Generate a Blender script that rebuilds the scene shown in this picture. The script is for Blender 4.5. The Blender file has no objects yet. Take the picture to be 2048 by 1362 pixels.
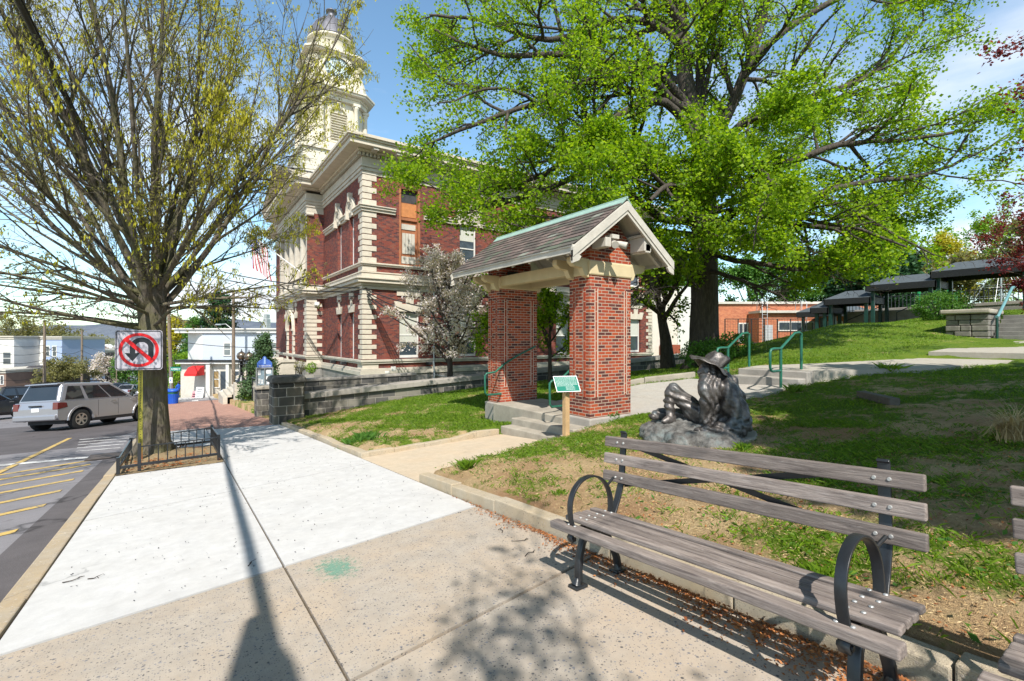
import bpy, bmesh, math, random
import numpy as np
from mathutils import Vector, Matrix
R = math.radians
# ------------------------------------------------------------------ camera
F_PX, CX, HY, YAW, EYE = 951.0, 1024.0, 676.0, math.radians(34.9), 1.5
scene = bpy.context.scene
cam_d = bpy.data.cameras.new("camera"); cam = bpy.data.objects.new("camera", cam_d)
scene.collection.objects.link(cam); scene.camera = cam
cam.location = (0, 0, EYE); cam.rotation_euler = (R(90), 0, -YAW)
cam_d.sensor_width = 36; cam_d.lens = 36 * F_PX / 2048
cam_d.shift_y = (681 - HY) / 2048 * -1.0
cam_d.clip_start = 0.05; cam_d.clip_end = 12000
# ------------------------------------------------------------------ light
SUNV = Vector((0.37, 0.76, -1.0)).normalized()
SUN_EL = math.asin(-SUNV.z); SUN_AZ = math.atan2(-SUNV.x, -SUNV.y)
sd = bpy.data.lights.new("sun", 'SUN'); sun = bpy.data.objects.new("sun", sd)
scene.collection.objects.link(sun)
sun.rotation_euler = SUNV.to_track_quat('-Z', 'Y').to_euler()
sd.energy = 5.0; sd.angle = R(0.53); sd.color = (1.0, 0.955, 0.88)
world = bpy.data.worlds.new("World"); scene.world = world; world.use_nodes = True
wn, wl = world.node_tree.nodes, world.node_tree.links
wn.clear()
wo = wn.new('ShaderNodeOutputWorld'); bg = wn.new('ShaderNodeBackground'); sky = wn.new('ShaderNodeTexSky')
sky.sky_type = 'NISHITA'; sky.sun_disc = False; sky.sun_elevation = SUN_EL; sky.sun_rotation = SUN_AZ
sky.air_density = 1.0; sky.dust_density = 0.4; sky.ozone_density = 2.2; sky.altitude = 100
tc = wn.new('ShaderNodeTexCoord'); mp = wn.new('ShaderNodeMapping'); mp.inputs['Scale'].default_value = (1, 1, 3.2)
mp.inputs['Location'].default_value = (0.35, 0.2, 0.1)
nz = wn.new('ShaderNodeTexNoise'); nz.inputs['Scale'].default_value = 1.7; nz.inputs['Detail'].default_value = 9; nz.inputs['Roughness'].default_value = 0.55
cr = wn.new('ShaderNodeValToRGB'); cr.color_ramp.elements[0].position = 0.47; cr.color_ramp.elements[1].position = 0.66
sx = wn.new('ShaderNodeSeparateXYZ'); mr = wn.new('ShaderNodeMapRange')
mr.inputs[1].default_value = 0.0; mr.inputs[2].default_value = 0.62; mr.inputs[3].default_value = 1.6; mr.inputs[4].default_value = 0.12
mu = wn.new('ShaderNodeMath'); mu.operation = 'MULTIPLY'; mu.use_clamp = True
mx = wn.new('ShaderNodeMixRGB'); mx.inputs[2].default_value = (8.4, 8.7, 9.2, 1)
g1 = wn.new('ShaderNodeMixRGB'); g1.blend_type = 'MULTIPLY'; g1.inputs[0].default_value = 1; g1.inputs[2].default_value = (1.68, 1.92, 1.80, 1)
wl.new(tc.outputs['Generated'], mp.inputs[0]); wl.new(mp.outputs[0], nz.inputs[0]); wl.new(nz.outputs[0], cr.inputs[0])
wl.new(tc.outputs['Generated'], sx.inputs[0]); wl.new(sx.outputs[2], mr.inputs[0])
wl.new(cr.outputs[0], mu.inputs[0]); wl.new(mr.outputs[0], mu.inputs[1])
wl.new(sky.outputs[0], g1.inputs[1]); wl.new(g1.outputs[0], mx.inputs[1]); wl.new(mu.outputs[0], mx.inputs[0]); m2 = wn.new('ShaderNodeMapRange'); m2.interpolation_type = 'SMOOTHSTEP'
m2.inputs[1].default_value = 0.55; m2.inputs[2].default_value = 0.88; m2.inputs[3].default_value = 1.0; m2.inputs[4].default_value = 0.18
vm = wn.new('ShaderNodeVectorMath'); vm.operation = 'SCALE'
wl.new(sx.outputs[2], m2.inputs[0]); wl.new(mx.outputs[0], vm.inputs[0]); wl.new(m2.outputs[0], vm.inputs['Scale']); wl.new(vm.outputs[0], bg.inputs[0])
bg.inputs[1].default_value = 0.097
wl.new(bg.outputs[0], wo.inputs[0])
scene.view_settings.view_transform = 'Standard'; scene.view_settings.look = 'None'
scene.view_settings.exposure = 0.50; scene.view_settings.gamma = 1.0
scene.render.engine = 'CYCLES'
try:
    scene.cycles.max_bounces = 6; scene.cycles.transparent_max_bounces = 8; scene.cycles.diffuse_bounces = 2
except Exception: pass

# ------------------------------------------------------------------ helpers
SA, CA = math.sin(YAW), math.cos(YAW)
def ray(x, y):
    u = (x - CX) / F_PX
    return np.array([SA + u * CA, CA - u * SA, (HY - y) / F_PX])
def at(x, y, t): return np.array([0, 0, EYE]) + ray(x, y) * t          # point seen at a pixel, t metres ahead
def atY(x, y, Y): r = ray(x, y); return at(x, y, Y / r[1])
def P(Y):                                                             # height of the sloping street
    Y = np.asarray(Y, float)
    return np.where(Y < 70, -0.0785 * Y, np.where(Y < 200, -5.495 - 0.045 * (Y - 70), -11.345 - 0.11 * (np.minimum(Y, 700) - 200)))
def Pf(Y): return float(P(Y))

def tag(o, label=None, cat=None, group=None, kind=None):
    if label: o['label'] = label
    if cat: o['category'] = cat
    if group: o['group'] = group
    if kind: o['kind'] = kind
    return o
def link(o): scene.collection.objects.link(o); return o
def thing(name, loc, label, cat, group=None, rz=0, kind=None):
    o = link(bpy.data.objects.new(name, None)); o.location = loc; o.rotation_euler = (0, 0, rz); o.empty_display_size = .3
    return tag(o, label, cat, group, kind)
def place(o, parent):
    if parent is not None: o.parent = parent
def copy_tree(o, parent=None):
    c = link(o.copy()); c.parent = parent
    for ch in list(o.children): copy_tree(ch, c)
    return c

class MB:
    def __init__(s): s.ch = []; s.v = []; s.f = []; s.mi = []; s.m = 0; s.sm = False; s.smf = []
    def add(s, vs, fs):
        b = len(s.v); s.ch.append((b, b+len(vs), len(s.f), len(s.f)+len(fs))); s.v.extend([tuple(map(float, q)) for q in vs])
        for f in fs: s.f.append([b + i for i in f]); s.mi.append(s.m); s.smf.append(s.sm)
        return s
    def box(s, x0, x1, y0, y1, z0, z1):
        if x0 > x1: x0, x1 = x1, x0
        if y0 > y1: y0, y1 = y1, y0
        if z0 > z1: z0, z1 = z1, z0
        return s.add([(x0,y0,z0),(x1,y0,z0),(x1,y1,z0),(x0,y1,z0),(x0,y0,z1),(x1,y0,z1),(x1,y1,z1),(x0,y1,z1)],
              [(0,3,2,1),(4,5,6,7),(0,1,5,4),(1,2,6,5),(2,3,7,6),(3,0,4,7)])
    def bar(s, p, q, w, h, up=(0,0,1)):                                 # box from p to q
        p = Vector(p); q = Vector(q); d = (q - p).normalized(); u = Vector(up)
        r = d.cross(u)
        if r.length < 1e-4: r = d.cross(Vector((1,0,0)))
        r.normalize(); u = r.cross(d).normalized(); r = r * (w/2); u = u * (h/2)
        vs = [p-r-u, p+r-u, p+r+u, p-r+u, q-r-u, q+r-u, q+r+u, q-r+u]
        return s.add(vs, [(0,1,2,3),(7,6,5,4),(0,4,5,1),(1,5,6,2),(2,6,7,3),(3,7,4,0)])
    def hull8(s, a, b):                                                  # 4 bottom pts, 4 top pts
        return s.add(list(a) + list(b), [(0,3,2,1),(4,5,6,7),(0,1,5,4),(1,2,6,5),(2,3,7,6),(3,0,4,7)])
    def prism(s, poly, ax, a0, a1):                                      # poly in the two other axes, extruded along ax
        n = len(poly)
        def mk(p, a):
            return {'x': (a, p[0], p[1]), 'y': (p[0], a, p[1]), 'z': (p[0], p[1], a)}[ax]
        vs = [mk(p, a0) for p in poly] + [mk(p, a1) for p in poly]
        fs = [tuple(range(n))[::-1], tuple(range(n, 2*n))] + [(i, (i+1) % n, n + (i+1) % n, n + i) for i in range(n)]
        return s.add(vs, fs)
    def tube(s, pts, rad, n=8, caps=True, sm=True):
        pts = [Vector(p) for p in pts]; k = len(pts)
        if not hasattr(rad, '__len__'): rad = [rad] * k
        vs = []; prev = None
        for i in range(k):
            d = (pts[min(i+1, k-1)] - pts[max(i-1, 0)])
            d = d.normalized() if d.length > 1e-9 else Vector((0,0,1))
            if prev is None: a = d.orthogonal().normalized()
            else:
                a = prev - d * prev.dot(d)
                a = a.normalized() if a.length > 1e-6 else d.orthogonal().normalized()
            prev = a; b = d.cross(a)
            for j in range(n):
                t = 2*math.pi*j/n; vs.append(pts[i] + (a*math.cos(t) + b*math.sin(t)) * rad[i])
        fs = []
        for i in range(k-1):
            for j in range(n):
                fs.append((i*n+j, i*n+(j+1) % n, (i+1)*n+(j+1) % n, (i+1)*n+j))
        o = s.sm; s.sm = sm; s.add(vs, fs); s.sm = o
        if caps: s.add(vs[:n], [tuple(range(n))[::-1]]); s.add(vs[-n:], [tuple(range(n))])
        return s
    def lathe(s, prof, c=(0,0), n=16, sm=True, a0=0):                      # prof (r,z)
        vs = []
        for r, z in prof:
            for j in range(n):
                t = a0 + 2*math.pi*j/n; vs.append((c[0]+r*math.cos(t), c[1]+r*math.sin(t), z))
        fs = [(i*n+j, i*n+(j+1) % n, (i+1)*n+(j+1) % n, (i+1)*n+j) for i in range(len(prof)-1) for j in range(n)]
        fs.append(tuple(range(n))[::-1]); fs.append(tuple(range((len(prof)-1)*n, len(prof)*n)))
        o = s.sm; s.sm = sm; s.add(vs, fs); s.sm = o
        return s
    def ball(s, c, r, n=10, sc=(1,1,1), sm=True):
        vs = []; fs = []; m = max(4, n//2)
        for i in range(m+1):
            ph = math.pi*i/m
            for j in range(n):
                t = 2*math.pi*j/n
                vs.append((c[0]+r*sc[0]*math.sin(ph)*math.cos(t), c[1]+r*sc[1]*math.sin(ph)*math.sin(t), c[2]+r*sc[2]*math.cos(ph)))
        for i in range(m):
            for j in range(n): fs.append((i*n+j, (i+1)*n+j, (i+1)*n+(j+1) % n, i*n+(j+1) % n))
        o = s.sm; s.sm = sm; s.add(vs, fs); s.sm = o
        return s
    def obj(s, name, mats, parent=None, off=None, bevel=0, seg=2):
        me = bpy.data.meshes.new(name)
        o3 = Vector(off) if off is not None else (Vector(parent.location) if parent is not None and parent.parent is None and off is None else Vector((0,0,0)))
        if parent is not None and parent.parent is not None and off is None:
            q = parent
            while q.parent: q = q.parent
            o3 = Vector(q.location)
        me.from_pydata([(a-o3.x, b-o3.y, c-o3.z) for a, b, c in s.v], [], s.f)
        if not isinstance(mats, (list, tuple)): mats = [mats]
        for m in mats: me.materials.append(m)
        me.polygons.foreach_set('material_index', s.mi); me.polygons.foreach_set('use_smooth', s.smf)
        me.update(); o = link(bpy.data.objects.new(name, me)); place(o, parent)
        if bevel:
            b = o.modifiers.new('bevel', 'BEVEL'); b.width = bevel; b.segments = seg; b.limit_method = 'ANGLE'; b.angle_limit = R(35)
        return o

def parts(mb, name, mats, parent, bevel=0, pad=.012):
    """one object per cluster of touching pieces"""
    ch = mb.ch; n = len(ch); par = list(range(n))
    bb = []
    for (v0, v1, f0, f1) in ch:
        a = np.array(mb.v[v0:v1]); bb.append((a.min(0)-pad, a.max(0)+pad))
    def fnd(i):
        while par[i] != i: par[i] = par[par[i]]; i = par[i]
        return i
    for i in range(n):
        for j in range(i+1, n):
            if (bb[i][0] <= bb[j][1]).all() and (bb[j][0] <= bb[i][1]).all(): par[fnd(i)] = fnd(j)
    out = {}
    for i in range(n): out.setdefault(fnd(i), []).append(i)
    res = []
    for k in out.values():
        q = MB()
        for i in k:
            v0, v1, f0, f1 = ch[i]; q.sm = mb.smf[f0]
            q.add(mb.v[v0:v1], [[x-v0 for x in f] for f in mb.f[f0:f1]])
        res.append(q.obj(name, mats, parent, bevel=bevel))
    return res
def np_mesh(name, V, loops, sizes, mats, parent=None, smooth=False, mi=None, off=None, attr=None):
    V = np.asarray(V, np.float32).reshape(-1, 3)
    if off is None and parent is not None: 
        q = parent
        while q.parent: q = q.parent
        off = tuple(q.location)
    if off is not None: V = V - np.asarray(off, np.float32)
    me = bpy.data.meshes.new(name)
    me.vertices.add(len(V)); me.vertices.foreach_set('co', V.ravel())
    loops = np.asarray(loops, np.int32).ravel(); sizes = np.asarray(sizes, np.int32)
    me.loops.add(len(loops)); me.loops.foreach_set('vertex_index', loops)
    me.polygons.add(len(sizes)); st = np.concatenate([[0], np.cumsum(sizes)[:-1]]).astype(np.int32)
    me.polygons.foreach_set('loop_start', st); me.polygons.foreach_set('loop_total', sizes)
    if smooth: me.polygons.foreach_set('use_smooth', np.ones(len(sizes), bool))
    if not isinstance(mats, (list, tuple)): mats = [mats]
    for m in mats: me.materials.append(m)
    if mi is not None: me.polygons.foreach_set('material_index', np.asarray(mi, np.int32))
    me.update(calc_edges=True)
    if attr is not None:
        for k, a in attr.items():
            at_ = me.attributes.new(k, 'FLOAT', 'POINT'); at_.data.foreach_set('value', np.asarray(a, np.float32))
    o = link(bpy.data.objects.new(name, me)); place(o, parent)
    return o
def text_mesh(name, body, size, mat, parent, M, depth=0.004, align='CENTER', w=1.0):
    cu = bpy.data.curves.new(name, 'FONT'); cu.body = body; cu.size = size; cu.extrude = depth; cu.align_x = align; cu.align_y = 'CENTER'
    t = link(bpy.data.objects.new(name, cu)); bpy.context.view_layer.update()
    me = bpy.data.meshes.new_from_object(t.evaluated_get(bpy.context.evaluated_depsgraph_get()))
    bpy.data.objects.remove(t)
    me.transform(Matrix.Diagonal((w, 1, 1, 1))); me.transform(M); me.materials.clear(); me.materials.append(mat)
    o = link(bpy.data.objects.new(name, me)); place(o, parent); return o

# ------------------------------------------------------------------ materials
def newmat(name):
    m = bpy.data.materials.new(name); m.use_nodes = True; nt = m.node_tree; nt.nodes.clear()
    out = nt.nodes.new('ShaderNodeOutputMaterial'); b = nt.nodes.new('ShaderNodeBsdfPrincipled'); nt.links.new(b.outputs[0], out.inputs[0])
    return m, nt, b, out
def N(nt, t, **k):
    n = nt.nodes.new(t)
    for a, v in k.items():
        if a in n.inputs.keys() if isinstance(a, str) else False: n.inputs[a].default_value = v
    return n
def noise(nt, sc, det=6, rough=.6, vec=None, dist=0):
    n = nt.nodes.new('ShaderNodeTexNoise'); n.inputs['Scale'].default_value = sc; n.inputs['Detail'].default_value = det
    n.inputs['Roughness'].default_value = rough; n.inputs['Distortion'].default_value = dist
    if vec is not None: nt.links.new(vec, n.inputs['Vector'])
    return n.outputs[0]
def objco(nt, scale=(1,1,1), rot=(0,0,0)):
    t = nt.nodes.new('ShaderNodeTexCoord'); m = nt.nodes.new('ShaderNodeMapping')
    m.inputs['Scale'].default_value = scale; m.inputs['Rotation'].default_value = rot
    nt.links.new(t.outputs['Object'], m.inputs[0]); return m.outputs[0]
def ramp(nt, fac, stops, interp='LINEAR'):
    r = nt.nodes.new('ShaderNodeValToRGB'); r.color_ramp.interpolation = interp
    e = r.color_ramp.elements
    while len(e) < len(stops): e.new(0.5)
    for i, (p, c) in enumerate(stops):
        e[i].position = p; e[i].color = (c, c, c, 1) if not hasattr(c, '__len__') else (*c[:3], 1)
    nt.links.new(fac, r.inputs[0]); return r.outputs[0]
def mixc(nt, fac, a, b, mode='MIX'):
    m = nt.nodes.new('ShaderNodeMixRGB'); m.blend_type = mode
    for i, v in ((0, fac), (1, a), (2, b)):
        if hasattr(v, 'links'): nt.links.new(v, m.inputs[i])
        else: m.inputs[i].default_value = v if i == 0 else (*v[:3], 1)
    return m.outputs[0]
def math_(nt, op, a, b=0.0, clamp=False):
    m = nt.nodes.new('ShaderNodeMath'); m.operation = op; m.use_clamp = clamp
    for i, v in ((0, a), (1, b)):
        if hasattr(v, 'links'): nt.links.new(v, m.inputs[i])
        else: m.inputs[i].default_value = v
    return m.outputs[0]
def bump(nt, b, h, st=.3, dist=.02):
    n = nt.nodes.new('ShaderNodeBump'); n.inputs['Strength'].default_value = st; n.inputs['Distance'].default_value = dist
    nt.links.new(h, n.inputs['Height']); nt.links.new(n.outputs[0], b.inputs['Normal'])
def S(b, **k):
    for a, v in k.items():
        a = {'rough': 'Roughness', 'metal': 'Metallic', 'spec': 'Specular IOR Level', 'coat': 'Coat Weight', 'alpha': 'Alpha', 'trans': 'Transmission Weight'}[a]
        b.inputs[a].default_value = v
def flat(name, c, rough=.6, metal=0, var=.18, sc=4, bmp=.15, dirt=0, spec=.4, coat=0):
    m, nt, b, o = newmat(name); co = objco(nt)
    n = noise(nt, sc, 7, .65, co); n2 = noise(nt, sc*9, 4, .6, co)
    c1 = tuple(max(0, x*(1-var)) for x in c); c2 = tuple(min(1, x*(1+var)) for x in c)
    col = mixc(nt, ramp(nt, n, [(.3, 0), (.7, 1)]), c1, c2)
    col = mixc(nt, math_(nt, 'MULTIPLY', ramp(nt, n2, [(.35, 0), (.75, 1)]), var*.9), col, c1)
    if dirt:
        n3 = noise(nt, 1.3, 8, .7, co); col = mixc(nt, math_(nt, 'MULTIPLY', ramp(nt, n3, [(.45, 0), (.7, 1)]), dirt), col, tuple(x*.35 for x in c))
    nt.links.new(col, b.inputs['Base Color']); S(b, rough=rough, metal=metal, spec=spec, coat=coat)
    if bmp: bump(nt, b, n2, bmp, .01)
    return m
def brickmat(name, cols, mortar, bw=.21, bh=.072, ms=.006, axis='h', dark=.25, bmp=.5, sq=False, dirt=.25, jit=.3):
    m, nt, b, o = newmat(name)
    t = nt.nodes.new('ShaderNodeTexCoord'); sp = nt.nodes.new('ShaderNodeSeparateXYZ'); nt.links.new(t.outputs['Object'], sp.inputs[0])
    h = math_(nt, 'ADD', sp.outputs[0], sp.outputs[1]); cb = nt.nodes.new('ShaderNodeCombineXYZ')
    if axis == 'h': nt.links.new(h, cb.inputs[0]); nt.links.new(sp.outputs[2], cb.inputs[1])
    elif axis == 'v': nt.links.new(h, cb.inputs[1]); nt.links.new(sp.outputs[2], cb.inputs[0])
    else: nt.links.new(sp.outputs[0], cb.inputs[0]); nt.links.new(sp.outputs[1], cb.inputs[1])
    br = nt.nodes.new('ShaderNodeTexBrick'); nt.links.new(cb.outputs[0], br.inputs['Vector'])
    br.inputs['Scale'].default_value = 1; br.inputs['Brick Width'].default_value = bw; br.inputs['Row Height'].default_value = bh
    br.inputs['Mortar Size'].default_value = ms; br.inputs['Mortar Smooth'].default_value = .15; br.inputs['Bias'].default_value = 0
    br.inputs['Color1'].default_value = (0,0,0,1); br.inputs['Color2'].default_value = (1,1,1,1); br.inputs['Mortar'].default_value = (.5,.5,.5,1)
    k = len(cols)
    col = ramp(nt, br.outputs['Color'], [(i/k, c) for i, c in enumerate(cols)], 'CONSTANT')
    nn = noise(nt, 40, 3, .6, t.outputs['Object']); col = mixc(nt, math_(nt, 'MULTIPLY', ramp(nt, nn, [(.3, 0), (.7, 1)]), jit), col, tuple(c*.55 for c in cols[0]))
    nn2 = noise(nt, .8, 7, .7, t.outputs['Object']); col = mixc(nt, math_(nt, 'MULTIPLY', ramp(nt, nn2, [(.45, 0), (.75, 1)]), dirt), col, tuple(c*.4 for c in cols[0]))
    mm = mixc(nt, noise(nt, 20, 3, .6, t.outputs['Object']), tuple(c*.7 for c in mortar), mortar)
    col = mixc(nt, br.outputs['Fac'], col, mm); nt.links.new(col, b.inputs['Base Color']); S(b, rough=.85, spec=.25)
    hh = math_(nt, 'SUBTRACT', math_(nt, 'MULTIPLY', nn, .35), br.outputs['Fac']); bump(nt, b, hh, bmp, .012)
    return m
BR_R = (.35,.058,.024); BR_O = (.43,.085,.03); BR_D = (.075,.03,.028); BR_P = (.31,.07,.045)
M_gate = brickmat('gate_brick', [BR_R, BR_D, BR_O, (.30,.06,.03), BR_P, (.37,.07,.03), (.11,.04,.033), (.40,.08,.03)], (.50,.39,.30), .205, .0675, .0075)
M_gatev = brickmat('gate_brick_upright', [BR_R, (.32,.065,.03), (.27,.055,.028), (.37,.08,.035)], (.52,.40,.31), .205, .08, .0075, axis='v')
M_hall = brickmat('hall_brick', [(.215,.048,.034), (.09,.034,.033), (.245,.055,.033), (.16,.046,.036), (.19,.06,.048), (.075,.038,.042), (.24,.085,.055)], (.20,.12,.10), .21, .072, .005, bmp=.3)
M_school = brickmat('school_brick', [(.50,.15,.07), (.42,.12,.06), (.55,.19,.09)], (.5,.32,.22), .21, .072, .006, bmp=.2)
M_pave = brickmat('paver_brick', [(.45,.25,.19), (.40,.22,.17), (.50,.29,.22), (.36,.20,.16)], (.30,.20,.16), .2, .1, .006, axis='t', bmp=.15)
M_rubble = brickmat('rough_stone_blocks', [(.20,.18,.15), (.11,.105,.10), (.25,.23,.19), (.15,.135,.12), (.075,.075,.075)], (.34,.31,.27), .52, .24, .014, bmp=.9, dirt=.6)
M_granite = brickmat('granite_blocks', [(.30,.28,.26), (.22,.21,.20), (.36,.34,.31), (.26,.245,.23)], (.40,.37,.33), .8, .35, .014, bmp=.9, dirt=.45)
M_lime = flat('limestone_trim', (.58,.515,.42), .8, var=.12, sc=2.5, dirt=.16)
M_limegrey = flat('weathered_limestone', (.52,.47,.39), .8, var=.15, sc=2.5, dirt=.3)
M_cream = flat('cream_paint', (.64,.585,.46), .6, var=.05, sc=2, bmp=.05)
M_creamd = flat('cream_stucco_trim', (.58,.48,.29), .6, var=.07, sc=3, bmp=.05)
M_white = flat('white_paint', (.66,.65,.62), .5, var=.06, sc=3, bmp=.05, dirt=.06)
M_offw = flat('old_white_paint', (.53,.495,.43), .6, var=.1, sc=5, bmp=.1, dirt=.25)
M_black = flat('black_painted_iron', (.018,.02,.023), .35, var=.3, sc=12, bmp=.08, spec=.5)
M_cable = flat('black_cable_sheath', (.02,.02,.02), .5, var=.3, sc=6)
M_green = flat('green_painted_steel', (.022,.13,.085), .35, var=.2, sc=9, bmp=.06, dirt=.25)
M_dgreen = flat('dark_green_post_paint', (.012,.05,.04), .4, var=.2, sc=6, bmp=.05)
M_lead = flat('lead_roofing', (.16,.16,.185), .45, metal=.3, var=.25, sc=5, bmp=.1)
M_copper = flat('verdigris_copper', (.27,.40,.35), .7, var=.15, sc=7, bmp=.08)
M_tar = flat('dark_roofing_felt', (.05,.05,.055), .8, var=.3, sc=4)
M_conc = flat('old_concrete', (.36,.32,.26), .9, var=.2, sc=3, bmp=.35, dirt=.35)
M_concg = flat('grey_concrete', (.34,.31,.275), .9, var=.18, sc=3, bmp=.35, dirt=.3)
M_wood = flat('raw_timber', (.50,.32,.16), .75, var=.2, sc=6, bmp=.2)
M_boards = flat('weathered_plywood_boards', (.34,.13,.06), .8, var=.25, sc=3, bmp=.2)
M_door = flat('varnished_oak_door', (.38,.16,.05), .45, var=.15, sc=6)
M_steel = flat('galvanised_steel', (.42,.43,.43), .4, metal=.7, var=.15, sc=10)
M_red = flat('red_canvas', (.62,.02,.02), .6, var=.08, sc=3)
M_tyre = flat('tyre_rubber', (.022,.022,.022), .75, var=.3, sc=20)
M_rim = flat('alloy_rim', (.45,.44,.42), .3, metal=.8, var=.1, sc=8)
M_plast = flat('black_plastic_trim', (.02,.02,.022), .5, var=.2, sc=8)
M_polew = flat('weathered_pole_timber', (.20,.155,.115), .9, var=.3, sc=8, bmp=.4)
M_signg = flat('green_sign_face', (.008,.17,.12), .4, var=.04, bmp=0)
M_signw = flat('white_sign_lettering', (.85,.85,.85), .5, var=.03, bmp=0)
M_blue = flat('blue_plastic', (.02,.10,.50), .45, var=.1, sc=5)
M_blueb = flat('blue_board_paint', (.06,.14,.48), .5, var=.08, sc=6)
def glassmat(name, c=(.03,.04,.05), rough=.06, tint=0):
    m, nt, b, o = newmat(name); co = objco(nt); n = noise(nt, 1.5, 3, .5, co)
    nt.links.new(mixc(nt, n, c, tuple(x*2.2 for x in c)), b.inputs['Base Color']); S(b, rough=rough, spec=.9)
    bump(nt, b, noise(nt, .9, 2, .5, co), .05, .05); return m
M_glass = glassmat('window_glass'); M_carglass = glassmat('tinted_car_glass', (.012,.014,.016), .03)
M_glassl = glassmat('curtained_window_glass', (.10,.12,.13), .1)
M_blind = flat('roller_blind', (.52,.52,.46), .8, var=.04)
def paint(name, c, metal=.5, rough=.28):
    m, nt, b, o = newmat(name); b.inputs['Base Color'].default_value = (*c, 1); S(b, rough=rough, metal=metal, coat=.6)
    b.inputs['Coat Roughness'].default_value = .05
    co = objco(nt); n = noise(nt, 2.5, 6, .6, co); return m
M_silver = paint('silver_car_paint', (.34,.34,.37)); M_dkcar = paint('dark_blue_car_paint', (.04,.055,.08)); M_blcar = paint('black_car_paint', (.012,.013,.015), .2)
M_whcar = paint('white_car_paint', (.75,.75,.76), 0.0)
M_tail = flat('red_tail_lamp_lens', (.12,.008,.010), .15, var=.1, bmp=0, spec=.8)
M_plate = flat('licence_plate', (.78,.78,.75), .5, var=.04, bmp=0)

def leafmat(name, c, c2, trans=.5, rough=.55):
    m, nt, b, o = newmat(name)
    g = nt.nodes.new('ShaderNodeNewGeometry'); rp = ramp(nt, g.outputs['Random Per Island'], [(0, c), (.5, tuple((x+y)/2 for x, y in zip(c, c2))), (1, c2)])
    nt.links.new(rp, b.inputs['Base Color']); S(b, rough=rough, spec=.3)
    if trans:
        t = nt.nodes.new('ShaderNodeBsdfTranslucent'); mxs = nt.nodes.new('ShaderNodeMixShader'); mxs.inputs[0].default_value = trans
        tint = mixc(nt, 1.0, rp, (1.0, 1.0, .45), 'MULTIPLY'); br = mixc(nt, 1.0, tint, (1.6, 1.6, 1.6), 'MULTIPLY'); nt.links.new(br, t.inputs[0])
        nt.links.new(b.outputs[0], mxs.inputs[1]); nt.links.new(t.outputs[0], mxs.inputs[2]); nt.links.new(mxs.outputs[0], o.inputs[0])
    return m
def barkmat(name, c, moss=0.0):
    m, nt, b, o = newmat(name); co = objco(nt, (1, 1, .22)); n = noise(nt, 14, 8, .7, co, .6)
    v = nt.nodes.new('ShaderNodeTexVoronoi'); v.inputs['Scale'].default_value = 16; nt.links.new(objco(nt, (1,1,.2)), v.inputs['Vector'])
    col = mixc(nt, ramp(nt, n, [(.3, 0), (.7, 1)]), tuple(x*.45 for x in c), tuple(x*1.35 for x in c))
    if moss: col = mixc(nt, math_(nt, 'MULTIPLY', ramp(nt, noise(nt, 2.2, 6, .6, objco(nt)), [(.45, 0), (.62, 1)]), moss), col, (.11,.12,.025))
    nt.links.new(col, b.inputs['Base Color']); S(b, rough=.95, spec=.15)
    h = math_(nt, 'ADD', n, v.outputs[0]); bump(nt, b, h, 1.0, .03); return m
M_bark = barkmat('mossy_grey_bark', (.135,.115,.09), .45); M_barkd = barkmat('dark_furrowed_bark', (.085,.07,.058)); M_barkm = barkmat('maple_bark', (.085,.072,.062))
L_maple = leafmat('maple_leaves', (.10,.215,.008), (.31,.43,.02), .5)
L_catkin = leafmat('yellow_green_catkins', (.34,.34,.02), (.50,.46,.04), .4)
L_dark = leafmat('conifer_needles', (.012,.05,.018), (.04,.10,.03), .1)
L_arb = leafmat('arborvitae_leaves', (.05,.10,.04), (.10,.17,.07), .2)
L_blos = leafmat('white_blossom', (.52,.44,.46), (.74,.68,.69), .3)
L_red = leafmat('purple_red_leaves', (.10,.012,.02), (.26,.04,.05), .4)
L_yel = leafmat('yellow_spring_leaves', (.38,.34,.03), (.50,.46,.06), .45)
L_mid = leafmat('mid_green_leaves', (.05,.14,.02), (.12,.25,.04), .35)
L_olive = leafmat('budding_olive_leaves', (.16,.15,.06), (.25,.24,.09), .35)
L_grass = leafmat('grass_blades', (.06,.14,.008), (.20,.31,.02), .35)
L_straw = leafmat('dry_straw', (.46,.32,.15), (.66,.50,.27), .1)
L_litter = leafmat('fallen_brown_leaves', (.20,.06,.02), (.48,.20,.07), .15)
L_lime = leafmat('lime_shrub_leaves', (.14,.26,.02), (.26,.40,.04), .4)
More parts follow.
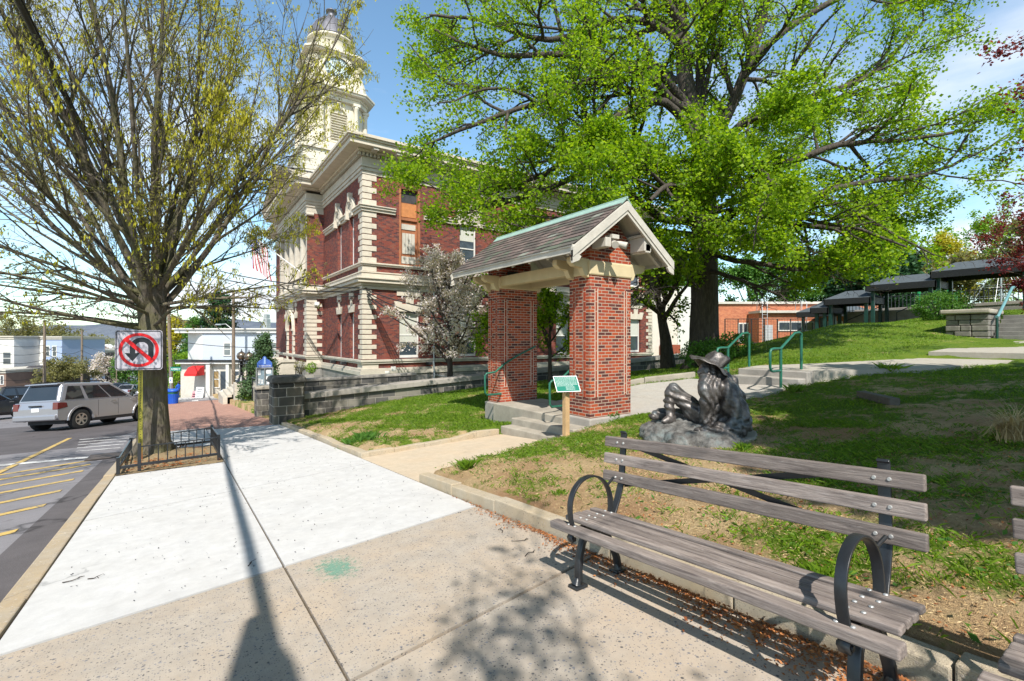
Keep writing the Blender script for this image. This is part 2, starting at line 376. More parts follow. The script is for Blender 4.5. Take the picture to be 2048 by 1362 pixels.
# ------------------------------------------------------------------ terrain
CTRL = np.array([
 (2.75,8.75,-.56),(2.75,10.5,-.70),(2.75,13,-.90),(2.75,15.5,-1.10),(2.75,17.3,-1.22),(4.2,9.2,-.56),(6.0,9.35,-.57),(5,12,-.72),(7.0,10.4,-.66),(7.2,13.5,-.66),
 (3.6,17.4,-1.20),(7.2,17.4,-.82),(11,17.4,-.60),(11,13.2,-.42),(9,12,-.45),(14,17.4,-.5),(20,17.6,-.45),(16,14,.0),(18,11.8,.3),(24,17,-.2),(31,24.5,-.85),(20,22,-.8),(31,18,-.1),
 (2.75,6.0,-.36),(2.75,4.5,-.24),(2.75,3.0,-.12),(2.75,1.0,.04),(2.75,-1.5,.24),(2.75,-6,.6),(4.2,6.2,-.33),(5.2,6.6,-.35),(6.0,6.75,-.36),(6.6,6.5,-.26),(4.2,4.6,-.13),(4.2,2.5,.02),(4.2,0,.22),
 (5.5,5.2,-.15),(6.7,4.45,-.12),(7.6,6.7,-.20),(8.6,7.3,-.18),(8.5,5.2,-.02),(10,5.0,.14),(11.4,5.2,.28),(11.2,7.6,.06),(11,9,.03),(9,8.6,-.15),(12.2,10,.16),(13,8.5,.35),
 (6,2,.1),(8,2.5,.22),(8,0,.45),(6,-4,.7),(10,3,.36),(12.5,4.2,.55),(14.5,3,.72),(18,2,.95),(14,0,.9),(18,-3,1.4),(12.9,7.4,.5),(15.5,6.6,.85),(18,4.9,1.02),(18,3,.95),
 (21.7,9.3,1.62),(19.8,10.6,1.12),(27.2,10.3,2.15),(36,8.9,2.65),(24,6,1.6),(26,4.6,1.5),(26,2,1.4),(30,6.5,2.3),(33,3,2.5),(42,5,3.3),(42,10,3.0),(42,14,2.4),(42,17.6,1.7),(44,24,.9),(38,20,.9),(30,14,1.0),
 (55,5,3.6),(60,20,1.5),(55,30,.5),(40,30,.2),(60,-10,3.6),(30,-10,3.2),(44,-3,3.6),(30,35,-1.6),(60,50,-1)])
_A = CTRL[:, :2]; _z = CTRL[:, 2]
def _k(d): return np.sqrt(d*d + 1.0)
_D = np.linalg.norm(_A[:, None] - _A[None], axis=2)
_w = np.linalg.solve(_k(_D) - 0.02*np.eye(len(_A)), _z - _z.mean())
def H(X, Y):
    X = np.atleast_1d(np.asarray(X, float)); Y = np.atleast_1d(np.asarray(Y, float)); out = np.zeros(X.shape)
    for i in range(len(_A)): out += _w[i] * _k(np.hypot(X-_A[i,0], Y-_A[i,1]))
    return out + _z.mean()
def Hf(x, y): return float(H([x], [y])[0])
def inpoly(X, Y, poly):
    X = np.asarray(X); Y = np.asarray(Y); ins = np.zeros(X.shape, bool); n = len(poly)
    for i in range(n):
        x1, y1 = poly[i]; x2, y2 = poly[(i+1) % n]
        c = ((y1 > Y) != (y2 > Y)) & (X < (x2-x1)*(Y-y1)/(y2-y1+1e-12)+x1); ins ^= c
    return ins
PATH = [(2.6,6.12),(4.4,6.5),(6.15,6.98),(6.15,9.2),(4.4,8.98),(2.6,8.62)]
GATEPAD = [(5.9,7.0),(6.9,7.0),(6.9,6.98),(8.3,6.98),(8.3,11.1),(6.75,11.1),(6.75,9.2),(5.9,9.2)]
PLAZA = [(8.2,7.0),(9.5,6.3),(11.4,5.5),(12.0,5.45),(12.05,6.95),(12.6,8.6),(11.6,9.6),(9.4,10.6),(8.2,11.1)]
RPATH = [(11.95,5.3),(14.6,3.55),(18.0,2.5),(18.0,4.45),(14.6,6.05),(13.2,6.95),(11.95,6.95)]
UPATH = [(18.0,0.5),(26,1.5),(26,4.5),(18.0,4.45)]
TRENCH = [(2.6,17.7),(34,17.7),(34,24.7),(2.6,24.7)]
def ground_z(X, Y):
    z = H(X, Y); p = P(Y)
    far = np.clip((Y-24)/14, 0, 1)
    z = np.where(Y > 24, z*(1-far) + np.minimum(z, p+1.2 + np.clip((X-20)/14, 0, 1)*4.5)*far, z)
    lo = np.clip(1-(X-4)/26, 0, 1)
    z = np.where(inpoly(X, Y, TRENCH) & (X < 14), p + .02, z)
    z = np.where((Y > 24) & (X < 34), np.minimum(z, p + .3 + np.clip((X-10)/20, 0, 1)*2.5), z)
    street = X < 2.705
    lim = p + .115 + np.maximum(X-2.95, 0)*.34
    z = np.where((X > 2.6) & (X < 5.2) & (Y < 6.2), np.minimum(z, lim), z)
    lim2 = p + .07 + np.maximum(X-2.86, 0)*.34
    z = np.where((X > 2.6) & (X < 4.5) & (Y > 8.6) & (Y < 17.3), np.minimum(z, lim2), z)
    z = np.where((X > 2.6) & (X < 2.93) & (Y < 6.15), p - .10, z)
    z = np.where((X > 2.6) & (X < 2.84) & (Y > 8.6) & (Y < 17.2), p - .10, z)
    yk_ = 8.66 + (X-2.7)*.155
    z = np.where((X > 2.6) & (X < 6.1) & (Y > yk_-.02) & (Y < yk_+.15), p - .10, z)
    z = np.where((X > 2.6) & (X < 6.1) & (Y > yk_+.15) & (Y < yk_+1.2), np.minimum(z, p + .09 + .05*(X > 5) + (Y-yk_)*.25), z)
    z = np.where(street, p - .20, z)
    for poly in (PATH,): z = np.where(inpoly(X, Y, poly), p - .08, z)
    z = np.where(inpoly(X, Y, GATEPAD), -.75, z)
    z = np.where(inpoly(X, Y, PLAZA), z - .06, z)
    z = np.where(inpoly(X, Y, RPATH), z - .10, z)
    return z
def greenness(X, Y):
    X = np.asarray(X); Y = np.asarray(Y)
    w = (np.sin(X*1.7+Y*.9+.3)+np.sin(X*.83-Y*1.9+1.1)+np.sin(X*3.1+Y*2.3)+.7*np.sin(X*5.3-Y*4.1+2)+.5*np.sin(X*9.1+Y*7.7))/4.2
    left = (Y > 8.4)
    base = np.where(left, .10 + .62*np.clip((X-3.2)/3.0, 0, 1), -.12)
    base = np.where(~left & (X > 8), .45 + .3*np.clip((X-12)/4, 0, 1), base)
    base = np.where(~left & (X > 4.8) & (Y < 2.6), .22, base)
    base = np.where(~left & (X < 3.4) , -.3, base)
    base = np.where(~left & (Y > 5.6) & (X < 8), .28, base)
    base = np.where((X > 15), 1.0, base)
    return np.clip(.5*base + .5 + .42*w - .12, 0, 1)
gx = np.concatenate([np.arange(-160,-20,10), np.arange(-20,2.6,2.0), [2.695,2.71,2.8], np.arange(2.95,14,.14), np.arange(14,30,.4), np.arange(30,62,1.2), np.arange(62,260,12)])
gy = np.concatenate([np.arange(-90,-12,6), np.arange(-12,-2,.6), np.arange(-2,11.2,.14), np.arange(11.2,18.2,.22), np.arange(18.2,40,.8), np.arange(40,120,4), np.arange(120,720,30)])
GX, GY = np.meshgrid(gx, gy); GZ = ground_z(GX.ravel(), GY.ravel()).reshape(GX.shape)
rngn = np.random.default_rng(4)
lawnm = (GX > 2.75)
GZ = GZ + lawnm*(.012*np.sin(GX*7+GY*5)+.010*np.sin(GX*13-GY*11+1)+rngn.normal(0,.005,GX.shape))
nx_, ny_ = len(gx), len(gy)
idx = np.arange(nx_*ny_).reshape(ny_, nx_)
qd = np.stack([idx[:-1,:-1], idx[:-1,1:], idx[1:,1:], idx[1:,:-1]], -1).reshape(-1, 4)
m, nt, b, o = newmat('lawn_soil_and_turf'); co = objco(nt)
at_ = nt.nodes.new('ShaderNodeAttribute'); at_.attribute_name = 'green'
n1 = noise(nt, 5, 9, .72, co); n2 = noise(nt, 45, 5, .7, co); n3 = noise(nt, 1.1, 6, .6, co)
f = math_(nt, 'ADD', at_.outputs['Fac'], math_(nt, 'MULTIPLY', math_(nt, 'SUBTRACT', n1, .5), 1.6), True)
ff = ramp(nt, f, [(.36, 0), (.6, 1)])
soil = mixc(nt, ramp(nt, n2, [(.3, 0), (.7, 1)]), (.38,.26,.13), (.78,.60,.35)); soil = mixc(nt, ramp(nt, n3, [(.35, 0), (.65, 1)]), soil, (.40,.24,.13))
turf = mixc(nt, ramp(nt, n2, [(.3, 0), (.7, 1)]), (.035,.09,.008), (.17,.26,.02)); turf = mixc(nt, math_(nt,'MULTIPLY',ramp(nt, n3, [(.4, 0), (.65, 1)]),.55), turf, (.21,.26,.035))
nt.links.new(mixc(nt, ff, soil, turf), b.inputs['Base Color']); S(b, rough=.95, spec=.15)
bump(nt, b, math_(nt, 'ADD', n2, noise(nt, 140, 3, .7, co)), .9, .03); M_lawn = m
ground = np_mesh('ground', np.stack([GX, GY, GZ], -1), qd, np.full(len(qd), 4), M_lawn, smooth=True, attr={'green': greenness(GX, GY).ravel()})
tag(ground, kind='structure')

def drape(name, polys_xy, zf, mat, thick=.05, parent=None, kind='structure', res=None):
    mb = MB()
    for poly in polys_xy:
        n = len(poly); top = [(x, y, zf(x, y)) for x, y in poly]; bot = [(x, y, zf(x, y)-thick) for x, y in poly]
        mb.add(top + bot, [tuple(range(n)), tuple(range(n, 2*n))[::-1]] + [(i, n+i, n+(i+1) % n, (i+1) % n) for i in range(n)])
    o = mb.obj(name, mat, parent)
    if kind: o['kind'] = kind
    return o
def strips(x0, x1, ys, f0=None): return [[(x0, a), (x1, a), (x1, b_), (x0, b_)] for a, b_ in zip(ys[:-1], ys[1:])]
# asphalt
def asphalt(name, c, sc=1.0):
    m, nt, b, o = newmat(name); co = objco(nt)
    v = nt.nodes.new('ShaderNodeTexVoronoi'); v.inputs['Scale'].default_value = 110; nt.links.new(co, v.inputs['Vector'])
    n = noise(nt, .9, 8, .7, co); n2 = noise(nt, 60, 3, .6, co)
    col = mixc(nt, ramp(nt, n, [(.3, 0), (.7, 1)]), tuple(x*.75 for x in c), tuple(x*1.2 for x in c))
    col = mixc(nt, math_(nt, 'MULTIPLY', ramp(nt, v.outputs[0], [(.1, 1), (.35, 0)]), .35), col, tuple(min(1, x*2.2) for x in c))
    vc = nt.nodes.new('ShaderNodeTexVoronoi'); vc.feature = 'DISTANCE_TO_EDGE'; vc.inputs['Scale'].default_value = .35
    mpn = nt.nodes.new('ShaderNodeMixRGB'); mpn.inputs[0].default_value = .25; nt.links.new(co, mpn.inputs[1])
    nz_ = nt.nodes.new('ShaderNodeTexNoise'); nz_.inputs['Scale'].default_value = 2.5; nt.links.new(co, nz_.inputs[0]); nt.links.new(nz_.outputs[1], mpn.inputs[2]); nt.links.new(mpn.outputs[0], vc.inputs['Vector'])
    col = mixc(nt, math_(nt, 'MULTIPLY', ramp(nt, vc.outputs[0], [(.0, 1), (.006, 0)]), .8), col, tuple(x*.3 for x in c))
    nt.links.new(col, b.inputs['Base Color']); S(b, rough=.9, spec=.2); bump(nt, b, n2, .5, .008); return m
M_asph = asphalt('worn_grey_asphalt', (.20,.19,.20)); M_asphd = asphalt('dark_strip_shade_asphalt', (.105,.095,.098))
ys = [-30, -10, 0, 8, 16, 30, 45, 70, 200]
zr = lambda x, y: Pf(y) - .13
drape('road', strips(-26, -1.05, ys), zr, M_asph, .06)
cs = [(-26,46.6),(60,46.6),(60,54.5),(-26,54.5)]
drape('cross_street', [cs], lambda x, y: Pf(y) - .005, M_asph, .06)
drape('road_strip_and_shade', [[(-1.52,0),(-1.05,0),(-1.05,14.0),(-1.42,14.0)], [(-1.52,-12),(-1.05,-12),(-1.05,0),(-1.52,0)], [(-7.5,17.5),(-2.2,17.5),(-1.3,21.5),(-1.1,30),(-7.5,30)]], lambda x, y: Pf(y)-.126, M_asphd, .003)  # kerb strip is darker asphalt; the wide patch paints in tree crown shade
# yellow and white paint
def roadpaint(name, c, wear=.45):
    m, nt, b, o = newmat(name); co = objco(nt); n = noise(nt, 30, 6, .75, co); n2 = noise(nt, 3, 5, .7, co)
    fac = ramp(nt, math_(nt, 'ADD', math_(nt, 'MULTIPLY', n, .6), math_(nt, 'MULTIPLY', n2, .4)), [(wear, 1), (wear+.16, 0)])
    nt.links.new(mixc(nt, fac, (.17,.165,.16), c), b.inputs['Base Color']); S(b, rough=.8, spec=.2); return m
M_yel = roadpaint('worn_yellow_road_paint', (.58,.40,.12), .47); M_wht = roadpaint('worn_white_road_paint', (.75,.74,.72), .46)
def mark(name, polys, mat, zo=-.122):
    return drape(name, polys, lambda x, y: Pf(y)+zo, mat, .003)
hp = []
for yk in (7.83, 9.25, 10.35, 11.45, 12.45, 13.35, 14.15):
    x0, x1 = -1.56, -2.96; dy = -.62*1.4; w = .085
    hp.append([(x0, yk-w), (x0, yk+w), (x1, yk+w+dy), (x1, yk-w+dy)][::-1])
mark('yellow_hatching', hp, M_yel)
mark('yellow_bay_line', [[(-3.05,11.5),(-2.93,11.5),(-2.90,21.0),(-3.02,21.0)]], M_yel, -.118)
mark('white_stop_line', [[(-8,15.9),(-1.5,14.5),(-1.5,14.78),(-8,16.2)]], M_wht, -.118)
mark('white_bay_lines', [[(-2.2-.1*k,16.4+.9*k),(-1.3,16.2+.9*k),(-1.3,16.29+.9*k),(-2.2-.1*k,16.5+.9*k)] for k in range(5)], M_wht, -.122)
mark('crosswalk', [[(x,46.9),(x+.45,46.9),(x+.45,49.4),(x,49.4)] for x in (-3.2,-1.2,.8,2.8,4.8)] , M_wht, .003)
mark('far_crosswalk', [[(-6,50.2),(9,50.2),(9,50.9),(-6,50.9)], [(-6,53.2),(9,53.2),(9,53.8),(-6,53.8)]], M_wht, .003)
# concrete materials
def aggregate(name, base, tan, speck, spd=.5, tanf=.5, bm=.35):
    m, nt, b, o = newmat(name); co = objco(nt)
    n = noise(nt, 1.6, 8, .65, co); n2 = noise(nt, 7, 6, .7, co); nf = noise(nt, 160, 3, .6, co)
    col = mixc(nt, ramp(nt, n2, [(.3, 0), (.7, 1)]), tuple(x*.86 for x in base), tuple(min(1, x*1.1) for x in base))
    col = mixc(nt, math_(nt, 'MULTIPLY', ramp(nt, n, [(.42, 0), (.68, 1)]), tanf), col, tan)
    col = mixc(nt, math_(nt, 'MULTIPLY', ramp(nt, noise(nt, .55, 9, .8, co, .7), [(.5, 0), (.72, 1)]), .35), col, tuple(x*.62 for x in base))
    vc = nt.nodes.new('ShaderNodeTexVoronoi'); vc.feature = 'DISTANCE_TO_EDGE'; vc.inputs['Scale'].default_value = .42
    mq = nt.nodes.new('ShaderNodeMixRGB'); mq.inputs[0].default_value = .3; nt.links.new(co, mq.inputs[1]); nq = nt.nodes.new('ShaderNodeTexNoise'); nq.inputs['Scale'].default_value = 3.5; nq.inputs['Detail'].default_value = 6; nt.links.new(co, nq.inputs[0]); nt.links.new(nq.outputs[1], mq.inputs[2]); nt.links.new(mq.outputs[0], vc.inputs['Vector'])
    ck_ = math_(nt, 'MULTIPLY', ramp(nt, vc.outputs[0], [(.0, 1), (.0022, 0)]), ramp(nt, noise(nt, .8, 3, .5, co), [(.5, 0), (.6, .6)]))
    col = mixc(nt, ck_, col, tuple(x*.3 for x in base))
    col = mixc(nt, math_(nt, 'MULTIPLY', ramp(nt, nf, [(.35, 1), (.6, 0)]), .35), col, tuple(x*.8 for x in base))
    if spd:
        for sc, th in ((26, .15), (46, .19), (85, .22)):
            v = nt.nodes.new('ShaderNodeTexVoronoi'); v.inputs['Scale'].default_value = sc; nt.links.new(co, v.inputs['Vector'])
            wn_ = nt.nodes.new('ShaderNodeSeparateColor'); nt.links.new(v.outputs['Color'], wn_.inputs[0])
            on = math_(nt, 'GREATER_THAN', wn_.outputs[0], .62)
            sp_ = math_(nt, 'MULTIPLY', on, ramp(nt, v.outputs[0], [(th, 1), (th+.12, 0)]))
            sh = mixc(nt, wn_.outputs[1], speck, tuple(min(1,x*5) for x in speck))
            col = mixc(nt, math_(nt, 'MULTIPLY', sp_, spd), col, sh)
    nt.links.new(col, b.inputs['Base Color']); S(b, rough=.9, spec=.25); bump(nt, b, nf, bm, .006); return m
M_old = aggregate('exposed_aggregate_concrete', (.42,.365,.305), (.50,.365,.24), (.05,.05,.055), .9, .5)
M_new = aggregate('new_white_concrete', (.56,.55,.54), (.46,.43,.39), (.2,.2,.2), 0, .25, .06)
M_path = aggregate('tan_path_concrete', (.54,.445,.33), (.58,.43,.28), (.2,.16,.12), .25, .4)
M_slabg = aggregate('grey_path_concrete', (.40,.365,.31), (.42,.36,.28), (.12,.11,.1), .3, .3)
M_grav = aggregate('gravelly_plaza', (.42,.39,.35), (.38,.31,.24), (.10,.10,.10), .8, .4)
M_kerb = aggregate('granite_kerb', (.40,.335,.25), (.45,.30,.13), (.12,.11,.10), .6, .55)
# new/old boundary runs from (-.9,3.88) to (2.69,4.53)
def yb(x, y0=3.88, k=.181): return y0 + k*(x+.9)
G = .009
def slab(poly): return poly
def cell(x0, x1, fa, fb): return [(x0+G, fa(x0)+.016), (x1-G, fa(x1)+.016), (x1-G, fb(x1)-.016), (x0+G, fb(x0)-.016)]
nb = [lambda x: yb(x), lambda x: yb(x, 7.15, .25), lambda x: yb(x, 10.3, .19)]
polys = [cell(-.9,.68,nb[0],nb[1]), cell(.68,2.69,nb[0],nb[1]), cell(-.9,.68,nb[1],nb[2]), cell(.68,2.69,nb[1],nb[2])]
polys += [cell(.68,2.69,nb[2],lambda x:13.9+.2*x), cell(.68,2.69,lambda x:13.9+.2*x,lambda x:17.9-.3*(x-.68)), cell(-.9,.68,lambda x:13.2,lambda x:15.6), cell(-.9,.68,lambda x:15.6,lambda x:18.6)]
drape('new_sidewalk', polys, lambda x, y: Pf(y), M_new, .15)
ob = [lambda x: yb(x), lambda x: yb(x, 2.12, .16), lambda x: yb(x, .35, .16), lambda x: yb(x, -1.4, .16), lambda x: yb(x, -3.2, .16), lambda x: yb(x, -6, .16)]
polys = []
for i in range(5):
    for x0, x1 in ((-.9,.68),(.68,2.69)): polys.append(cell(x0, x1, ob[i+1], ob[i]))
drape('old_sidewalk', polys, lambda x, y: Pf(y)-.001, M_old, .15)
jm = flat('joint_grit', (.10,.08,.055), .95, var=.4, sc=30)
drape('sidewalk_bed', [[(-.92,-6),(2.95,-6),(2.95,6.1),(2.72,6.1),(2.72,18.6),(-.92,18.6)]], lambda x, y: Pf(y)-.022, jm, .1)
pav = [[(-1.0,18.55),(.68,18.3),(2.69,17.3),(3.4,17.9),(3.4,46.5),(-1.0,46.5)], [(3.4,19.5),(5.2,19.5),(5.2,46.5),(3.4,46.5)]]
drape('brick_paving', pav, lambda x, y: Pf(y)-.004, M_pave, .08)
drape('far_sidewalk', [[(-1,54.6),(12,54.6),(12,58.2),(-1,58.2)]], lambda x, y: Pf(y)+.06, M_new, .1)
# tan path, steps to the gate
zpath = lambda x, y: Pf(y)-.003
drape('gate_path', [[(2.70,6.12),(4.4,6.52),(6.1,7.0),(6.1,9.15),(4.4,8.96),(2.70,8.64)]], zpath, M_path, .12)
M_edge = aggregate('worn_tan_edging', (.47,.40,.30), (.50,.36,.20), (.10,.085,.07), .7, .6, 1.0)
def kerb(name, pts, w, top, hgt, mat, seglen=1.6, side=1, jitter=.018):
    rnd = random.Random(len(pts)*7+int(w*100)); mb = MB()
    P2 = []
    for (x0,y0),(x1,y1) in zip(pts[:-1], pts[1:]):
        L = math.hypot(x1-x0, y1-y0); n = max(1, round(L/seglen))
        for i in range(n):
            P2.append(((x0+(x1-x0)*i/n, y0+(y1-y0)*i/n), (x0+(x1-x0)*(i+1)/n, y0+(y1-y0)*(i+1)/n)))
    for a, c in P2:
        dx, dy = c[0]-a[0], c[1]-a[1]; L = math.hypot(dx, dy); nx, ny = -dy/L*side, dx/L*side; g = .004/L
        j1, j2 = rnd.uniform(-jitter, jitter), rnd.uniform(-jitter, jitter)
        a2 = (a[0]+dx*g, a[1]+dy*g); c2 = (c[0]-dx*g, c[1]-dy*g)
        pl = [a2, c2, (c2[0]+nx*w, c2[1]+ny*w), (a2[0]+nx*w, a2[1]+ny*w)]
        zt = [top(*q)+j for q, j in zip(pl, (j1, j2, j2, j1))]
        mb.hull8([(q[0], q[1], z-hgt) for q, z in zip(pl, zt)], [(q[0], q[1], z) for q, z in zip(pl, zt)])
    o = mb.obj(name, mat, bevel=.012); o['kind'] = 'structure'; return o
kerb('street_kerb', [(-.91,-12),(-.91,46)], .15, lambda x, y: Pf(y)+.004, .3, M_kerb, 1.9, 1)
kerb('lawn_kerb', [(2.70,17.0),(2.70,8.66),(6.05,9.18)], .16, lambda x, y: Pf(y)+.085+.05*(x>5), .3, M_edge, .62, 1)
kerb('mound_kerb', [(2.70,6.12),(2.70,4.2),(2.74,2.6),(2.76,.6),(2.76,-1.6),(2.76,-6)], .15, lambda x, y: Pf(y)+.125, .35, M_edge, 1.1, 1)
kerb('far_street_kerb', [(-14,0),(-14,46)], .15, lambda x, y: Pf(y)+.004, .3, M_kerb, 4, 1)
# steps at the gate
mb = MB()
for i in range(3):
    x0 = 6.08 + i*.30; zt = -.50 + i*.155
    mb.hull8([(x0,7.02,-.9),(8.3,7.02,-.9),(8.3,9.18,-.9),(x0,9.18,-.9)], [(x0,7.02,zt+.03),(8.3,7.02,zt+.03),(8.3,9.18,zt-.03),(x0,9.18,zt-.03)]) if i < 2 else mb.hull8([(x0,7.7,-.9),(8.3,7.7,-.9),(8.3,10.44,-.9),(x0,10.44,-.9)], [(x0,7.7,zt),(8.3,7.7,zt),(8.3,10.44,zt),(x0,10.44,zt)])
tag(mb.obj('gate_steps', M_conc, bevel=.02), kind='structure')
# plaza and upper paths
def zplz(x, y): return Hf(x, y) + .012
def fine(name, poly, zf, mat, step=.5, thick=.3):
    xs = [p[0] for p in poly]; ysx = [p[1] for p in poly]
    ax = np.arange(min(xs), max(xs)+step, step); ay = np.arange(min(ysx), max(ysx)+step, step)
    mb = bmesh.new(); vs = [mb.verts.new((x, y, 0)) for x, y in poly]; fc = mb.faces.new(vs)
    for a in ax: bmesh.ops.bisect_plane(mb, geom=mb.verts[:]+mb.edges[:]+mb.faces[:], plane_co=(a,0,0), plane_no=(1,0,0))
    for a in ay: bmesh.ops.bisect_plane(mb, geom=mb.verts[:]+mb.edges[:]+mb.faces[:], plane_co=(0,a,0), plane_no=(0,1,0))
    for v in mb.verts: v.co.z = zf(v.co.x, v.co.y)
    r = bmesh.ops.extrude_face_region(mb, geom=mb.faces[:])
    for g in r['geom']:
        if isinstance(g, bmesh.types.BMVert): g.co.z -= thick
    bmesh.ops.recalc_face_normals(mb, faces=mb.faces[:])
    me = bpy.data.meshes.new(name); mb.to_mesh(me); mb.free(); me.materials.append(mat)
    return tag(link(bpy.data.objects.new(name, me)), kind='structure')
fine('plaza', [(8.2,7.02),(9.5,6.3),(11.4,5.5),(12.0,5.5),(12.0,6.9),(12.55,8.6),(11.55,9.55),(9.4,10.5),(8.2,11.0)], zplz, M_grav)
def zrp(x, y): return .70 + (x-12.4)*.040
fine('upper_path', RPATH[1:-1] + [(12.55,6.95),(12.55,5.25)], zrp, M_slabg, 1.0, .45)
fine('top_path', UPATH, lambda x, y: 1.10 + (x-18)*.038, M_slabg, 2.0, .5)
mb = MB()
mb.hull8([(11.9,5.3,0),(12.6,5.3,0),(12.6,6.95,0),(11.9,6.95,0)], [(11.9,5.3,.53),(12.6,5.3,.53),(12.6,6.95,.53),(11.9,6.95,.53)])
mb.hull8([(12.25,5.27,0),(12.6,5.27,0),(12.6,6.98,0),(12.25,6.98,0)], [(12.25,5.27,.69),(12.6,5.27,.69),(12.6,6.98,.69),(12.25,6.98,.69)])
tag(mb.obj('plaza_steps', M_concg, bevel=.02), kind='structure')
kerb('plaza_kerb', [(9.6,10.55),(11.7,9.65),(12.75,8.6)], .18, lambda x, y: Hf(x, y)+.16, .4, M_conc, 1.2, 1)
# tree pit soil
m, nt, b, o = newmat('tree_pit_soil'); co = objco(nt); n = noise(nt, 40, 6, .75, co)
nt.links.new(mixc(nt, ramp(nt, n, [(.3, 0), (.7, 1)]), (.16,.10,.055), (.42,.32,.17)), b.inputs['Base Color']); S(b, rough=.95); bump(nt, b, n, .9, .03); M_pit = m
ax = np.linspace(-.9, .66, 22); ay = np.linspace(10.32, 13.25, 36); AX, AY = np.meshgrid(ax, ay)
dd = np.hypot(AX+.33, AY-12.2); AZ = P(AY) + .01 + .13*np.exp(-(dd/.75)**2) + rngn.normal(0, .006, AX.shape)
ii = np.arange(AX.size).reshape(AX.shape); q2 = np.stack([ii[:-1,:-1], ii[:-1,1:], ii[1:,1:], ii[1:,:-1]], -1).reshape(-1,4)
tag(np_mesh('tree_pit', np.stack([AX,AY,AZ],-1), q2, np.full(len(q2),4), M_pit, smooth=True), kind='structure')
# green spray mark on the old slab
m, nt, b, o = newmat('faded_green_spray'); co = objco(nt); n0_ = noise(nt, 26, 7, .85, co)
ml = nt.nodes.new('ShaderNodeMapping'); ml.inputs['Location'].default_value = (-1.0/.17, -3.85/.24, 0); ml.inputs['Scale'].default_value = (1/.17, 1/.24, 0); nt.links.new(co, ml.inputs[0])
ln_ = nt.nodes.new('ShaderNodeVectorMath'); ln_.operation = 'LENGTH'; nt.links.new(ml.outputs[0], ln_.inputs[0])
n = math_(nt, 'ADD', n0_, math_(nt, 'MULTIPLY', ln_.outputs['Value'], .17))
nt.links.new(math_(nt, 'MULTIPLY', ramp(nt, n, [(.56, 1), (.64, 0)]), .42), b.inputs['Alpha']); b.inputs['Base Color'].default_value = (.20,.42,.31,1); S(b, rough=.9); M_spray = m
pp = []
for k in range(14):
    t = 2*math.pi*k/14; rr = .19 + .02*random.Random(k).random(); pp.append((1.00+rr*1.1*math.cos(t), 3.85+rr*1.5*math.sin(t)))
drape('spray_mark', [pp], lambda x, y: Pf(y)+.003, M_spray, .002)
# river and far hills
m, nt, b, o = newmat('river_water'); b.inputs['Base Color'].default_value = (.10,.17,.24,1); S(b, rough=.25, spec=.5); bump(nt, b, noise(nt, .05, 4, .6, objco(nt)), .3, 1); M_river = m
tag(MB().add([(-6000,900,-62),(4500,900,-62),(4500,6500,-62),(-6000,6500,-62)], [(0,1,2,3)]).obj('river', M_river), kind='structure')
def hillmat(name, a, c, sc):
    m, nt, b, o = newmat(name); co = objco(nt); n = noise(nt, sc, 9, .7, co); n2 = noise(nt, sc*7, 5, .7, co)
    col = mixc(nt, ramp(nt, n, [(.4, 0), (.6, 1)]), a, c)
    v = nt.nodes.new('ShaderNodeTexVoronoi'); v.inputs['Scale'].default_value = sc*14; nt.links.new(co, v.inputs['Vector'])
    col = mixc(nt, math_(nt, 'MULTIPLY', ramp(nt, n2, [(.5, 0), (.7, 1)]), .6), col, tuple(x*.5 for x in a))
    nt.links.new(col, b.inputs['Base Color']); S(b, rough=1, spec=.05); bump(nt, b, n2, 1, 12); return m
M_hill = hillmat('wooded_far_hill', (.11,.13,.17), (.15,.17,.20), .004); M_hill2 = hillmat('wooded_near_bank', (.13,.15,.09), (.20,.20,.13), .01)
def hill(name, ang0, ang1, dist, hf, depth, mat, n=90, base=-63):
    xs = np.linspace(ang0, ang1, n); mb = MB(); vs = []; 
    rows = 7
    for j in range(rows):
        fr = j/(rows-1)
        for px in xs:
            r = ray(px, HY); d = dist + depth*fr; hh = hf(px) * math.sin(fr*math.pi/2)**.8
            vs.append((r[0]*d, r[1]*d, base + hh))
    mb.sm = True
    mb.add(vs, [(j*n+i, j*n+i+1, (j+1)*n+i+1, (j+1)*n+i) for j in range(rows-1) for i in range(n-1)])
    return tag(mb.obj(name, mat), kind='structure')
rnh = random.Random(3); ph = [(rnh.uniform(.01,.06), rnh.uniform(0,6), rnh.uniform(1,6)) for _ in range(9)]
def far_h(px): 
    e = np.interp(px, [-900,-200,60,150,270,340,400,470,560,800], [22,22,22,27,28,26,36,40,30,25])
    return 63 + 1.5 + e*5200/951 + sum(a*math.sin(px*f+p_)*1.2 for f, p_, a in ph)
def near_h(px):
    e = np.interp(px, [-900,-100,40,100,160,230,300,400,700], [14,14,14,10,6,4,0,-6,-12])
    return 63 + e*3100/951*1.15 + sum(a*math.sin(px*f*2+p_)*1.5 for f, p_, a in ph) - 8
hill('far_hill', -900, 1000, 4300, far_h, 900, M_hill)
hill('near_bank', -900, 700, 2700, near_h, 500, M_hill2)
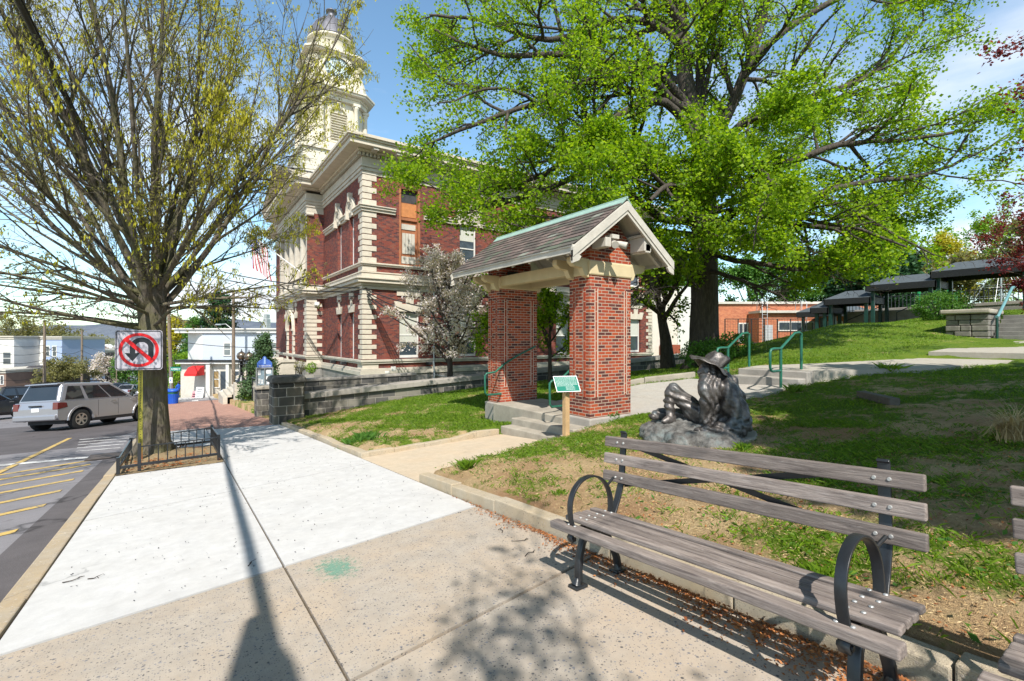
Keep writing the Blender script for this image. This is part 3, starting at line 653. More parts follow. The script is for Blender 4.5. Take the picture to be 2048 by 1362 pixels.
# ------------------------------------------------------------------ walls with holes
def wall_holes(mb, ax, pos, u0, u1, z0, z1, holes, depth, inward):
    """ax 'y': wall in plane y=pos, u is x.  ax 'x': plane x=pos, u is y. inward = +-1 direction of the reveals"""
    us = sorted({u0, u1, *[h[0] for h in holes], *[h[1] for h in holes]}); zs = sorted({z0, z1, *[h[2] for h in holes], *[h[3] for h in holes]})
    pt = (lambda u, z, d=0: (u, pos + inward*d, z)) if ax == 'y' else (lambda u, z, d=0: (pos + inward*d, u, z))
    for a, b_ in zip(us[:-1], us[1:]):
        for c, d in zip(zs[:-1], zs[1:]):
            um, zm = (a+b_)/2, (c+d)/2
            if any(h[0] < um < h[1] and h[2] < zm < h[3] for h in holes): continue
            mb.add([pt(a,c), pt(b_,c), pt(b_,d), pt(a,d)], [(0,1,2,3)])
    for h in holes:
        a, b_, c, d = h[:4]
        mb.add([pt(a,c), pt(b_,c), pt(b_,d), pt(a,d), pt(a,c,depth), pt(b_,c,depth), pt(b_,d,depth), pt(a,d,depth)],
               [(0,1,5,4),(1,2,6,5),(2,3,7,6),(3,0,4,7)])
class WF:                                   # a wall frame of reference: u along the wall, n outwards
    def __init__(s, ax, pos, out): s.ax, s.pos, s.out = ax, pos, out
    def box(s, mb, u0, u1, z0, z1, n0, n1):
        a, b_ = s.pos + s.out*n0, s.pos + s.out*n1
        return mb.box(u0, u1, a, b_, z0, z1) if s.ax == 'y' else mb.box(a, b_, u0, u1, z0, z1)
    def poly(s, mb, pts, n0, n1):
        a, b_ = s.pos + s.out*n0, s.pos + s.out*n1
        return mb.prism(pts, 'y' if s.ax == 'y' else 'x', a, b_)
def ring_pts(u, z, r, n=20, a0=0, a1=2*math.pi): return [(u + r*math.cos(a0+(a1-a0)*i/n), z + r*math.sin(a0+(a1-a0)*i/n)) for i in range(n+1)]
def arch_band(W, mb, u, z, r0, r1, n0, n1, a0=0, a1=math.pi, n=16, ell=1.0):
    for i in range(n):
        t0, t1 = a0+(a1-a0)*i/n, a0+(a1-a0)*(i+1)/n
        W.poly(mb, [(u+r0*math.cos(t0), z+r0*ell*math.sin(t0)), (u+r1*math.cos(t0), z+r1*ell*math.sin(t0)), (u+r1*math.cos(t1), z+r1*ell*math.sin(t1)), (u+r0*math.cos(t1), z+r0*ell*math.sin(t1))], n0, n1)
XT, YT, XR = 7.88, 25.0, 31.2          # hall corner, side wall plane, far end
YP0, YP1, XP, YE = 33.4, 44.2, 6.84, 52.6
hall = thing('town_hall', (XT, YT, Pf(YT)), 'red brick town hall with cream quoins, columned portico and a domed clock tower', 'building')
W_side = WF('y', YT, -1); W_front = WF('x', XT, -1); W_pav = WF('x', XP, -1); W_ret = WF('y', YP0, -1)
Z0, ZW, ZB, ZS, ZQ, ZE, ZC = -.35, .12, 4.15, 5.42, 8.28, 10.15, 11.85
bays = [10.48 + 3.75*k for k in range(6)]
wm = MB()
side_holes = [(c-.6, c+.6, .38, 2.95) for c in bays] + [(c-.58 if k else c-.62, c+.58 if k else c+.62, 5.45, (8.3 if k else 9.75)) for k, c in enumerate(bays)]
front_w = [26.97, 29.47]
fh = [(c-.38, c+.38, .30, 2.9) for c in front_w] + [(c-.38, c+.38, 5.45, 8.3) for c in front_w]
wall_holes(wm, 'y', YT, XT, XR, Z0, ZE, side_holes, .28, 1)
wall_holes(wm, 'x', XT, YT, YP0, Z0, ZE, fh, .28, 1)
wall_holes(wm, 'y', YP0, XP, XT, Z0, ZE, [], .2, 1)
ph_ = [(36.6,37.3,.5,2.9), (40.3,41.2,.5,2.9), (37.9,39.7,-.2,3.3)]
wall_holes(wm, 'x', XP, YP0, YP1, Z0, ZB, ph_, .35, 1)
wm.add([(XP+1.2,YP0,ZB),(XP+1.2,YP1,ZB),(XP+1.2,YP1,ZE),(XP+1.2,YP0,ZE)], [(0,1,2,3)])
wm.add([(XT,YP1,Z0),(XT,YE,Z0),(XT,YE,ZE),(XT,YP1,ZE)], [(0,1,2,3)]); wm.add([(XT,YE,Z0),(XR,YE,Z0),(XR,YE,ZE),(XT,YE,ZE)], [(0,1,2,3)]); wm.add([(XR,YT,Z0),(XR,YE,Z0),(XR,YE,ZE),(XR,YT,ZE)], [(0,1,2,3)])
wm.add([(XP,YP1,Z0),(XT,YP1,Z0),(XT,YP1,ZE),(XP,YP1,ZE)], [(0,1,2,3)])
wm.obj('brick_wall', M_hall, hall)
# granite foundation, water table
fm = MB(); fz = lambda y: Pf(y) - .6
fm.box(XT-.14, XR+.1, YT-.14, YE, -3.2, Z0-.12); fm.box(XP-.14, XT, YP0-.14, YP1+.1, -4.6, Z0-.12)
fm.obj('granite_foundation', M_granite, hall, bevel=.02)
def run(mb, z0, z1, pr, off=0):      # a horizontal course round front, pavilion and side
    mb.box(XT-pr, XR+pr*.5, YT-pr, YT+.05, z0, z1)
    mb.box(XT-pr, XT+.05, YT+.05, YP0-pr, z0, z1)
    mb.box(XP-pr, XT+.05, YP0-pr, YP0+.05, z0, z1)
    mb.box(XP-pr, XP+.05, YP0+.05, YP1+pr, z0, z1)
    mb.box(XT-pr, XT+.05, YP1+pr, YE, z0, z1)
cm = MB(); run(cm, -.47, -.25, .20); run(cm, -.245, -.12, .13); run(cm, .12, .22, .10); run(cm, .223, .34, .15)
cm.obj('water_table', M_limegrey, hall, bevel=.01)
cm = MB()
for z0, z1, pr in ((4.10,4.28,.06),(4.283,4.42,.16),(4.423,4.60,.36),(4.603,4.68,.44),(4.683,4.95,.10),(4.953,5.02,.14)): run(cm, z0, z1, pr)
cm.obj('belt_course', M_lime, hall, bevel=.01)
cm = MB()
for z0, z1, pr in ((5.34,5.42,.10),(5.423,5.50,.16)):
    cm.box(XT-pr, XR+pr*.5, YT-pr, YT+.05, z0, z1); cm.box(XT-pr, XT+.05, YT+.05, YP0-.2, z0, z1)
for z0, z1, pr in ((8.2,8.34,.10),(8.343,8.46,.18),(8.463,8.52,.24)):
    us = [XT-pr] + [v for c in bays for v in (c-.85, c+.85)] + [XR]
    for a, b_ in zip(us[::2], us[1::2]): cm.box(a, b_, YT-pr, YT+.05, z0, z1)
    fs = [YT+.05, front_w[0]-.62, front_w[0]+.62, front_w[1]-.62, front_w[1]+.62, YP0-.7]
    for a, b_ in zip(fs[::2], fs[1::2]): cm.box(XT-pr, XT+.05, a, b_, z0, z1)
cm.obj('string_course', M_lime, hall, bevel=.01)
cm = MB()
for z0, z1, pr in ((10.15,10.32,.06),(10.323,10.5,.12),(10.503,10.62,.18),(10.623,11.05,.08)): run(cm, z0, z1, pr)
cm.obj('entablature', M_limegrey, hall, bevel=.01)
cm = MB()
for z0, z1, pr in ((11.22,11.34,.38),(11.343,11.58,.92),(11.583,11.68,1.02),(11.683,11.84,1.10)): run(cm, z0, z1, pr)
cm.obj('cornice', M_lime, hall, bevel=.012)
cm = MB(); x = XT-.3
while x < XR: cm.box(x, x+.11, YT-.26, YT-.06, 11.05, 11.215); x += .2
y = YT
while y < YP0-.4: cm.box(XT-.26, XT-.06, y, y+.11, 11.05, 11.215); y += .2
y = YP0
while y < YP1: cm.box(XP-.26, XP-.06, y, y+.11, 11.05, 11.215); y += .22
cm.box(XT-.3, XR, YT-.1, YT, 11.05, 11.22); cm.box(XT-.1, XT, YT, YP0, 11.05, 11.22)
tag(cm.obj('dentil_course', M_limegrey, hall))
cm = MB(); x = XT+.3
while x < XR: cm.box(x, x+.28, YT-.85, YT-.1, 11.225, 11.34); x += 1.25
parts(cm, 'bracket', M_offw, hall)
rm = MB(); rm.hull8([(XT-1.0,YT-1.0,11.86),(XR+.4,YT-1.0,11.86),(XR+.4,YE+.6,11.86),(XT-1.0,YE+.6,11.86)], [(XT+5,YT+5,12.9),(XR-5,YT+5,12.9),(XR-5,YE-5,12.9),(XT+5,YE-5,12.9)])
rm.obj('roof', M_lead, hall)
# quoins
def quoins(x, y, sx, sy, z0, z1, n, name='quoins', A=.72, B=.46, pr=.035, base=None):
    mb = MB(); h = (z1-z0)/n
    for i in range(n):
        a, b_ = (A, B) if i % 2 == 0 else (B, A)
        a2, b2 = (B, A) if i % 2 == 0 else (A, B)
        za, zb = z0+i*h+.02, z0+(i+1)*h-.02
        mb.box(x-sx*pr, x+sx*a, y-sy*pr, y+sy*(b2), za, zb) if False else None
        mb.box(x-sx*pr, x+sx*a, y-sy*pr, y+sy*.02, za, zb)
        mb.box(x-sx*pr, x+sx*.02, y+sy*.02, y+sy*b2, za, zb)
    return mb.obj(name, M_lime, hall, bevel=.012)
quoins(XT, YT, 1, 1, .36, 4.08, 14, 'corner_quoins'); quoins(XT, YT, 1, 1, 5.02, 5.34, 1, 'corner_quoins'); quoins(XT, YT, 1, 1, 5.5, 8.2, 9, 'corner_quoins'); quoins(XT, YT, 1, 1, 8.52, 10.15, 5, 'corner_quoins')
quoins(XP, YP0, 1, 1, .36, 4.08, 14, 'corner_quoins', A=.95, B=.62); quoins(XR, YT, -1, 1, .36, 4.08, 14, 'corner_quoins'); quoins(XR, YT, -1, 1, 5.5, 8.2, 9, 'corner_quoins')
mb = MB(); mb.box(XT-.04, XT+.82, YT-.04, YT+.02, -.12, .12); mb.box(XT-.04, XT+.02, YT+.02, YT+.8, -.12, .12); mb.box(XP-.04, XP+.98, YP0-.04, YP0+.02, -.12, .12); parts(mb, 'corner_block', M_lime, hall)
# sash windows
def sash(W, u0, u1, z0, z1, sill=True, blind=.5, mid=.5, n=.2, fw=.09):
    f = MB(); W.box(f, u0, u0+fw, z0, z1, -n-.06, -n+.03); W.box(f, u1-fw, u1, z0, z1, -n-.06, -n+.03)
    W.box(f, u0+fw, u1-fw, z1-fw, z1, -n-.06, -n+.03); W.box(f, u0+fw, u1-fw, z0, z0+fw*1.6, -n-.06, -n+.03)
    zm = z0+(z1-z0)*mid; W.box(f, u0+fw, u1-fw, zm-.035, zm+.035, -n-.06, -n+.02)
    fo = f.obj('window', M_white, hall, bevel=.006)
    p = MB(); W.box(p, u0+fw, u1-fw, z0+fw, zm-.03, -n-.05, -n-.03); W.box(p, u0+fw, u1-fw, zm+.03, z1-fw, -n-.03, -n-.01); p.obj('pane', M_glass, fo)
    if blind:
        q = MB(); W.box(q, u0+fw+.01, u1-fw-.01, z1-fw-(z1-z0)*blind, z1-fw, -n-.008, -n-.004); q.obj('blind', M_blind, fo)
    return fo
def keyed_lintel(mb, W, u, w, z, flare=.22, h=.5, kh=.85, n=.05):
    W.poly(mb, [(u-w, z), (u+w, z), (u+w+flare, z+h), (u+w*.62, z+h), (u+w*.62, z+h-.13), (u+w*.3, z+h-.13), (u+w*.34, z+kh), (u-w*.34, z+kh), (u-w*.3, z+h-.13), (u-w*.62, z+h-.13), (u-w*.62, z+h), (u-w-flare, z+h)], -.02, n)
lm = MB()
for k, c in enumerate(bays):
    sash(W_side, c-.6, c+.6, .40, 2.93, blind=.62 if k < 2 else .45, mid=.5)
    keyed_lintel(lm, W_side, c, .72, 2.96, .2, .55, .8); W_side.box(lm, c-.75, c+.75, 3.62+.2, 4.08, -.02, .06)
    if k: sash(W_side, c-.58, c+.58, 5.5, 8.28, blind=.3, mid=.5)
for c in front_w:
    sash(W_front, c-.38, c+.38, .33, 2.88, blind=.3, mid=.5); sash(W_front, c-.38, c+.38, 5.5, 8.28, blind=.2, mid=.42)
    keyed_lintel(lm, W_front, c, .46, 2.93, .16, .42, .75, .06); W_front.box(lm, c-.42, c+.42, 3.78, 4.06, -.02, .05)
    for s in (-1, 1): W_front.box(lm, c+s*.38-.06, c+s*.38+.06, 3.68, 3.78, -.02, .05)
for a, b_ in ((36.6,37.3),(40.3,41.2)):
    sash(W_pav, a, b_, .5, 2.88, blind=.3); keyed_lintel(lm, W_pav, (a+b_)/2, .46, 2.93, .16, .42, .75, .06); W_pav.box(lm, a, b_, 3.75, 4.05, -.02, .05)
parts(lm, 'lintel', M_lime, hall, .01, .005)
# arched window heads with roundels on upper storey
am = MB(); tr = MB()
for W, cs, r in ((W_side, bays[1:], .62), (W_front, front_w, .48)):
    for c in cs:
        W.poly(tr, ring_pts(c, 8.62, r, 20, 0, math.pi), -.02, .03); W.box(tr, c-r, c+r, 8.3, 8.62, -.02, .03)
        arch_band(W, am, c, 8.62, r, r+.17, -.02, .12); arch_band(W, am, c, 8.62, r+.17, r+.24, -.02, .16)
        arch_band(W, am, c, 8.78, .24, .33, .0, .12, 0, 2*math.pi, 18)
        for t in range(4):
            a = t*math.pi/2+.78; arch_band(W, am, c+.1*math.cos(a), 8.78+.1*math.sin(a), .03, .10, .02, .09, 0, 2*math.pi, 8)
        W.poly(am, [(c-.08, 8.62+r-.02), (c+.08, 8.62+r-.02), (c+.13, 8.62+r+.48), (c-.13, 8.62+r+.48)], -.02, .24)
        for s in (-1, 1): W.box(am, c+s*(r+.12)-.14, c+s*(r+.12)+.14, 8.2, 8.62, -.02, .2)
parts(tr, 'arch_tympanum', M_limegrey, hall); parts(am, 'arch_moulding', M_lime, hall, .008)
# boarded opening, first bay
bm_ = MB(); c = bays[0]
W_side.box(bm_, c-.62, c+.62, 5.45, 9.75, -.26, -.20); W_side.box(bm_, c-.62, c-.5, 5.45, 9.75, -.2, .02); W_side.box(bm_, c+.5, c+.62, 5.45, 9.75, -.2, .02)
W_side.box(bm_, c-.5, c+.5, 8.05, 8.2, -.2, -.1); W_side.box(bm_, c-.5, c+.5, 5.45, 5.6, -.2, -.1)
bw = bm_.obj('boarded_window', M_boards, hall)
bp = MB()
for k in range(4): W_side.box(bp, c-.36+k*.19, c-.19+k*.19, 6.2, 7.35, -.2, -.165)
W_side.box(bp, c-.4, c+.42, 7.55, 7.85, -.2, -.165); W_side.box(bp, c-.4, c+.42, 5.65, 6.05, -.2, -.165); parts(bp, 'board', M_offw, bw, 0, .002)
vd = MB(); W_side.box(vd, c-.5, c+.5, 9.05, 9.72, -.2, -.19); vd.obj('open_gap', M_tar, bw)
W_side.box(bp := MB(), c-.45, c+.45, 8.25, 9.0, -.2, -.16); bp.obj('plywood_sheet', flat('orange_plywood', (.50,.20,.07), .7, var=.2), bw)
# portico: pilasters, columns, entablature, pediment
for yq in (YP0+.02, YP1-.62-.02):
    pm = MB(); pm.box(XP-.02, XP+1.22, yq, yq+.62, 5.02, 5.3); pm.box(XP+.04, XP+1.2, yq+.05, yq+.57, 5.3, 9.55); pm.box(XP-.03, XP+1.22, yq-.01, yq+.63, 9.6, 9.75); pm.box(XP-.06, XP+1.24, yq-.04, yq+.66, 9.76, 9.95)
    pm.tube([(XP-.06, yq-.08, 9.66), (XP+.4, yq-.08, 9.66)], .11, 10); pm.tube([(XP-.06, yq+.7, 9.66), (XP+.4, yq+.7, 9.66)], .11, 10)
    pm.obj('pilaster', M_limegrey, hall, bevel=.015)
for k in range(4):
    yc = YP0 + 2.35 + k*2.03; c = MB()
    c.box(XP-.02, XP+.66, yc-.36, yc+.36, 5.02, 5.2); c.lathe([(.36,5.2),(.36,5.3),(.31,5.34),(.30,5.4),(.305,7),(.255,9.45),(.29,9.52)], (XP+.32, yc), 20)
    c.box(XP-.02, XP+.66, yc-.34, yc+.34, 9.72, 9.95)
    for s in (-1, 1): c.tube([(XP-.02, yc+s*.3, 9.62), (XP+.66, yc+s*.3, 9.62)], .12, 12)
    c.obj('column', M_limegrey, hall)
pe = MB(); pe.box(XP-.02, XT+.02, YP0-.003, YP1, 9.95, 10.15); pe.box(XP+.06, XT, YP0+.02, YP1-.02, 9.955, 10.6); pe.obj('portico_beam', M_limegrey, hall)
yc = (YP0+YP1)/2; hw = (YP1-YP0)/2 + 1.0; pk = 14.05
pd = MB(); pd.prism([(yc-hw+.6,11.85),(yc+hw-.6,11.85),(yc,pk-.45)], 'x', XP-.02, XT+4); pd.obj('pediment_wall', M_limegrey, hall)
pc = MB()
for s in (-1, 1):
    for o_, w_, pr in ((0, .16, 1.1), (.165, .10, 1.2)):
        a = (yc+s*hw, 11.86+o_); b_ = (yc, pk+o_); dz = w_
        pts = [a, b_, (b_[0], b_[1]+dz), (a[0], a[1]+dz)]
        pc.prism(pts if s < 0 else pts[::-1], 'x', XP-pr+(.003 if s>0 else 0), XT+5)
pc.obj('pediment_cornice', M_lime, hall)
pr_ = MB(); pr_.add([(XP-1.2,yc-hw-.05,12.15),(XP-1.2,yc,pk+.30),(XT+9,yc,pk+.30),(XT+9,yc-hw-.05,12.15),(XP-1.2,yc+hw+.05,12.15),(XT+9,yc+hw+.05,12.15)], [(0,1,2,3),(1,4,5,2)])
pr_.obj('pediment_roof', M_lead, hall)
bl = MB()
for k in range(5):
    ya = YP0+.75+k*2.03; n_ = 7
    bl.box(XP+.12, XP+.42, ya, ya+1.2, 5.02, 5.14); bl.box(XP+.10, XP+.44, ya, ya+1.2, 5.62, 5.74)
    for j in range(n_): bl.lathe([(.05,5.14),(.09,5.3),(.045,5.5),(.06,5.62)], (XP+.27, ya+.1+j*.167), 8)
bl.obj('balcony_balustrade', M_limegrey, hall)
# entrance: arch surround, door, plaque
em = MB(); u = 38.8
arch_band(W_pav, em, u, 2.1, .95, 1.28, -.02, .14, 0, math.pi, 16, 1.1); arch_band(W_pav, em, u, 2.1, 1.28, 1.36, -.02, .20, 0, math.pi, 16, 1.1)
for s in (-1, 1):
    for k in range(6):
        w_ = .50 if k % 2 else .38
        a = u+s*.95; W_pav.box(em, min(a, a+s*w_), max(a, a+s*w_), -.2+k*.38, -.2+k*.38+.34, -.3, .12)
    W_pav.box(em, u+s*1.15-.28, u+s*1.15+.28, 2.02, 2.16, -.02, .2)
W_pav.poly(em, [(u-.12, 3.1), (u+.12, 3.1), (u+.2, 3.55), (u-.2, 3.55)], -.02, .28)
W_pav.box(em, u-1.05, u+1.05, 3.42, 4.05, -.02, .09)
em.obj('entrance_surround', M_lime, hall, bevel=.012)
pn = MB(); W_pav.box(pn, u-.9, u+.9, 3.5, 3.97, .09, .11); pn.obj('inscription_panel', M_limegrey, hall)
dm = MB(); W_pav.box(dm, u-.93, u+.93, -.2, 2.1, -.32, -.26); W_pav.box(dm, u-.93, u-.2, -.1, 2.3, -.26, -.2)
dr = dm.obj('door', M_door, hall); gm_ = MB(); W_pav.poly(gm_, ring_pts(u, 2.1, .93, 16, 0, math.pi), -.32, -.27); gm_.obj('fanlight', M_glass, dr)
st = MB()
for s in (0, 1):
    ys_ = u + (-2.6 if s == 0 else 2.2)
    pts = [(XP-.2,-.2),(XP-1.1,-.2),(XP-2.9,-1.35),(XP-2.9,-1.55),(XP-3.3,-1.55),(XP-3.3,-3.6),(XP-.2,-3.6)]
    st.prism(pts, 'y', ys_, ys_+.4)
    cp = [(XP-.2,-.02),(XP-1.15,-.02),(XP-2.95,-1.18),(XP-3.4,-1.38),(XP-3.4,-1.54),(XP-2.85,-1.36),(XP-1.1,-.19),(XP-.2,-.19)]
    st.prism(cp, 'y', ys_-.08, ys_+.48)
for k in range(14): st.box(XP-.9-k*.26-.26, XP-.2, u-2.2, u+2.2, -3.6-.001*k, -.35-k*.16)
st.obj('entrance_stairs', M_limegrey, hall)
# ---------------- clock tower
TX, TY = 9.75, 38.8
tm = MB(); tm.box(TX-2.6, TX+2.6, TY-2.6, TY+2.6, 11.5, 15.2); tm.box(TX-2.75, TX+2.75, TY-2.75, TY+2.75, 15.2, 15.45); tm.box(TX-2.55, TX+2.55, TY-2.55, TY+2.55, 15.453, 15.9)
tb = tm.obj('tower_base', M_cream, hall, bevel=.03)
bf = MB(); c8 = [(TX+2.25*math.cos(R(22.5+45*k))/math.cos(R(22.5)), TY+2.25*math.sin(R(22.5+45*k))/math.cos(R(22.5))) for k in range(8)]
def cut(r, c): return [(TX+sx*r, TY+sy*(r-c)) if k == 0 else (TX+sx*(r-c), TY+sy*r) for sx, sy, order in ((1,1,(0,1)),(-1,1,(1,0)),(-1,-1,(0,1)),(1,-1,(1,0))) for k in order]
bf.prism(cut(2.05, .75), 'z', 15.9, 19.5); bfo = bf.obj('belfry', M_cream, hall)
lv = MB(); arcs = MB(); cols = MB()
for sx, sy in ((-1,0),(0,-1),(1,0),(0,1)):
    W = WF('x' if sx else 'y', (TX+sx*2.05) if sx else (TY+sy*2.05), sx or sy); cu = TY if sx else TX
    for k in range(11): W.box(lv, cu-.55, cu+.55, 16.4+k*.2, 16.4+k*.2+.05, .02, .14)
    W.box(lv, cu-.6, cu+.6, 16.3, 18.3, -.05, .02)
    arch_band(W, arcs, cu, 18.2, .62, .85, .0, .14); W.box(arcs, cu-.85, cu-.62, 16.2, 18.2, 0, .14); W.box(arcs, cu+.62, cu+.85, 16.2, 18.2, 0, .14); W.box(arcs, cu-.95, cu+.95, 16.05, 16.2, 0, .2)
    W.poly(arcs, [(cu-.1,18.8),(cu+.1,18.8),(cu+.15,19.25),(cu-.15,19.25)], 0, .25)
    for s in (-1, 1):
        px_, py_ = (TX+sx*2.25, TY+s*1.25) if sx else (TX+s*1.25, TY+sy*2.25)
        cols.lathe([(.24,15.9),(.24,16.05),(.19,16.1),(.19,17.5),(.165,18.95),(.22,19.05),(.24,19.2)], (px_, py_), 12); cols.box(px_-.25, px_+.25, py_-.25, py_+.25, 19.2, 19.4)
parts(lv, 'louvre', flat('louvre_paint', (.55,.50,.38), .6), bfo); parts(arcs, 'belfry_arch', M_cream, bfo, .01); parts(cols, 'belfry_column', M_cream, bfo)
cn = MB()
for r, c, z0, z1 in ((2.3,.8,19.4,19.7),(2.4,.85,19.703,19.9),(2.75,.95,19.903,20.05),(2.85,1.0,20.053,20.2)): cn.prism(cut(r, c), 'z', z0, z1)
cn.obj('belfry_cornice', M_cream, hall, bevel=.015)
ck = MB(); prof = [(2.15,20.2),(2.1,20.7),(1.95,21.3),(1.8,22.0),(1.72,22.9)]
for (r0, z0), (r1, z1) in zip(prof[:-1], prof[1:]):
    a, b_ = cut(r0, .62), cut(r1, .5); n_ = 8
    ck.add([(x,y,z0) for x, y in a]+[(x,y,z1) for x, y in b_], [(i,(i+1)%8,8+(i+1)%8,8+i) for i in range(8)])
cks = ck.obj('clock_stage', M_cream, hall)
sc_ = MB()
for sx in (-1, 1):
    for sy in (-1, 1):
        d = Vector((sx, sy, 0)).normalized(); o = Vector((TX, TY, 0))
        pts = [o+d*2.65+Vector((0,0,20.25)), o+d*2.62+Vector((0,0,20.9)), o+d*2.4+Vector((0,0,21.6)), o+d*2.2+Vector((0,0,22.2))]
        for p, q in zip(pts[:-1], pts[1:]): sc_.bar(p, q, .5, .35, d)
        t = Vector((-d.y, d.x, 0)); c0 = o+d*2.4+Vector((0,0,22.45)); sc_.tube([c0-t*.28, c0+t*.28], .27, 14)
        c1 = o+d*2.5+Vector((0,0,20.5)); sc_.tube([c1-t*.28, c1+t*.28], .2, 14)
parts(sc_, 'scroll_bracket', M_cream, cks, .02)
cn = MB()
for r, c, z0, z1 in ((1.85,.55,22.9,23.1),(2.2,.62,23.103,23.22),(2.3,.66,23.223,23.38)): cn.prism(cut(r, c), 'z', z0, z1)
cn.obj('clock_cornice', M_cream, hall, bevel=.015)
dr_ = MB(); dr_.lathe([(1.75,23.38),(1.65,23.45),(1.6,23.6),(1.6,24.7),(1.72,24.76),(1.8,24.82),(1.8,24.95),(1.72,25.0)], (TX,TY), 40); dr_.obj('drum', M_cream, hall)
do = MB(); do.lathe([(1.8,25.0),(1.74,25.12),(1.55,25.75),(1.25,26.3),(.85,26.75),(.5,26.98),(.42,27.0),(.42,27.1),(.3,27.15),(.26,27.6),(.42,27.62),(.42,27.7),(.15,27.78),(.05,28.0)], (TX,TY), 40)
dob = do.obj('dome', M_lead, hall); ri = MB()
for k in range(20):
    a = 2*math.pi*k/20; pts = [(TX+r*math.cos(a), TY+r*math.sin(a), z) for r, z in ((1.76,25.12),(1.57,25.75),(1.27,26.3),(.87,26.75),(.5,26.98))]; ri.tube(pts, .03, 5)
ri.obj('dome_ribs', M_lead, dob)
M_face = flat('pale_clock_face', (.55,.66,.68), .4, var=.05, bmp=0); M_num = flat('dark_clock_numerals', (.02,.035,.045), .4, bmp=0)
for sx, sy in ((-1,0),(0,-1)):
    W = WF('x' if sx else 'y', (TX+sx*1.95) if sx else (TY+sy*1.95), sx or sy); cu = TY if sx else TX; zc = 21.95
    rim = MB(); arch_band(W, rim, cu, zc, .98, 1.22, -.3, .12, 0, 2*math.pi, 40); ro = rim.obj('clock', M_cream, cks)
    fc_ = MB(); W.poly(fc_, ring_pts(cu, zc, .99, 40)[:-1], -.1, -.02); fc_.m = 0; fo_ = fc_.obj('clock_face', M_face, cks)
    nm = MB(); arch_band(W, nm, cu, zc, .93, .97, -.02, -.005, 0, 2*math.pi, 40); arch_band(W, nm, cu, zc, .565, .58, -.02, -.005, 0, 2*math.pi, 40)
    sgn = -1 if (W.ax == 'x') else 1
    rom = ['XII','I','II','III','IIII','V','VI','VII','VIII','IX','X','XI']
    for k, s_ in enumerate(rom):
        a = math.pi/2 - k*math.pi/6; wtot = {'I':.07,'V':.13,'X':.13}
        L = sum(wtot[ch] for ch in s_); off = -L/2
        dirr = (math.cos(a), math.sin(a)); tn = (math.sin(a), -math.cos(a))
        def put(o0, r0, o1, r1, w_):
            p = [(dirr[0]*r0+tn[0]*(o0-w_), dirr[1]*r0+tn[1]*(o0-w_)), (dirr[0]*r0+tn[0]*(o0+w_), dirr[1]*r0+tn[1]*(o0+w_)), (dirr[0]*r1+tn[0]*(o1+w_), dirr[1]*r1+tn[1]*(o1+w_)), (dirr[0]*r1+tn[0]*(o1-w_), dirr[1]*r1+tn[1]*(o1-w_))]
            W.poly(nm, [(cu+sgn*q[0], zc+q[1]) for q in p], -.02, -.006)
        for ch in s_:
            w0 = wtot[ch]; cc = off + w0/2
            if ch == 'I': put(cc, .62, cc, .88, .018)
            if ch == 'V': put(cc, .62, cc-.04, .88, .016); put(cc, .62, cc+.04, .88, .012)
            if ch == 'X': put(cc-.04, .62, cc+.04, .88, .012); put(cc+.04, .62, cc-.04, .88, .016)
            off += w0
    for ang, r1, w_ in ((math.pi/2 - 2*math.pi*(9.82/12), .48, .045), (math.pi/2 - 2*math.pi*(49/60), .80, .03)):
        dx, dy = math.cos(ang), math.sin(ang)
        W.poly(nm, [(cu+sgn*(-.15*dx-w_*dy), zc-.15*dy+w_*dx), (cu+sgn*(-.15*dx+w_*dy), zc-.15*dy-w_*dx), (cu+sgn*(r1*dx+.3*w_*dy), zc+r1*dy-.3*w_*dx), (cu+sgn*(r1*dx-.3*w_*dy), zc+r1*dy+.3*w_*dx)], .0, .015)
    W.poly(nm, ring_pts(cu, zc, .07, 12)[:-1], .0, .02); nm.obj('clock_hands', M_num, fo_)
for o_ in list(scene.collection.objects):
    q_ = o_
    while q_.parent: q_ = q_.parent
    if q_ is hall and o_.type == 'MESH' and len(o_.data.vertices):
        zz_ = np.zeros(len(o_.data.vertices)*3, np.float32); o_.data.vertices.foreach_get('co', zz_); zz_ = zz_.reshape(-1,3); b0_ = 15.9-hall.location.z
        if zz_[:,2].min() > b0_-.8 and zz_[:,2].max() > b0_+.01: zz_[:,2] = np.where(zz_[:,2] > b0_, b0_+(zz_[:,2]-b0_)*.955, zz_[:,2]); o_.data.vertices.foreach_set('co', zz_.ravel()); o_.data.update()
# fittings on the hall
for i, (u_, W) in enumerate(((11.55, W_side), (15.8, W_side), (27.9, W_front), (30.2, W_front))):
    fl = MB(); W.box(fl, u_-.14, u_+.14, -.02, .14, .05, .35); fo = fl.obj('floodlight', M_black, hall, bevel=.02)
mb = MB(); W_side.box(mb, 9.35, 9.62, -.28, -.05, .1, .2); W_side.box(mb, 9.0, 9.25, -.42, -.28, .1, .22); mb.obj('meter_box', M_white, hall, bevel=.02)
mb = MB(); mb.tube([(11.9,YT-.12,4.1),(11.9,YT-.12,.2),(11.85,YT-.3,-.7),(11.6,YT-.35,-1.15),(10.9,YT-.35,-1.25)], .05, 8); mb.tube([(11.85,YT-.12,.2),(11.85,YT-.22,-.6),(14,YT-.5,-1.0),(20,YT-.5,-.8)], .045, 8); parts(mb, 'conduit', M_steel, hall)
mb = MB(); mb.tube([(XP+.6,YP0-.1,3.75),(XP+.6,YP0-.35,3.75)], .05, 8); mb.ball((XP+.6,YP0-.42,3.68), .13, 10); mb.box(XP+.45,XP+.75,YP0-.12,YP0-.05,3.6,3.9); mb.obj('security_camera', M_white, hall)
mb = MB(); mb.ball((XT-.35,YP0-.5,4.75), .22, 14, (1,.6,1.1)); mb.obj('round_bell', M_offw, hall)

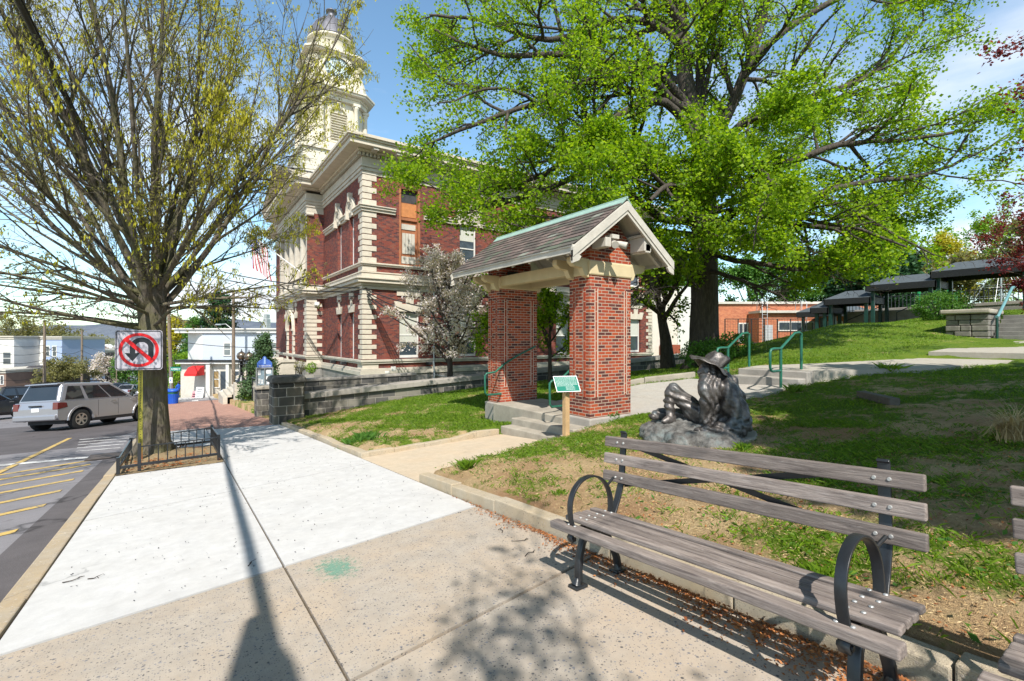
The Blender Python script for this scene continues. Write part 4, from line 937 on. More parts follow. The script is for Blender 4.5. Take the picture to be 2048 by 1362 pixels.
# ---------------- retaining walls in front of the hall
def stone_wall(name, pts, w, ztop, zbot, mat, label, cat='wall', cap=True, capm=None, caph=.12, bevel=.02, over=.05):
    t = thing(name, (pts[0][0], pts[0][1], zbot(*pts[0])), label, cat)
    mb = MB(); cp = MB()
    for (x0,y0),(x1,y1) in zip(pts[:-1], pts[1:]):
        L = math.hypot(x1-x0, y1-y0); nx, ny = -(y1-y0)/L*w, (x1-x0)/L*w; k = max(1, int(L/2))
        for i in range(k):
            a = (x0+(x1-x0)*i/k, y0+(y1-y0)*i/k); c = (x0+(x1-x0)*(i+1)/k, y0+(y1-y0)*(i+1)/k)
            q = [a, c, (c[0]+nx, c[1]+ny), (a[0]+nx, a[1]+ny)]; za, zc = ztop(*a), ztop(*c)
            mb.hull8([(p[0], p[1], zbot(*p)) for p in q], [(q[0][0],q[0][1],za),(q[1][0],q[1][1],zc),(q[2][0],q[2][1],zc),(q[3][0],q[3][1],za)])
            if cap:
                ox, oy = -nx/w*over, -ny/w*over; q2 = [(q[0][0]+ox,q[0][1]+oy),(q[1][0]+ox,q[1][1]+oy),(q[2][0]-ox,q[2][1]-oy),(q[3][0]-ox,q[3][1]-oy)]
                zz = [za, zc, zc, za]; cp.hull8([(p[0],p[1],z+.003) for p, z in zip(q2, zz)], [(p[0],p[1],z+caph) for p, z in zip(q2, zz)])
    mb.obj('wall_body', mat, t)
    if cap: cp.obj('coping', capm or M_concg, t, bevel=bevel)
    return t
stone_wall('retaining_wall', [(3.47,17.75),(30,17.75)], .4, lambda x, y: -.62 + (x-3.7)*.045, lambda x, y: -2.2, M_rubble, 'low rough stone wall with projecting coping behind the left lawn', caph=.2, over=.12)
stone_wall('terrace_wall', [(3.47,18.6),(8.1,18.6)], .35, lambda x, y: -.10 + (x-3.7)*.01, lambda x, y: -2.2, M_rubble, 'upper stone terrace wall behind the low wall near the hall corner', caph=.1)
tp = thing('gate_pier', (2.85, 17.3, Pf(17.3)), 'tall blackened stone pier with rounded capstone at the end of the low wall', 'pier')
mb = MB(); mb.box(2.50,3.46,17.25,18.2,-2.2,.0); mb.obj('pier_body', brickmat('pier_stone_blocks', [(.15,.13,.10), (.075,.07,.062), (.19,.17,.13), (.10,.09,.075), (.05,.05,.048)], (.42,.38,.32), .48, .30, .014, bmp=.9, dirt=.55), tp, bevel=.05)
mb = MB(); mb.hull8([(2.4,17.12,.0),(3.56,17.12,.0),(3.56,18.32,.0),(2.4,18.32,.0)], [(2.48,17.2,.22),(3.48,17.2,.22),(3.48,18.25,.22),(2.48,18.25,.22)]); mb.obj('capstone', flat('blackened_capstone', (.12,.11,.095), .9, var=.4, sc=6, bmp=.6), tp, bevel=.08, seg=3)
pr2 = thing('board_pier', (2.7, 22.2, Pf(22.2)), 'shorter stone pier standing under the blue notice board', 'pier')
mb = MB(); mb.box(2.56,3.3,21.9,22.7,-2.6,-.62); mb.obj('pier_body', M_rubble, pr2, bevel=.04); mb = MB(); mb.box(2.5,3.36,21.83,22.77,-.618,-.5); mb.obj('capstone', M_conc, pr2, bevel=.03)
# notice board
nbo = thing('notice_board', (2.9, 22.3, -.5), 'glazed two-door notice board under a rounded blue header', 'notice board')
D = WF('y', 22.3, -1); mb = MB(); x0, x1 = 2.58, 3.23; zb0, zb1 = -.5, .27
for a, b_, c, d in ((x0,x1,zb0,zb0+.05),(x0,x1,zb1-.05,zb1),(x0,x0+.05,zb0+.05,zb1-.05),(x1-.05,x1,zb0+.05,zb1-.05),((x0+x1)/2-.025,(x0+x1)/2+.025,zb0+.05,zb1-.05)): D.box(mb, a, b_, c, d, -.08, .04)
mb.obj('frame', M_steel, nbo, bevel=.006)
mb = MB(); D.box(mb, x0+.05, x1-.05, zb0+.05, zb1-.05, -.07, -.03); mb.obj('back_panel', flat('pinboard_grey', (.25,.33,.38), .6), nbo)
mb = MB()
for i, (a, c, w_, h_) in enumerate(((.07,-.05,.11,.24),(.08,-.40,.09,.2),(.19,-.42,.08,.18),(.38,.0,.18,.2),(.38,-.25,.08,.14),(.48,-.26,.1,.16),(.40,-.44,.14,.16))): D.box(mb, x0+a, x0+a+w_, c, c+h_, -.03, -.022+.001*i)
parts(mb, 'paper_notice', M_signw, nbo, 0, -.002)
mb = MB(); xc = (x0+x1)/2; k_ = .56; hp_ = [(xc+a*k_, zb1+b_*k_) for a, b_ in ((-.5,0),(.5,0),(.5,.32),(.38,.48),(.2,.60),(.13,.64),(.11,.77),(0,.84),(-.11,.77),(-.13,.64),(-.2,.60),(-.38,.48),(-.5,.32))]
D.poly(mb, hp_, -.06, .02); hd = mb.obj('header', M_blueb, nbo, bevel=.006)
mb = MB(); D.poly(mb, [(xc-.035,zb1+.14),(xc+.035,zb1+.14),(xc+.03,zb1+.40),(xc,zb1+.44),(xc-.03,zb1+.40)], .02, .03); mb.obj('obelisk_emblem', flat('pale_blue_emblem', (.35,.5,.8), .5, var=.05), hd)
text_mesh('lettering', 'IRVINGTON', .085, M_signw, hd, Matrix.Translation(Vector((xc, 22.3-.03, zb1+.06))-Vector(nbo.location)) @ Matrix.Rotation(R(90), 4, 'X'))
# stone bollards / stair wing and twin lamps
wg = thing('stair_wing_wall', (3.1, 27.0, Pf(27)), 'curved limestone wing wall with iron handrail beside the clipped bush', 'wall')
mb = MB(); pts = [(26.0,Pf(26)-.3),(31.5,Pf(31)-.5),(31.5,-1.0),(30.2,-.98),(29,-.92),(27.6,-.66),(26.4,-.35)]; mb.prism([(a,b_) for a,b_ in pts], 'x', 3.5, 3.85); mb.obj('wall_body', M_limegrey, wg)
mb = MB(); mb.tube([(3.45,31.4,-.8),(3.45,30,-.78),(3.45,28.5,-.65),(3.45,27.3,-.4),(3.45,26.3,-.1)], .05, 8); mb.tube([(3.45,31.4,-.8),(3.45,31.4,Pf(31.4))], .035, 6); mb.obj('handrail', M_black, wg)
def lamp(x, y, lab):
    t = thing('street_lamp', (x, y, -1.2), lab, 'lamp', 'ornate twin lamps by the hall stairs')
    zb, zt = -1.35, .10; mb = MB(); mb.box(x-.42,x+.42,y-.42,y+.42,-2.9,-1.35); mb.obj('plinth', M_limegrey, t, bevel=.02)
    mb = MB(); mb.lathe([(.32,zb),(.3,zb+.1),(.2,zb+.25),(.12,zb+.4),(.10,zb+.5)], (x,y), 16)
    for k in range(6):
        a = k*math.pi/3; mb.tube([(x+.13*math.cos(a), y+.13*math.sin(a), zb+.35), (x+.13*math.cos(a), y+.13*math.sin(a), zb+.8), (x+.16*math.cos(a), y+.16*math.sin(a), zt-.25), (x+.19*math.cos(a), y+.19*math.sin(a), zt-.05)], .02, 6)
    for z in (zb+.6, zb+.9, zb+1.15): mb.lathe([(.0,z),(.15,z),(.15,z+.03),(0,z+.03)], (x,y), 14)
    mb.lathe([(.06,zb+.4),(.05,zt-.1),(.17,zt-.1),(.15,zt+.02)], (x,y), 14); mb.obj('post', M_black, t)
    g = MB(); g.ball((x,y,zt+.25), .27, 20, (1,1,.95)); g.obj('globe', flat('aged_bronze_glass', (.20,.16,.12), .25, metal=.5, var=.3, sc=4), t)
    b_ = MB()
    for k in range(8):
        a = k*math.pi/4; b_.tube([(x+.275*math.sin(f)*math.cos(a), y+.275*math.sin(f)*math.sin(a), zt+.25+.265*math.cos(f)) for f in (0.1,.5,1.0,1.57,2.1,2.7)], .014, 4)
    b_.lathe([(.275,zt+.235),(.285,zt+.25),(.275,zt+.265)], (x,y), 20); b_.lathe([(.08,zt+.50),(.06,zt+.55),(.02,zt+.60),(.035,zt+.64),(.01,zt+.70)], (x,y), 10); b_.obj('cage', M_black, t)
    return t
lamp(float(at(483,700,30.5)[0]), float(at(483,700,30.5)[1]), 'bronze globe lamp on lattice post, the farther and left one of two'); lamp(float(at(498,700,29)[0]), float(at(498,700,29)[1]), 'bronze globe lamp on lattice post, the nearer and right one of two')
# flag on an angled pole
fg = thing('flag', (XP-.1, 35.8, 6.6), 'striped red and white flag with a blue starred canton on an angled pole', 'flag')
base = Vector((XP+.3, 35.6, 5.9)); tip = Vector((XP-2.9, 37.8, 8.85)); mb = MB(); mb.tube([base, tip], [.045,.03], 8); mb.ball(tip, .07, 8); mb.obj('flag_pole', M_white, fg)
nu, nv = 26, 20; L_, Hh = 2.7, 1.5; V = []; dirn = Vector((.42,-.9,0)).normalized()
M_fr = flat('flag_red', (.32,.003,.012), .7, var=.05, bmp=0); M_fw = flat('flag_white', (.55,.53,.54), .7, var=.04, bmp=0); M_fb = flat('flag_blue', (.012,.02,.15), .7, var=.05, bmp=0)
hd_ = (base-tip).normalized()
for i in range(nu+1):
    for j in range(nv+1):
        s, q = i/nu*L_, j/nv*Hh
        p = tip + hd_*(q*1.05) + Vector((0,0,-1))*s*.93 + Vector((.2,-.45,0))*s*.42 + Vector((.6,.5,0))*.10*math.sin(q*6+s*1.5)*(.3+s/L_) + hd_*(-.25*s/L_*q*0)
        V.append(tuple(p))
qs = []; mi = []
for i in range(nu):
    for j in range(nv):
        a = i*(nv+1)+j; qs.append((a, a+1, a+nv+2, a+nv+1)); 
        stripe = int(j/nv*13)
        mi.append(2 if (i < nu*.4 and j < nv*.54) else (0 if stripe % 2 == 0 else 1))
for k in range(len(qs)):
    i, j = divmod(k, nv)
    if mi[k] == 2 and (i % 2 == 1) and (j % 2 == 1): mi[k] = 1
fo = np_mesh('cloth', V, qs, np.full(len(qs), 4), [M_fr, M_fw, M_fb], fg, smooth=True, mi=mi)
# annex beyond the hall
an = thing('annex', (31.6, 27, -.9), 'plain pale panelled annex wall beyond the town hall', 'building')
mb = MB(); mb.box(31.5,41,27,40,-1.2,6.2); mb.obj('wall', flat('pale_panel_wall', (.66,.60,.53), .7, var=.06, dirt=.15), an)
mb = MB(); mb.box(37.2,41.02,26.9,27,-1.2,6.25); mb.obj('white_panel', M_white, an); mb = MB(); mb.tube([(32.6,26.9,-1),(32.6,26.9,6)], .12, 8); mb.tube([(32.0,26.9,-1),(32.0,26.9,6)], .06, 8); parts(mb, 'downpipe', M_white, an)
mb = MB(); mb.box(34.6,36.6,26.2,26.9,-1,.9); mb.obj('rusty_cabinet', flat('rusty_red_panel', (.28,.07,.04), .8), an)
# ------------------------------------------------------------------ lychgate
gate = thing('gatehouse', (7.53, 9.05, -.2), 'brick pillared gateway with a gabled slate roof at the top of the steps', 'gatehouse')
XG, XH, Y1, Y2, Y3, Y4 = 6.90, 8.13, 7.09, 7.72, 10.44, 11.03
for i, (a, c, zb) in enumerate(((Y1, Y2, -.15), (Y3, Y4, -.22))):
    mb = MB(); mb.box(XG, XH, a, c, zb, 3.35); pil = mb.obj('pillar', M_gate, gate, bevel=.006)
    fr = MB(); t = .009; w = .075
    za, zz = zb+.42, 2.52
    for (u0, u1, ax, pos, s) in ((XG+.14, XH-.14, 'y', a, -1), (XG+.14, XH-.14, 'y', c, 1), (a+.13, c-.13, 'x', XG, -1), (a+.13, c-.13, 'x', XH, 1)):
        W = WF(ax, pos, s); W.box(fr, u0, u0+w, za, zz, -.01, t); W.box(fr, u1-w, u1, za, zz, -.01, t)
    fr.obj('panel_border', M_gatev, pil)
    fl = MB()
    for (u0, u1, ax, pos, s) in ((XG+.14+w, XH-.14-w, 'y', a, -1), (XG+.14+w, XH-.14-w, 'y', c, 1)):
        W = WF(ax, pos, s); W.box(fl, u0-.008, u0+.006, za, zz, -.01, .012); W.box(fl, u1-.006, u1+.008, za, zz, -.01, .012)
        W.box(fl, u0-w-.010, u0-w, za, zz, -.01, .012); W.box(fl, u1+w, u1+w+.010, za, zz, -.01, .012)
    fl.obj('pointing', flat('mortar_line', (.62,.50,.40), .9, var=.1, sc=20), pil)
    mb = MB(); mb.box(XG-.07, XH+.07, a-.07, c+.07, -1.1, zb-.005 + (.0)); mb.obj('concrete_base', M_concg, pil, bevel=.03)
    mb = MB(); mb.box(XG-.03, XH+.03, a-.03, c+.03, 2.80, 3.10)
    mb.obj('cap_band', M_creamd, pil, bevel=.03)
    cb_ = MB()
    for s, x0 in ((-1, XG), (1, XH)):
        for yy in (a+.02, c-.12):
            pr = [(x0, 3.12),(x0+s*.22, 3.12),(x0+s*.22, 2.98),(x0+s*.14, 2.84),(x0, 2.78)]
            if s < 0: pr = pr[::-1]
    # gable bricks
for (a, c) in ((Y1, Y1+.3), (Y4-.3, Y4)):
    mb = MB(); mb.prism([(XG,3.35),(XH,3.35),(XH,3.55),(7.53,4.12),(XG,3.55)], 'y', a, c); mb.obj('gable_brickwork', M_gate, gate)
# cream beams and brackets
mb = MB()
for x in (XG+.02, XH-.22): mb.box(x, x+.2, Y2, Y3, 2.86, 3.12)
for x in (6.35, 8.5): mb.box(x, x+.13, 6.75, 11.45, 3.07, 3.2) if False else None
parts(mb, 'cross_beam', M_creamd, gate, .01)
mb = MB()
for y in (Y1+.02, Y2-.16, Y3+.02, Y4-.16):
    for s, x0 in ((-1, XG), (1, XH)):
        pr = [(x0, 3.13),(x0+s*.50, 3.13),(x0+s*.50, 3.02),(x0+s*.40, 2.95),(x0+s*.2, 2.93),(x0+s*.12, 2.78),(x0, 2.74)]
        mb.prism(pr if s > 0 else pr[::-1], 'y', y, y+.14)
parts(mb, 'corbel_bracket', M_creamd, gate, .01)
# roof: slope in x; eaves x 6.08/8.98 z 3.22; ridge 7.53, 4.33
XA, XB, XM, YA, YB_, ZEv, ZR = 6.08, 8.98, 7.53, 6.68, 11.52, 3.27, 4.33
mb = MB(); th = .05
for s, xe in ((-1, XA), (1, XB)):
    q = [(xe, ZEv-.05), (XM, ZR-.05), (XM, ZR-.05-th), (xe, ZEv-.05-th)]
    mb.prism(q if s < 0 else q[::-1], 'y', YA+.03, YB_-.03)
mb.obj('roof_boards', M_offw, gate)
m, nt, b, o = newmat('mottled_slate'); co = objco(nt)
g = nt.nodes.new('ShaderNodeNewGeometry'); rp = ramp(nt, g.outputs['Random Per Island'], [(0, (.105,.085,.078)), (.25, (.16,.12,.11)), (.5, (.12,.108,.095)), (.72, (.20,.15,.135)), (.88, (.13,.145,.11)), (.965, (.26,.27,.23))], 'CONSTANT')
nn = noise(nt, 9, 7, .7, co); nt.links.new(mixc(nt, math_(nt, 'MULTIPLY', ramp(nt, nn, [(.4, 0), (.7, 1)]), .4), rp, (.05,.045,.045)), b.inputs['Base Color']); S(b, rough=.65, spec=.4); bump(nt, b, nn, .3, .01); M_slate = m
rs = random.Random(8)
for s, xe in ((-1, XA), (1, XB)):
    mb = MB(); L = math.hypot(XM-xe, ZR-ZEv); rows = 10; ux, uz = (XM-xe)/L, (ZR-ZEv)/L; nx, nz_ = -uz*s*-1, abs(ux)
    nx = (uz if s < 0 else -uz)*-1; nz_ = abs(ux)
    ex = L/rows
    for r_ in range(rows):
        y = YA - (.0 if r_ % 2 else .13)
        while y < YB_:
            w = .27; y0, y1 = max(y, YA)+.003, min(y+w, YB_)-.003; y += w
            if y1-y0 < .03: continue
            d0 = r_*ex - .045 + rs.uniform(-.006,.006); d1 = min((r_+1)*ex + .03, L); lift = .030 + rs.uniform(0,.006); l1 = .008
            p = lambda d, yy, l: (xe+ux*d+nx*l, yy, ZEv+uz*d+nz_*l)
            mb.hull8([p(d0,y0,lift-.014), p(d0,y1,lift-.014), p(d1,y1,l1-.01), p(d1,y0,l1-.01)], [p(d0,y0,lift), p(d0,y1,lift), p(d1,y1,l1+.002), p(d1,y0,l1+.002)])
    mb.obj('slate_slope', M_slate, gate)
mb = MB(); mb.prism([(XM-.14,ZR-.09),(XM,ZR+.035),(XM+.14,ZR-.09),(XM+.14,ZR-.06),(XM+.01,ZR+.065),(XM-.01,ZR+.065),(XM-.14,ZR-.06)], 'y', YA-.02, YB_+.02); mb.tube([(XM,YA-.03,ZR+.06),(XM,YB_+.03,ZR+.06)], .025, 8)
mb.obj('copper_ridge', M_copper, gate)
# fascia, rafter tails, barge boards
mb = MB()
for s, xe in ((-1, XA), (1, XB)): mb.box(xe-.012 if s < 0 else xe-.018, xe+.018 if s < 0 else xe+.012, YA, YB_, ZEv-.16, ZEv-.015); mb.box(xe-.04 if s<0 else xe-.02, xe+.02 if s<0 else xe+.04, YA-.01, YB_+.01, ZEv-.045, ZEv-.005)
parts(mb, 'eaves_fascia', M_offw, gate, .006)
mb = MB()
for s, xe in ((-1, XA), (1, XB)):
    y = YA+.25
    while y < YB_-.1:
        ux, uz = (XM-xe), (ZR-ZEv); k = .55
        mb.bar((xe+ux*.03, y, ZEv+uz*.03-.16), (xe+ux*k, y, ZEv+uz*k-.16), .07, .12); y += .62
parts(mb, 'rafter_tail', M_offw, gate)
for y0, sg in ((YA, -1), (YB_, 1)):
    mb = MB()
    for s, xe in ((-1, XA), (1, XB)):
        k = ZR-ZEv; sl = k/(XM-xe)
        for off, h_, pr in ((-.02, .15, .05), (-.17, .09, .03)):
            ztop_e = ZEv+off; pts = [(xe-s*-.04*0+ (s*.06), ztop_e-abs(sl)*.06), (XM, ZR+off), (XM, ZR+off-h_*1.2), (xe+s*.06, ztop_e-abs(sl)*.06-h_*1.2)]
            if s > 0: pts = pts[::-1]
            a_, b_ = sorted((y0+sg*pr, y0-sg*.02)); mb.prism(pts, 'y', a_+(.001 if s>0 else 0), b_+(.001 if s>0 else 0))
        mb.prism([(xe+s*.06,ZEv-.12),(xe+s*.06,ZEv-.36),(xe-s*.10,ZEv-.30),(xe-s*.16,ZEv-.22)] if s<0 else [(xe+s*.06,ZEv-.12),(xe-s*.16,ZEv-.22),(xe-s*.10,ZEv-.30),(xe+s*.06,ZEv-.36)], 'y', *sorted((y0+sg*.04, y0-sg*.01)))
    mb.obj('barge_board', M_offw, gate)
mb = MB()
for x in (6.95, 8.10-.14+.2):
    mb.box(x, x+.16, 6.70, 7.09, 3.33, 3.52)
mb.box(8.12, 8.34, 6.70, 7.4, 3.36, 3.66); mb.box(8.08, 8.38, 6.66, 7.4, 3.66, 3.72)
parts(mb, 'outrigger_beam', M_offw, gate, .01)
# green handrails on the pillars
for k, (yb_, lab) in enumerate(((Y3-.06, 'far'), (Y2+.06, 'near'))):
    s = -1 if k == 0 else 1
    mb = MB(); pts = [(XH-.1, yb_, 1.15), (7.45, yb_, .92), (7.0, yb_, .70), (6.72, yb_, .50), (6.45, yb_, .47), (6.40, yb_, .42), (6.40, yb_, -.02), (6.45, yb_, -.08), (6.86, yb_, -.08)]
    pts = [(a, c, z+.12) for a, c, z in pts]; mb.tube(pts, .026, 8)
    mb.tube([(6.86, yb_, .04), (6.92, yb_+(.05 if k == 0 else -.05), .04)], .026, 8); mb.tube([(7.4, yb_, 1.02), (7.4, yb_+(.07 if k == 0 else -.07), 1.02)], .02, 6)
    mb.obj('handrail', M_green, gate)
# camera / floodlight under the gable
lt = thing('gable_floodlight', (7.2, 6.72, 3.5), 'twin white floodlights under the gable of the gatehouse', 'floodlight')
mb = MB(); mb.box(7.14,7.34,6.70,6.90,3.52,3.60); mb.tube([(7.24,6.80,3.52),(7.24,6.74,3.42)], .03, 8); mb.obj('mount', M_offw, lt)
for q, (dx, dy) in enumerate(((-.10,-.10),(.14,-.14))):
    mb = MB(); mb.tube([(7.24+dx*.2,6.76,3.43),(7.24+dx*.6,6.73+dy*.4,3.41),(7.24+dx*1.2,6.70+dy,3.36)], [.05,.06,.075], 12); mb.obj('lamp_head', M_offw, lt)
dk = thing('soffit_lamp', (7.2, 10.6, 3.2), 'dark box lamp under the eave by the far pillar', 'lamp')
mb = MB(); mb.box(7.1,7.4,10.28,10.42,3.02,3.26); mb.box(7.14,7.36,10.24,10.28,3.05,3.2); o_ = mb.obj('lamp_body', M_black, dk, bevel=.02)
# green plaque on a post
sg = thing('plaque', (5.92, 6.62, -.38), 'green engraved plaque with white border tilted on a timber post', 'plaque')
pp_ = at(1132, 876, 9.0); px0, py0 = float(pp_[0]), float(pp_[1])
mb = MB(); mb.box(px0-.05, px0+.05, py0-.05, py0+.05, -.75, .56); mb.hull8([(px0-.05,py0-.05,.56),(px0+.05,py0-.05,.56),(px0+.05,py0+.05,.56),(px0-.05,py0+.05,.56)], [(px0-.05,py0-.05,.58),(px0+.05,py0-.05,.58),(px0+.05,py0+.05,.68),(px0-.05,py0+.05,.68)]); mb.obj('post', M_wood, sg, bevel=.006)
cen = Vector((px0, py0-.02, .63)); rt = Vector((.93,-.37,0)).normalized(); bk = Vector((.37,.93,0)).normalized()
upv = (bk*.62 + Vector((0,0,1))*.72).normalized(); nrm = rt.cross(upv); 
def plate(mb, u0, u1, v0, v1, n0, n1):
    f = lambda u, v, n: cen + rt*u + upv*v + nrm*n
    mb.hull8([f(u0,v0,n0), f(u1,v0,n0), f(u1,v1,n0), f(u0,v1,n0)], [f(u0,v0,n1), f(u1,v0,n1), f(u1,v1,n1), f(u0,v1,n1)])
mb = MB(); plate(mb, -.235, .235, -.18, .18, -.006, .006); pl = mb.obj('plate', M_signg, sg, bevel=.003)
mb = MB()
for a in ((-.237,.237,.168,.181),(-.237,.237,-.181,-.168),(-.237,-.224,-.168,.168),(.224,.237,-.168,.168)): plate(mb, *a, .006, .010)
mb.obj('white_border', M_signw, pl)
mb = MB(); rr = random.Random(5)
for r_ in range(11):
    v = .145 - r_*.027; u = -.205 if r_ < 8 else -.04; end = .205 if r_ < 7 else (.12 if r_ == 7 else .14)
    while u < end:
        w_ = rr.uniform(.012, .045); plate(mb, u, min(u+w_, end), v-.0026, v+.0026, .006, .007); u += w_+.006
mb.obj('engraved_text', M_signw, pl)
# plaza handrails
def phr(y, lab):
    t = thing('stair_handrail', (11.7, y, .3), lab, 'handrail', 'green handrails on the plaza steps')
    zl = .34 if y < 6 else .36; mb = MB(); x0, x1 = 11.72, 12.75
    mb.tube([(x0,y,zl-.3),(x0,y,1.24)], .032, 10); mb.tube([(x1,y,.6),(x1,y,1.62)], .032, 10); parts(mb, 'post', M_green, t)
    mb = MB(); mb.tube([(x1,y,1.60),(x1-.1,y,1.64),(x1-.35,y,1.62),(x0,y,1.25),(x0-.35,y,1.25),(x0-.46,y,1.23),(x0-.5,y,1.16),(x0-.5,y,.82),(x0-.46,y,.74),(x0-.38,y,.72),(x0,y,.72)], .030, 10); mb.obj('rail', M_green, t)
phr(5.62, 'green pipe handrail on the camera side of the plaza steps'); phr(6.95, 'green pipe handrail on the far side of the plaza steps')
# ------------------------------------------------------------------ park bench (local: x towards the lawn, y along the bench)
m, nt, b, o = newmat('weathered_grey_timber'); co0 = objco(nt, (1, .07, 1)); oi_ = nt.nodes.new('ShaderNodeObjectInfo'); va_ = nt.nodes.new('ShaderNodeVectorMath'); va_.operation = 'ADD'; nt.links.new(co0, va_.inputs[0])
cx3_ = nt.nodes.new('ShaderNodeCombineXYZ'); nt.links.new(math_(nt, 'MULTIPLY', oi_.outputs['Random'], 37.0), cx3_.inputs[0]); nt.links.new(math_(nt, 'MULTIPLY', oi_.outputs['Random'], 11.0), cx3_.inputs[1]); nt.links.new(cx3_.outputs[0], va_.inputs[1]); co = va_.outputs[0]; n = noise(nt, 45, 8, .7, co, .8); n2 = noise(nt, 4, 6, .7, objco(nt, (1,.5,1))); n3 = noise(nt, 150, 3, .7, co)
g = nt.nodes.new('ShaderNodeNewGeometry')
col = mixc(nt, ramp(nt, n, [(.28, 0), (.72, 1)]), (.075,.058,.052), (.36,.30,.265)); col = mixc(nt, math_(nt, 'MULTIPLY', ramp(nt, n2, [(.45, 0), (.7, 1)]), .5), col, (.12,.10,.095))
col = mixc(nt, math_(nt, 'MULTIPLY', ramp(nt, n3, [(.55, 0), (.8, 1)]), .4), col, (.45,.42,.40))
hv_ = nt.nodes.new('ShaderNodeHueSaturation'); nt.links.new(col, hv_.inputs['Color']); mrv = nt.nodes.new('ShaderNodeMapRange'); nt.links.new(oi_.outputs['Random'], mrv.inputs[0]); mrv.inputs[3].default_value = .78; mrv.inputs[4].default_value = 1.22; nt.links.new(mrv.outputs[0], hv_.inputs['Value']); col = hv_.outputs[0]
nt.links.new(col, b.inputs['Base Color']); S(b, rough=.8, spec=.3); bump(nt, b, math_(nt, 'ADD', n, n3), .6, .006); M_slat = m
M_bolt = flat('galvanised_bolt', (.55,.55,.54), .35, metal=.6, var=.1, sc=60)
def make_bench(lab):
    Y0 = 1.575; L = 1.94; root = thing('park_bench', (2.2, Y0, Pf(Y0)), lab, 'bench', 'slatted park benches along the lawn kerb')
    root.rotation_euler = (-math.atan(.0785), 0, 0)
    OFF = (0, 0, 0)
    y0, y1 = -L/2, L/2
    def ob(mb, name, mat, par=root, bev=0, seg=2): return mb.obj(name, mat, par, off=OFF, bevel=bev, seg=seg)
    # seat slats: x, z, width, tilt
    seat = [(-.02, .415, .080, .0, .048), (.090, .436, .062, .04, .034), (.170, .434, .062, .02, .034), (.250, .430, .062, -.02, .034), (.332, .434, .066, -.10, .034)]
    for k, (x, z, w, tl, th) in enumerate(seat):
        mb = MB(); dx, dz = math.cos(tl)*w/2, math.sin(tl)*w/2
        e = .03 if k == 0 else .0
        mb.hull8([(x-dx, y0-e, z-dz-th), (x+dx, y0-e, z+dz-th), (x+dx, y1+e, z+dz-th), (x-dx, y1+e, z-dz-th)], [(x-dx, y0-e, z-dz), (x+dx, y0-e, z+dz), (x+dx, y1+e, z+dz), (x-dx, y1+e, z-dz)])
        so = ob(mb, 'seat_slat', M_slat, bev=.009, seg=3); mb = MB()
        for yy in (y0+.13, y0+.19, y1-.13, y1-.19): mb.lathe([(.011,z+.000),(.010,z+.004),(.005,z+.007)], (x, yy), 10)
        parts(mb, 'bolt', M_bolt, None) and None
        for q in [c for c in scene.collection.objects if c.name.startswith('bolt') and c.parent is None]: q.parent = so
    # back slats
    bx = lambda z: .450 + (z-.62)*.17
    for k, zc in enumerate((.655, .782, .905)):
        x = bx(zc); mb = MB(); dz = .037; dx = dz*.17; th = .03
        mb.hull8([(x-dx, y0, zc-dz), (x-dx+th, y0, zc-dz), (x-dx+th, y1, zc-dz), (x-dx, y1, zc-dz)], [(x+dx, y0, zc+dz), (x+dx+th, y0, zc+dz), (x+dx+th, y1, zc+dz), (x+dx, y1, zc+dz)])
        so = ob(mb, 'back_slat', M_slat, bev=.008, seg=3); mb = MB()
        for yy in (y0+.13, y0+.19, y1-.13, y1-.19):
            q = MB(); q.tube([(x-.006, yy, zc), (x+.004, yy, zc)], [.0075, .011], 10); ob(q, 'bolt', M_bolt, so)
    for s in (-1, 1):
        yy = s*(L/2-.16); F = MB(); w = .052
        def strap(mb, pts, ww=w, th=.014):
            vs = []; k = len(pts)
            for i in range(k):
                a = Vector((pts[max(i-1,0)][0], 0, pts[max(i-1,0)][1])); c = Vector((pts[min(i+1,k-1)][0], 0, pts[min(i+1,k-1)][1])); d = (c-a).normalized(); nn = Vector((-d.z, 0, d.x))*th/2
                p = Vector((pts[i][0], 0, pts[i][1])); yo = yy
                for sg, yv in ((1,-ww/2),(1,ww/2),(-1,ww/2),(-1,-ww/2)): q = p+nn*sg; vs.append((q.x, yo+yv, q.z))
            fs = [(3,2,1,0), (4*k-4,4*k-3,4*k-2,4*k-1)] + [(4*i+j, 4*i+(j+1)%4, 4*i+4+(j+1)%4, 4*i+4+j) for i in range(k-1) for j in range(4)]
            o_ = mb.sm; mb.sm = True; mb.add(vs, fs); mb.sm = o_
        # front and rear legs
        strap(F, [(.115,.375),(.10,.33),(.065,.28),(.035,.20),(.02,.12),(.012,.03)], .05, .036); F.box(-.045,.06,yy-.045,yy+.045,.002,.022); F.tube([(-.005,yy,.02),(.01,yy,.06)], [.034,.02], 10)
        ob(F, 'leg', M_black, bev=.006)
        F = MB(); strap(F, [(.22,.375),(.26,.33),(.31,.27),(.36,.18),(.39,.10),(.40,.03)], .05, .036); F.box(.345,.455,yy-.045,yy+.045,.002,.022); F.tube([(.40,yy,.02),(.395,yy,.06)], [.034,.02], 10)
        ob(F, 'leg', M_black, bev=.006)
        F = MB(); F.box(-.03,.33,yy-.024,yy+.024,.368,.392); F.prism([(.06,.37),(.28,.37),(.22,.30),(.12,.30)], 'y', yy-.012, yy+.012); ob(F, 'seat_support', M_black, bev=.004)
        F = MB(); strap(F, [(.33,.39),(.385,.42),(.43,.5),(bx(.62)+.036,.62),(bx(.97)+.036,.97),(bx(.985)+.02,.985)], .052, .016); ob(F, 'back_upright', M_black, bev=.003)
        # ring armrest
        F = MB(); cx_, cz_, rx, rz = .165, .515, .195, .20
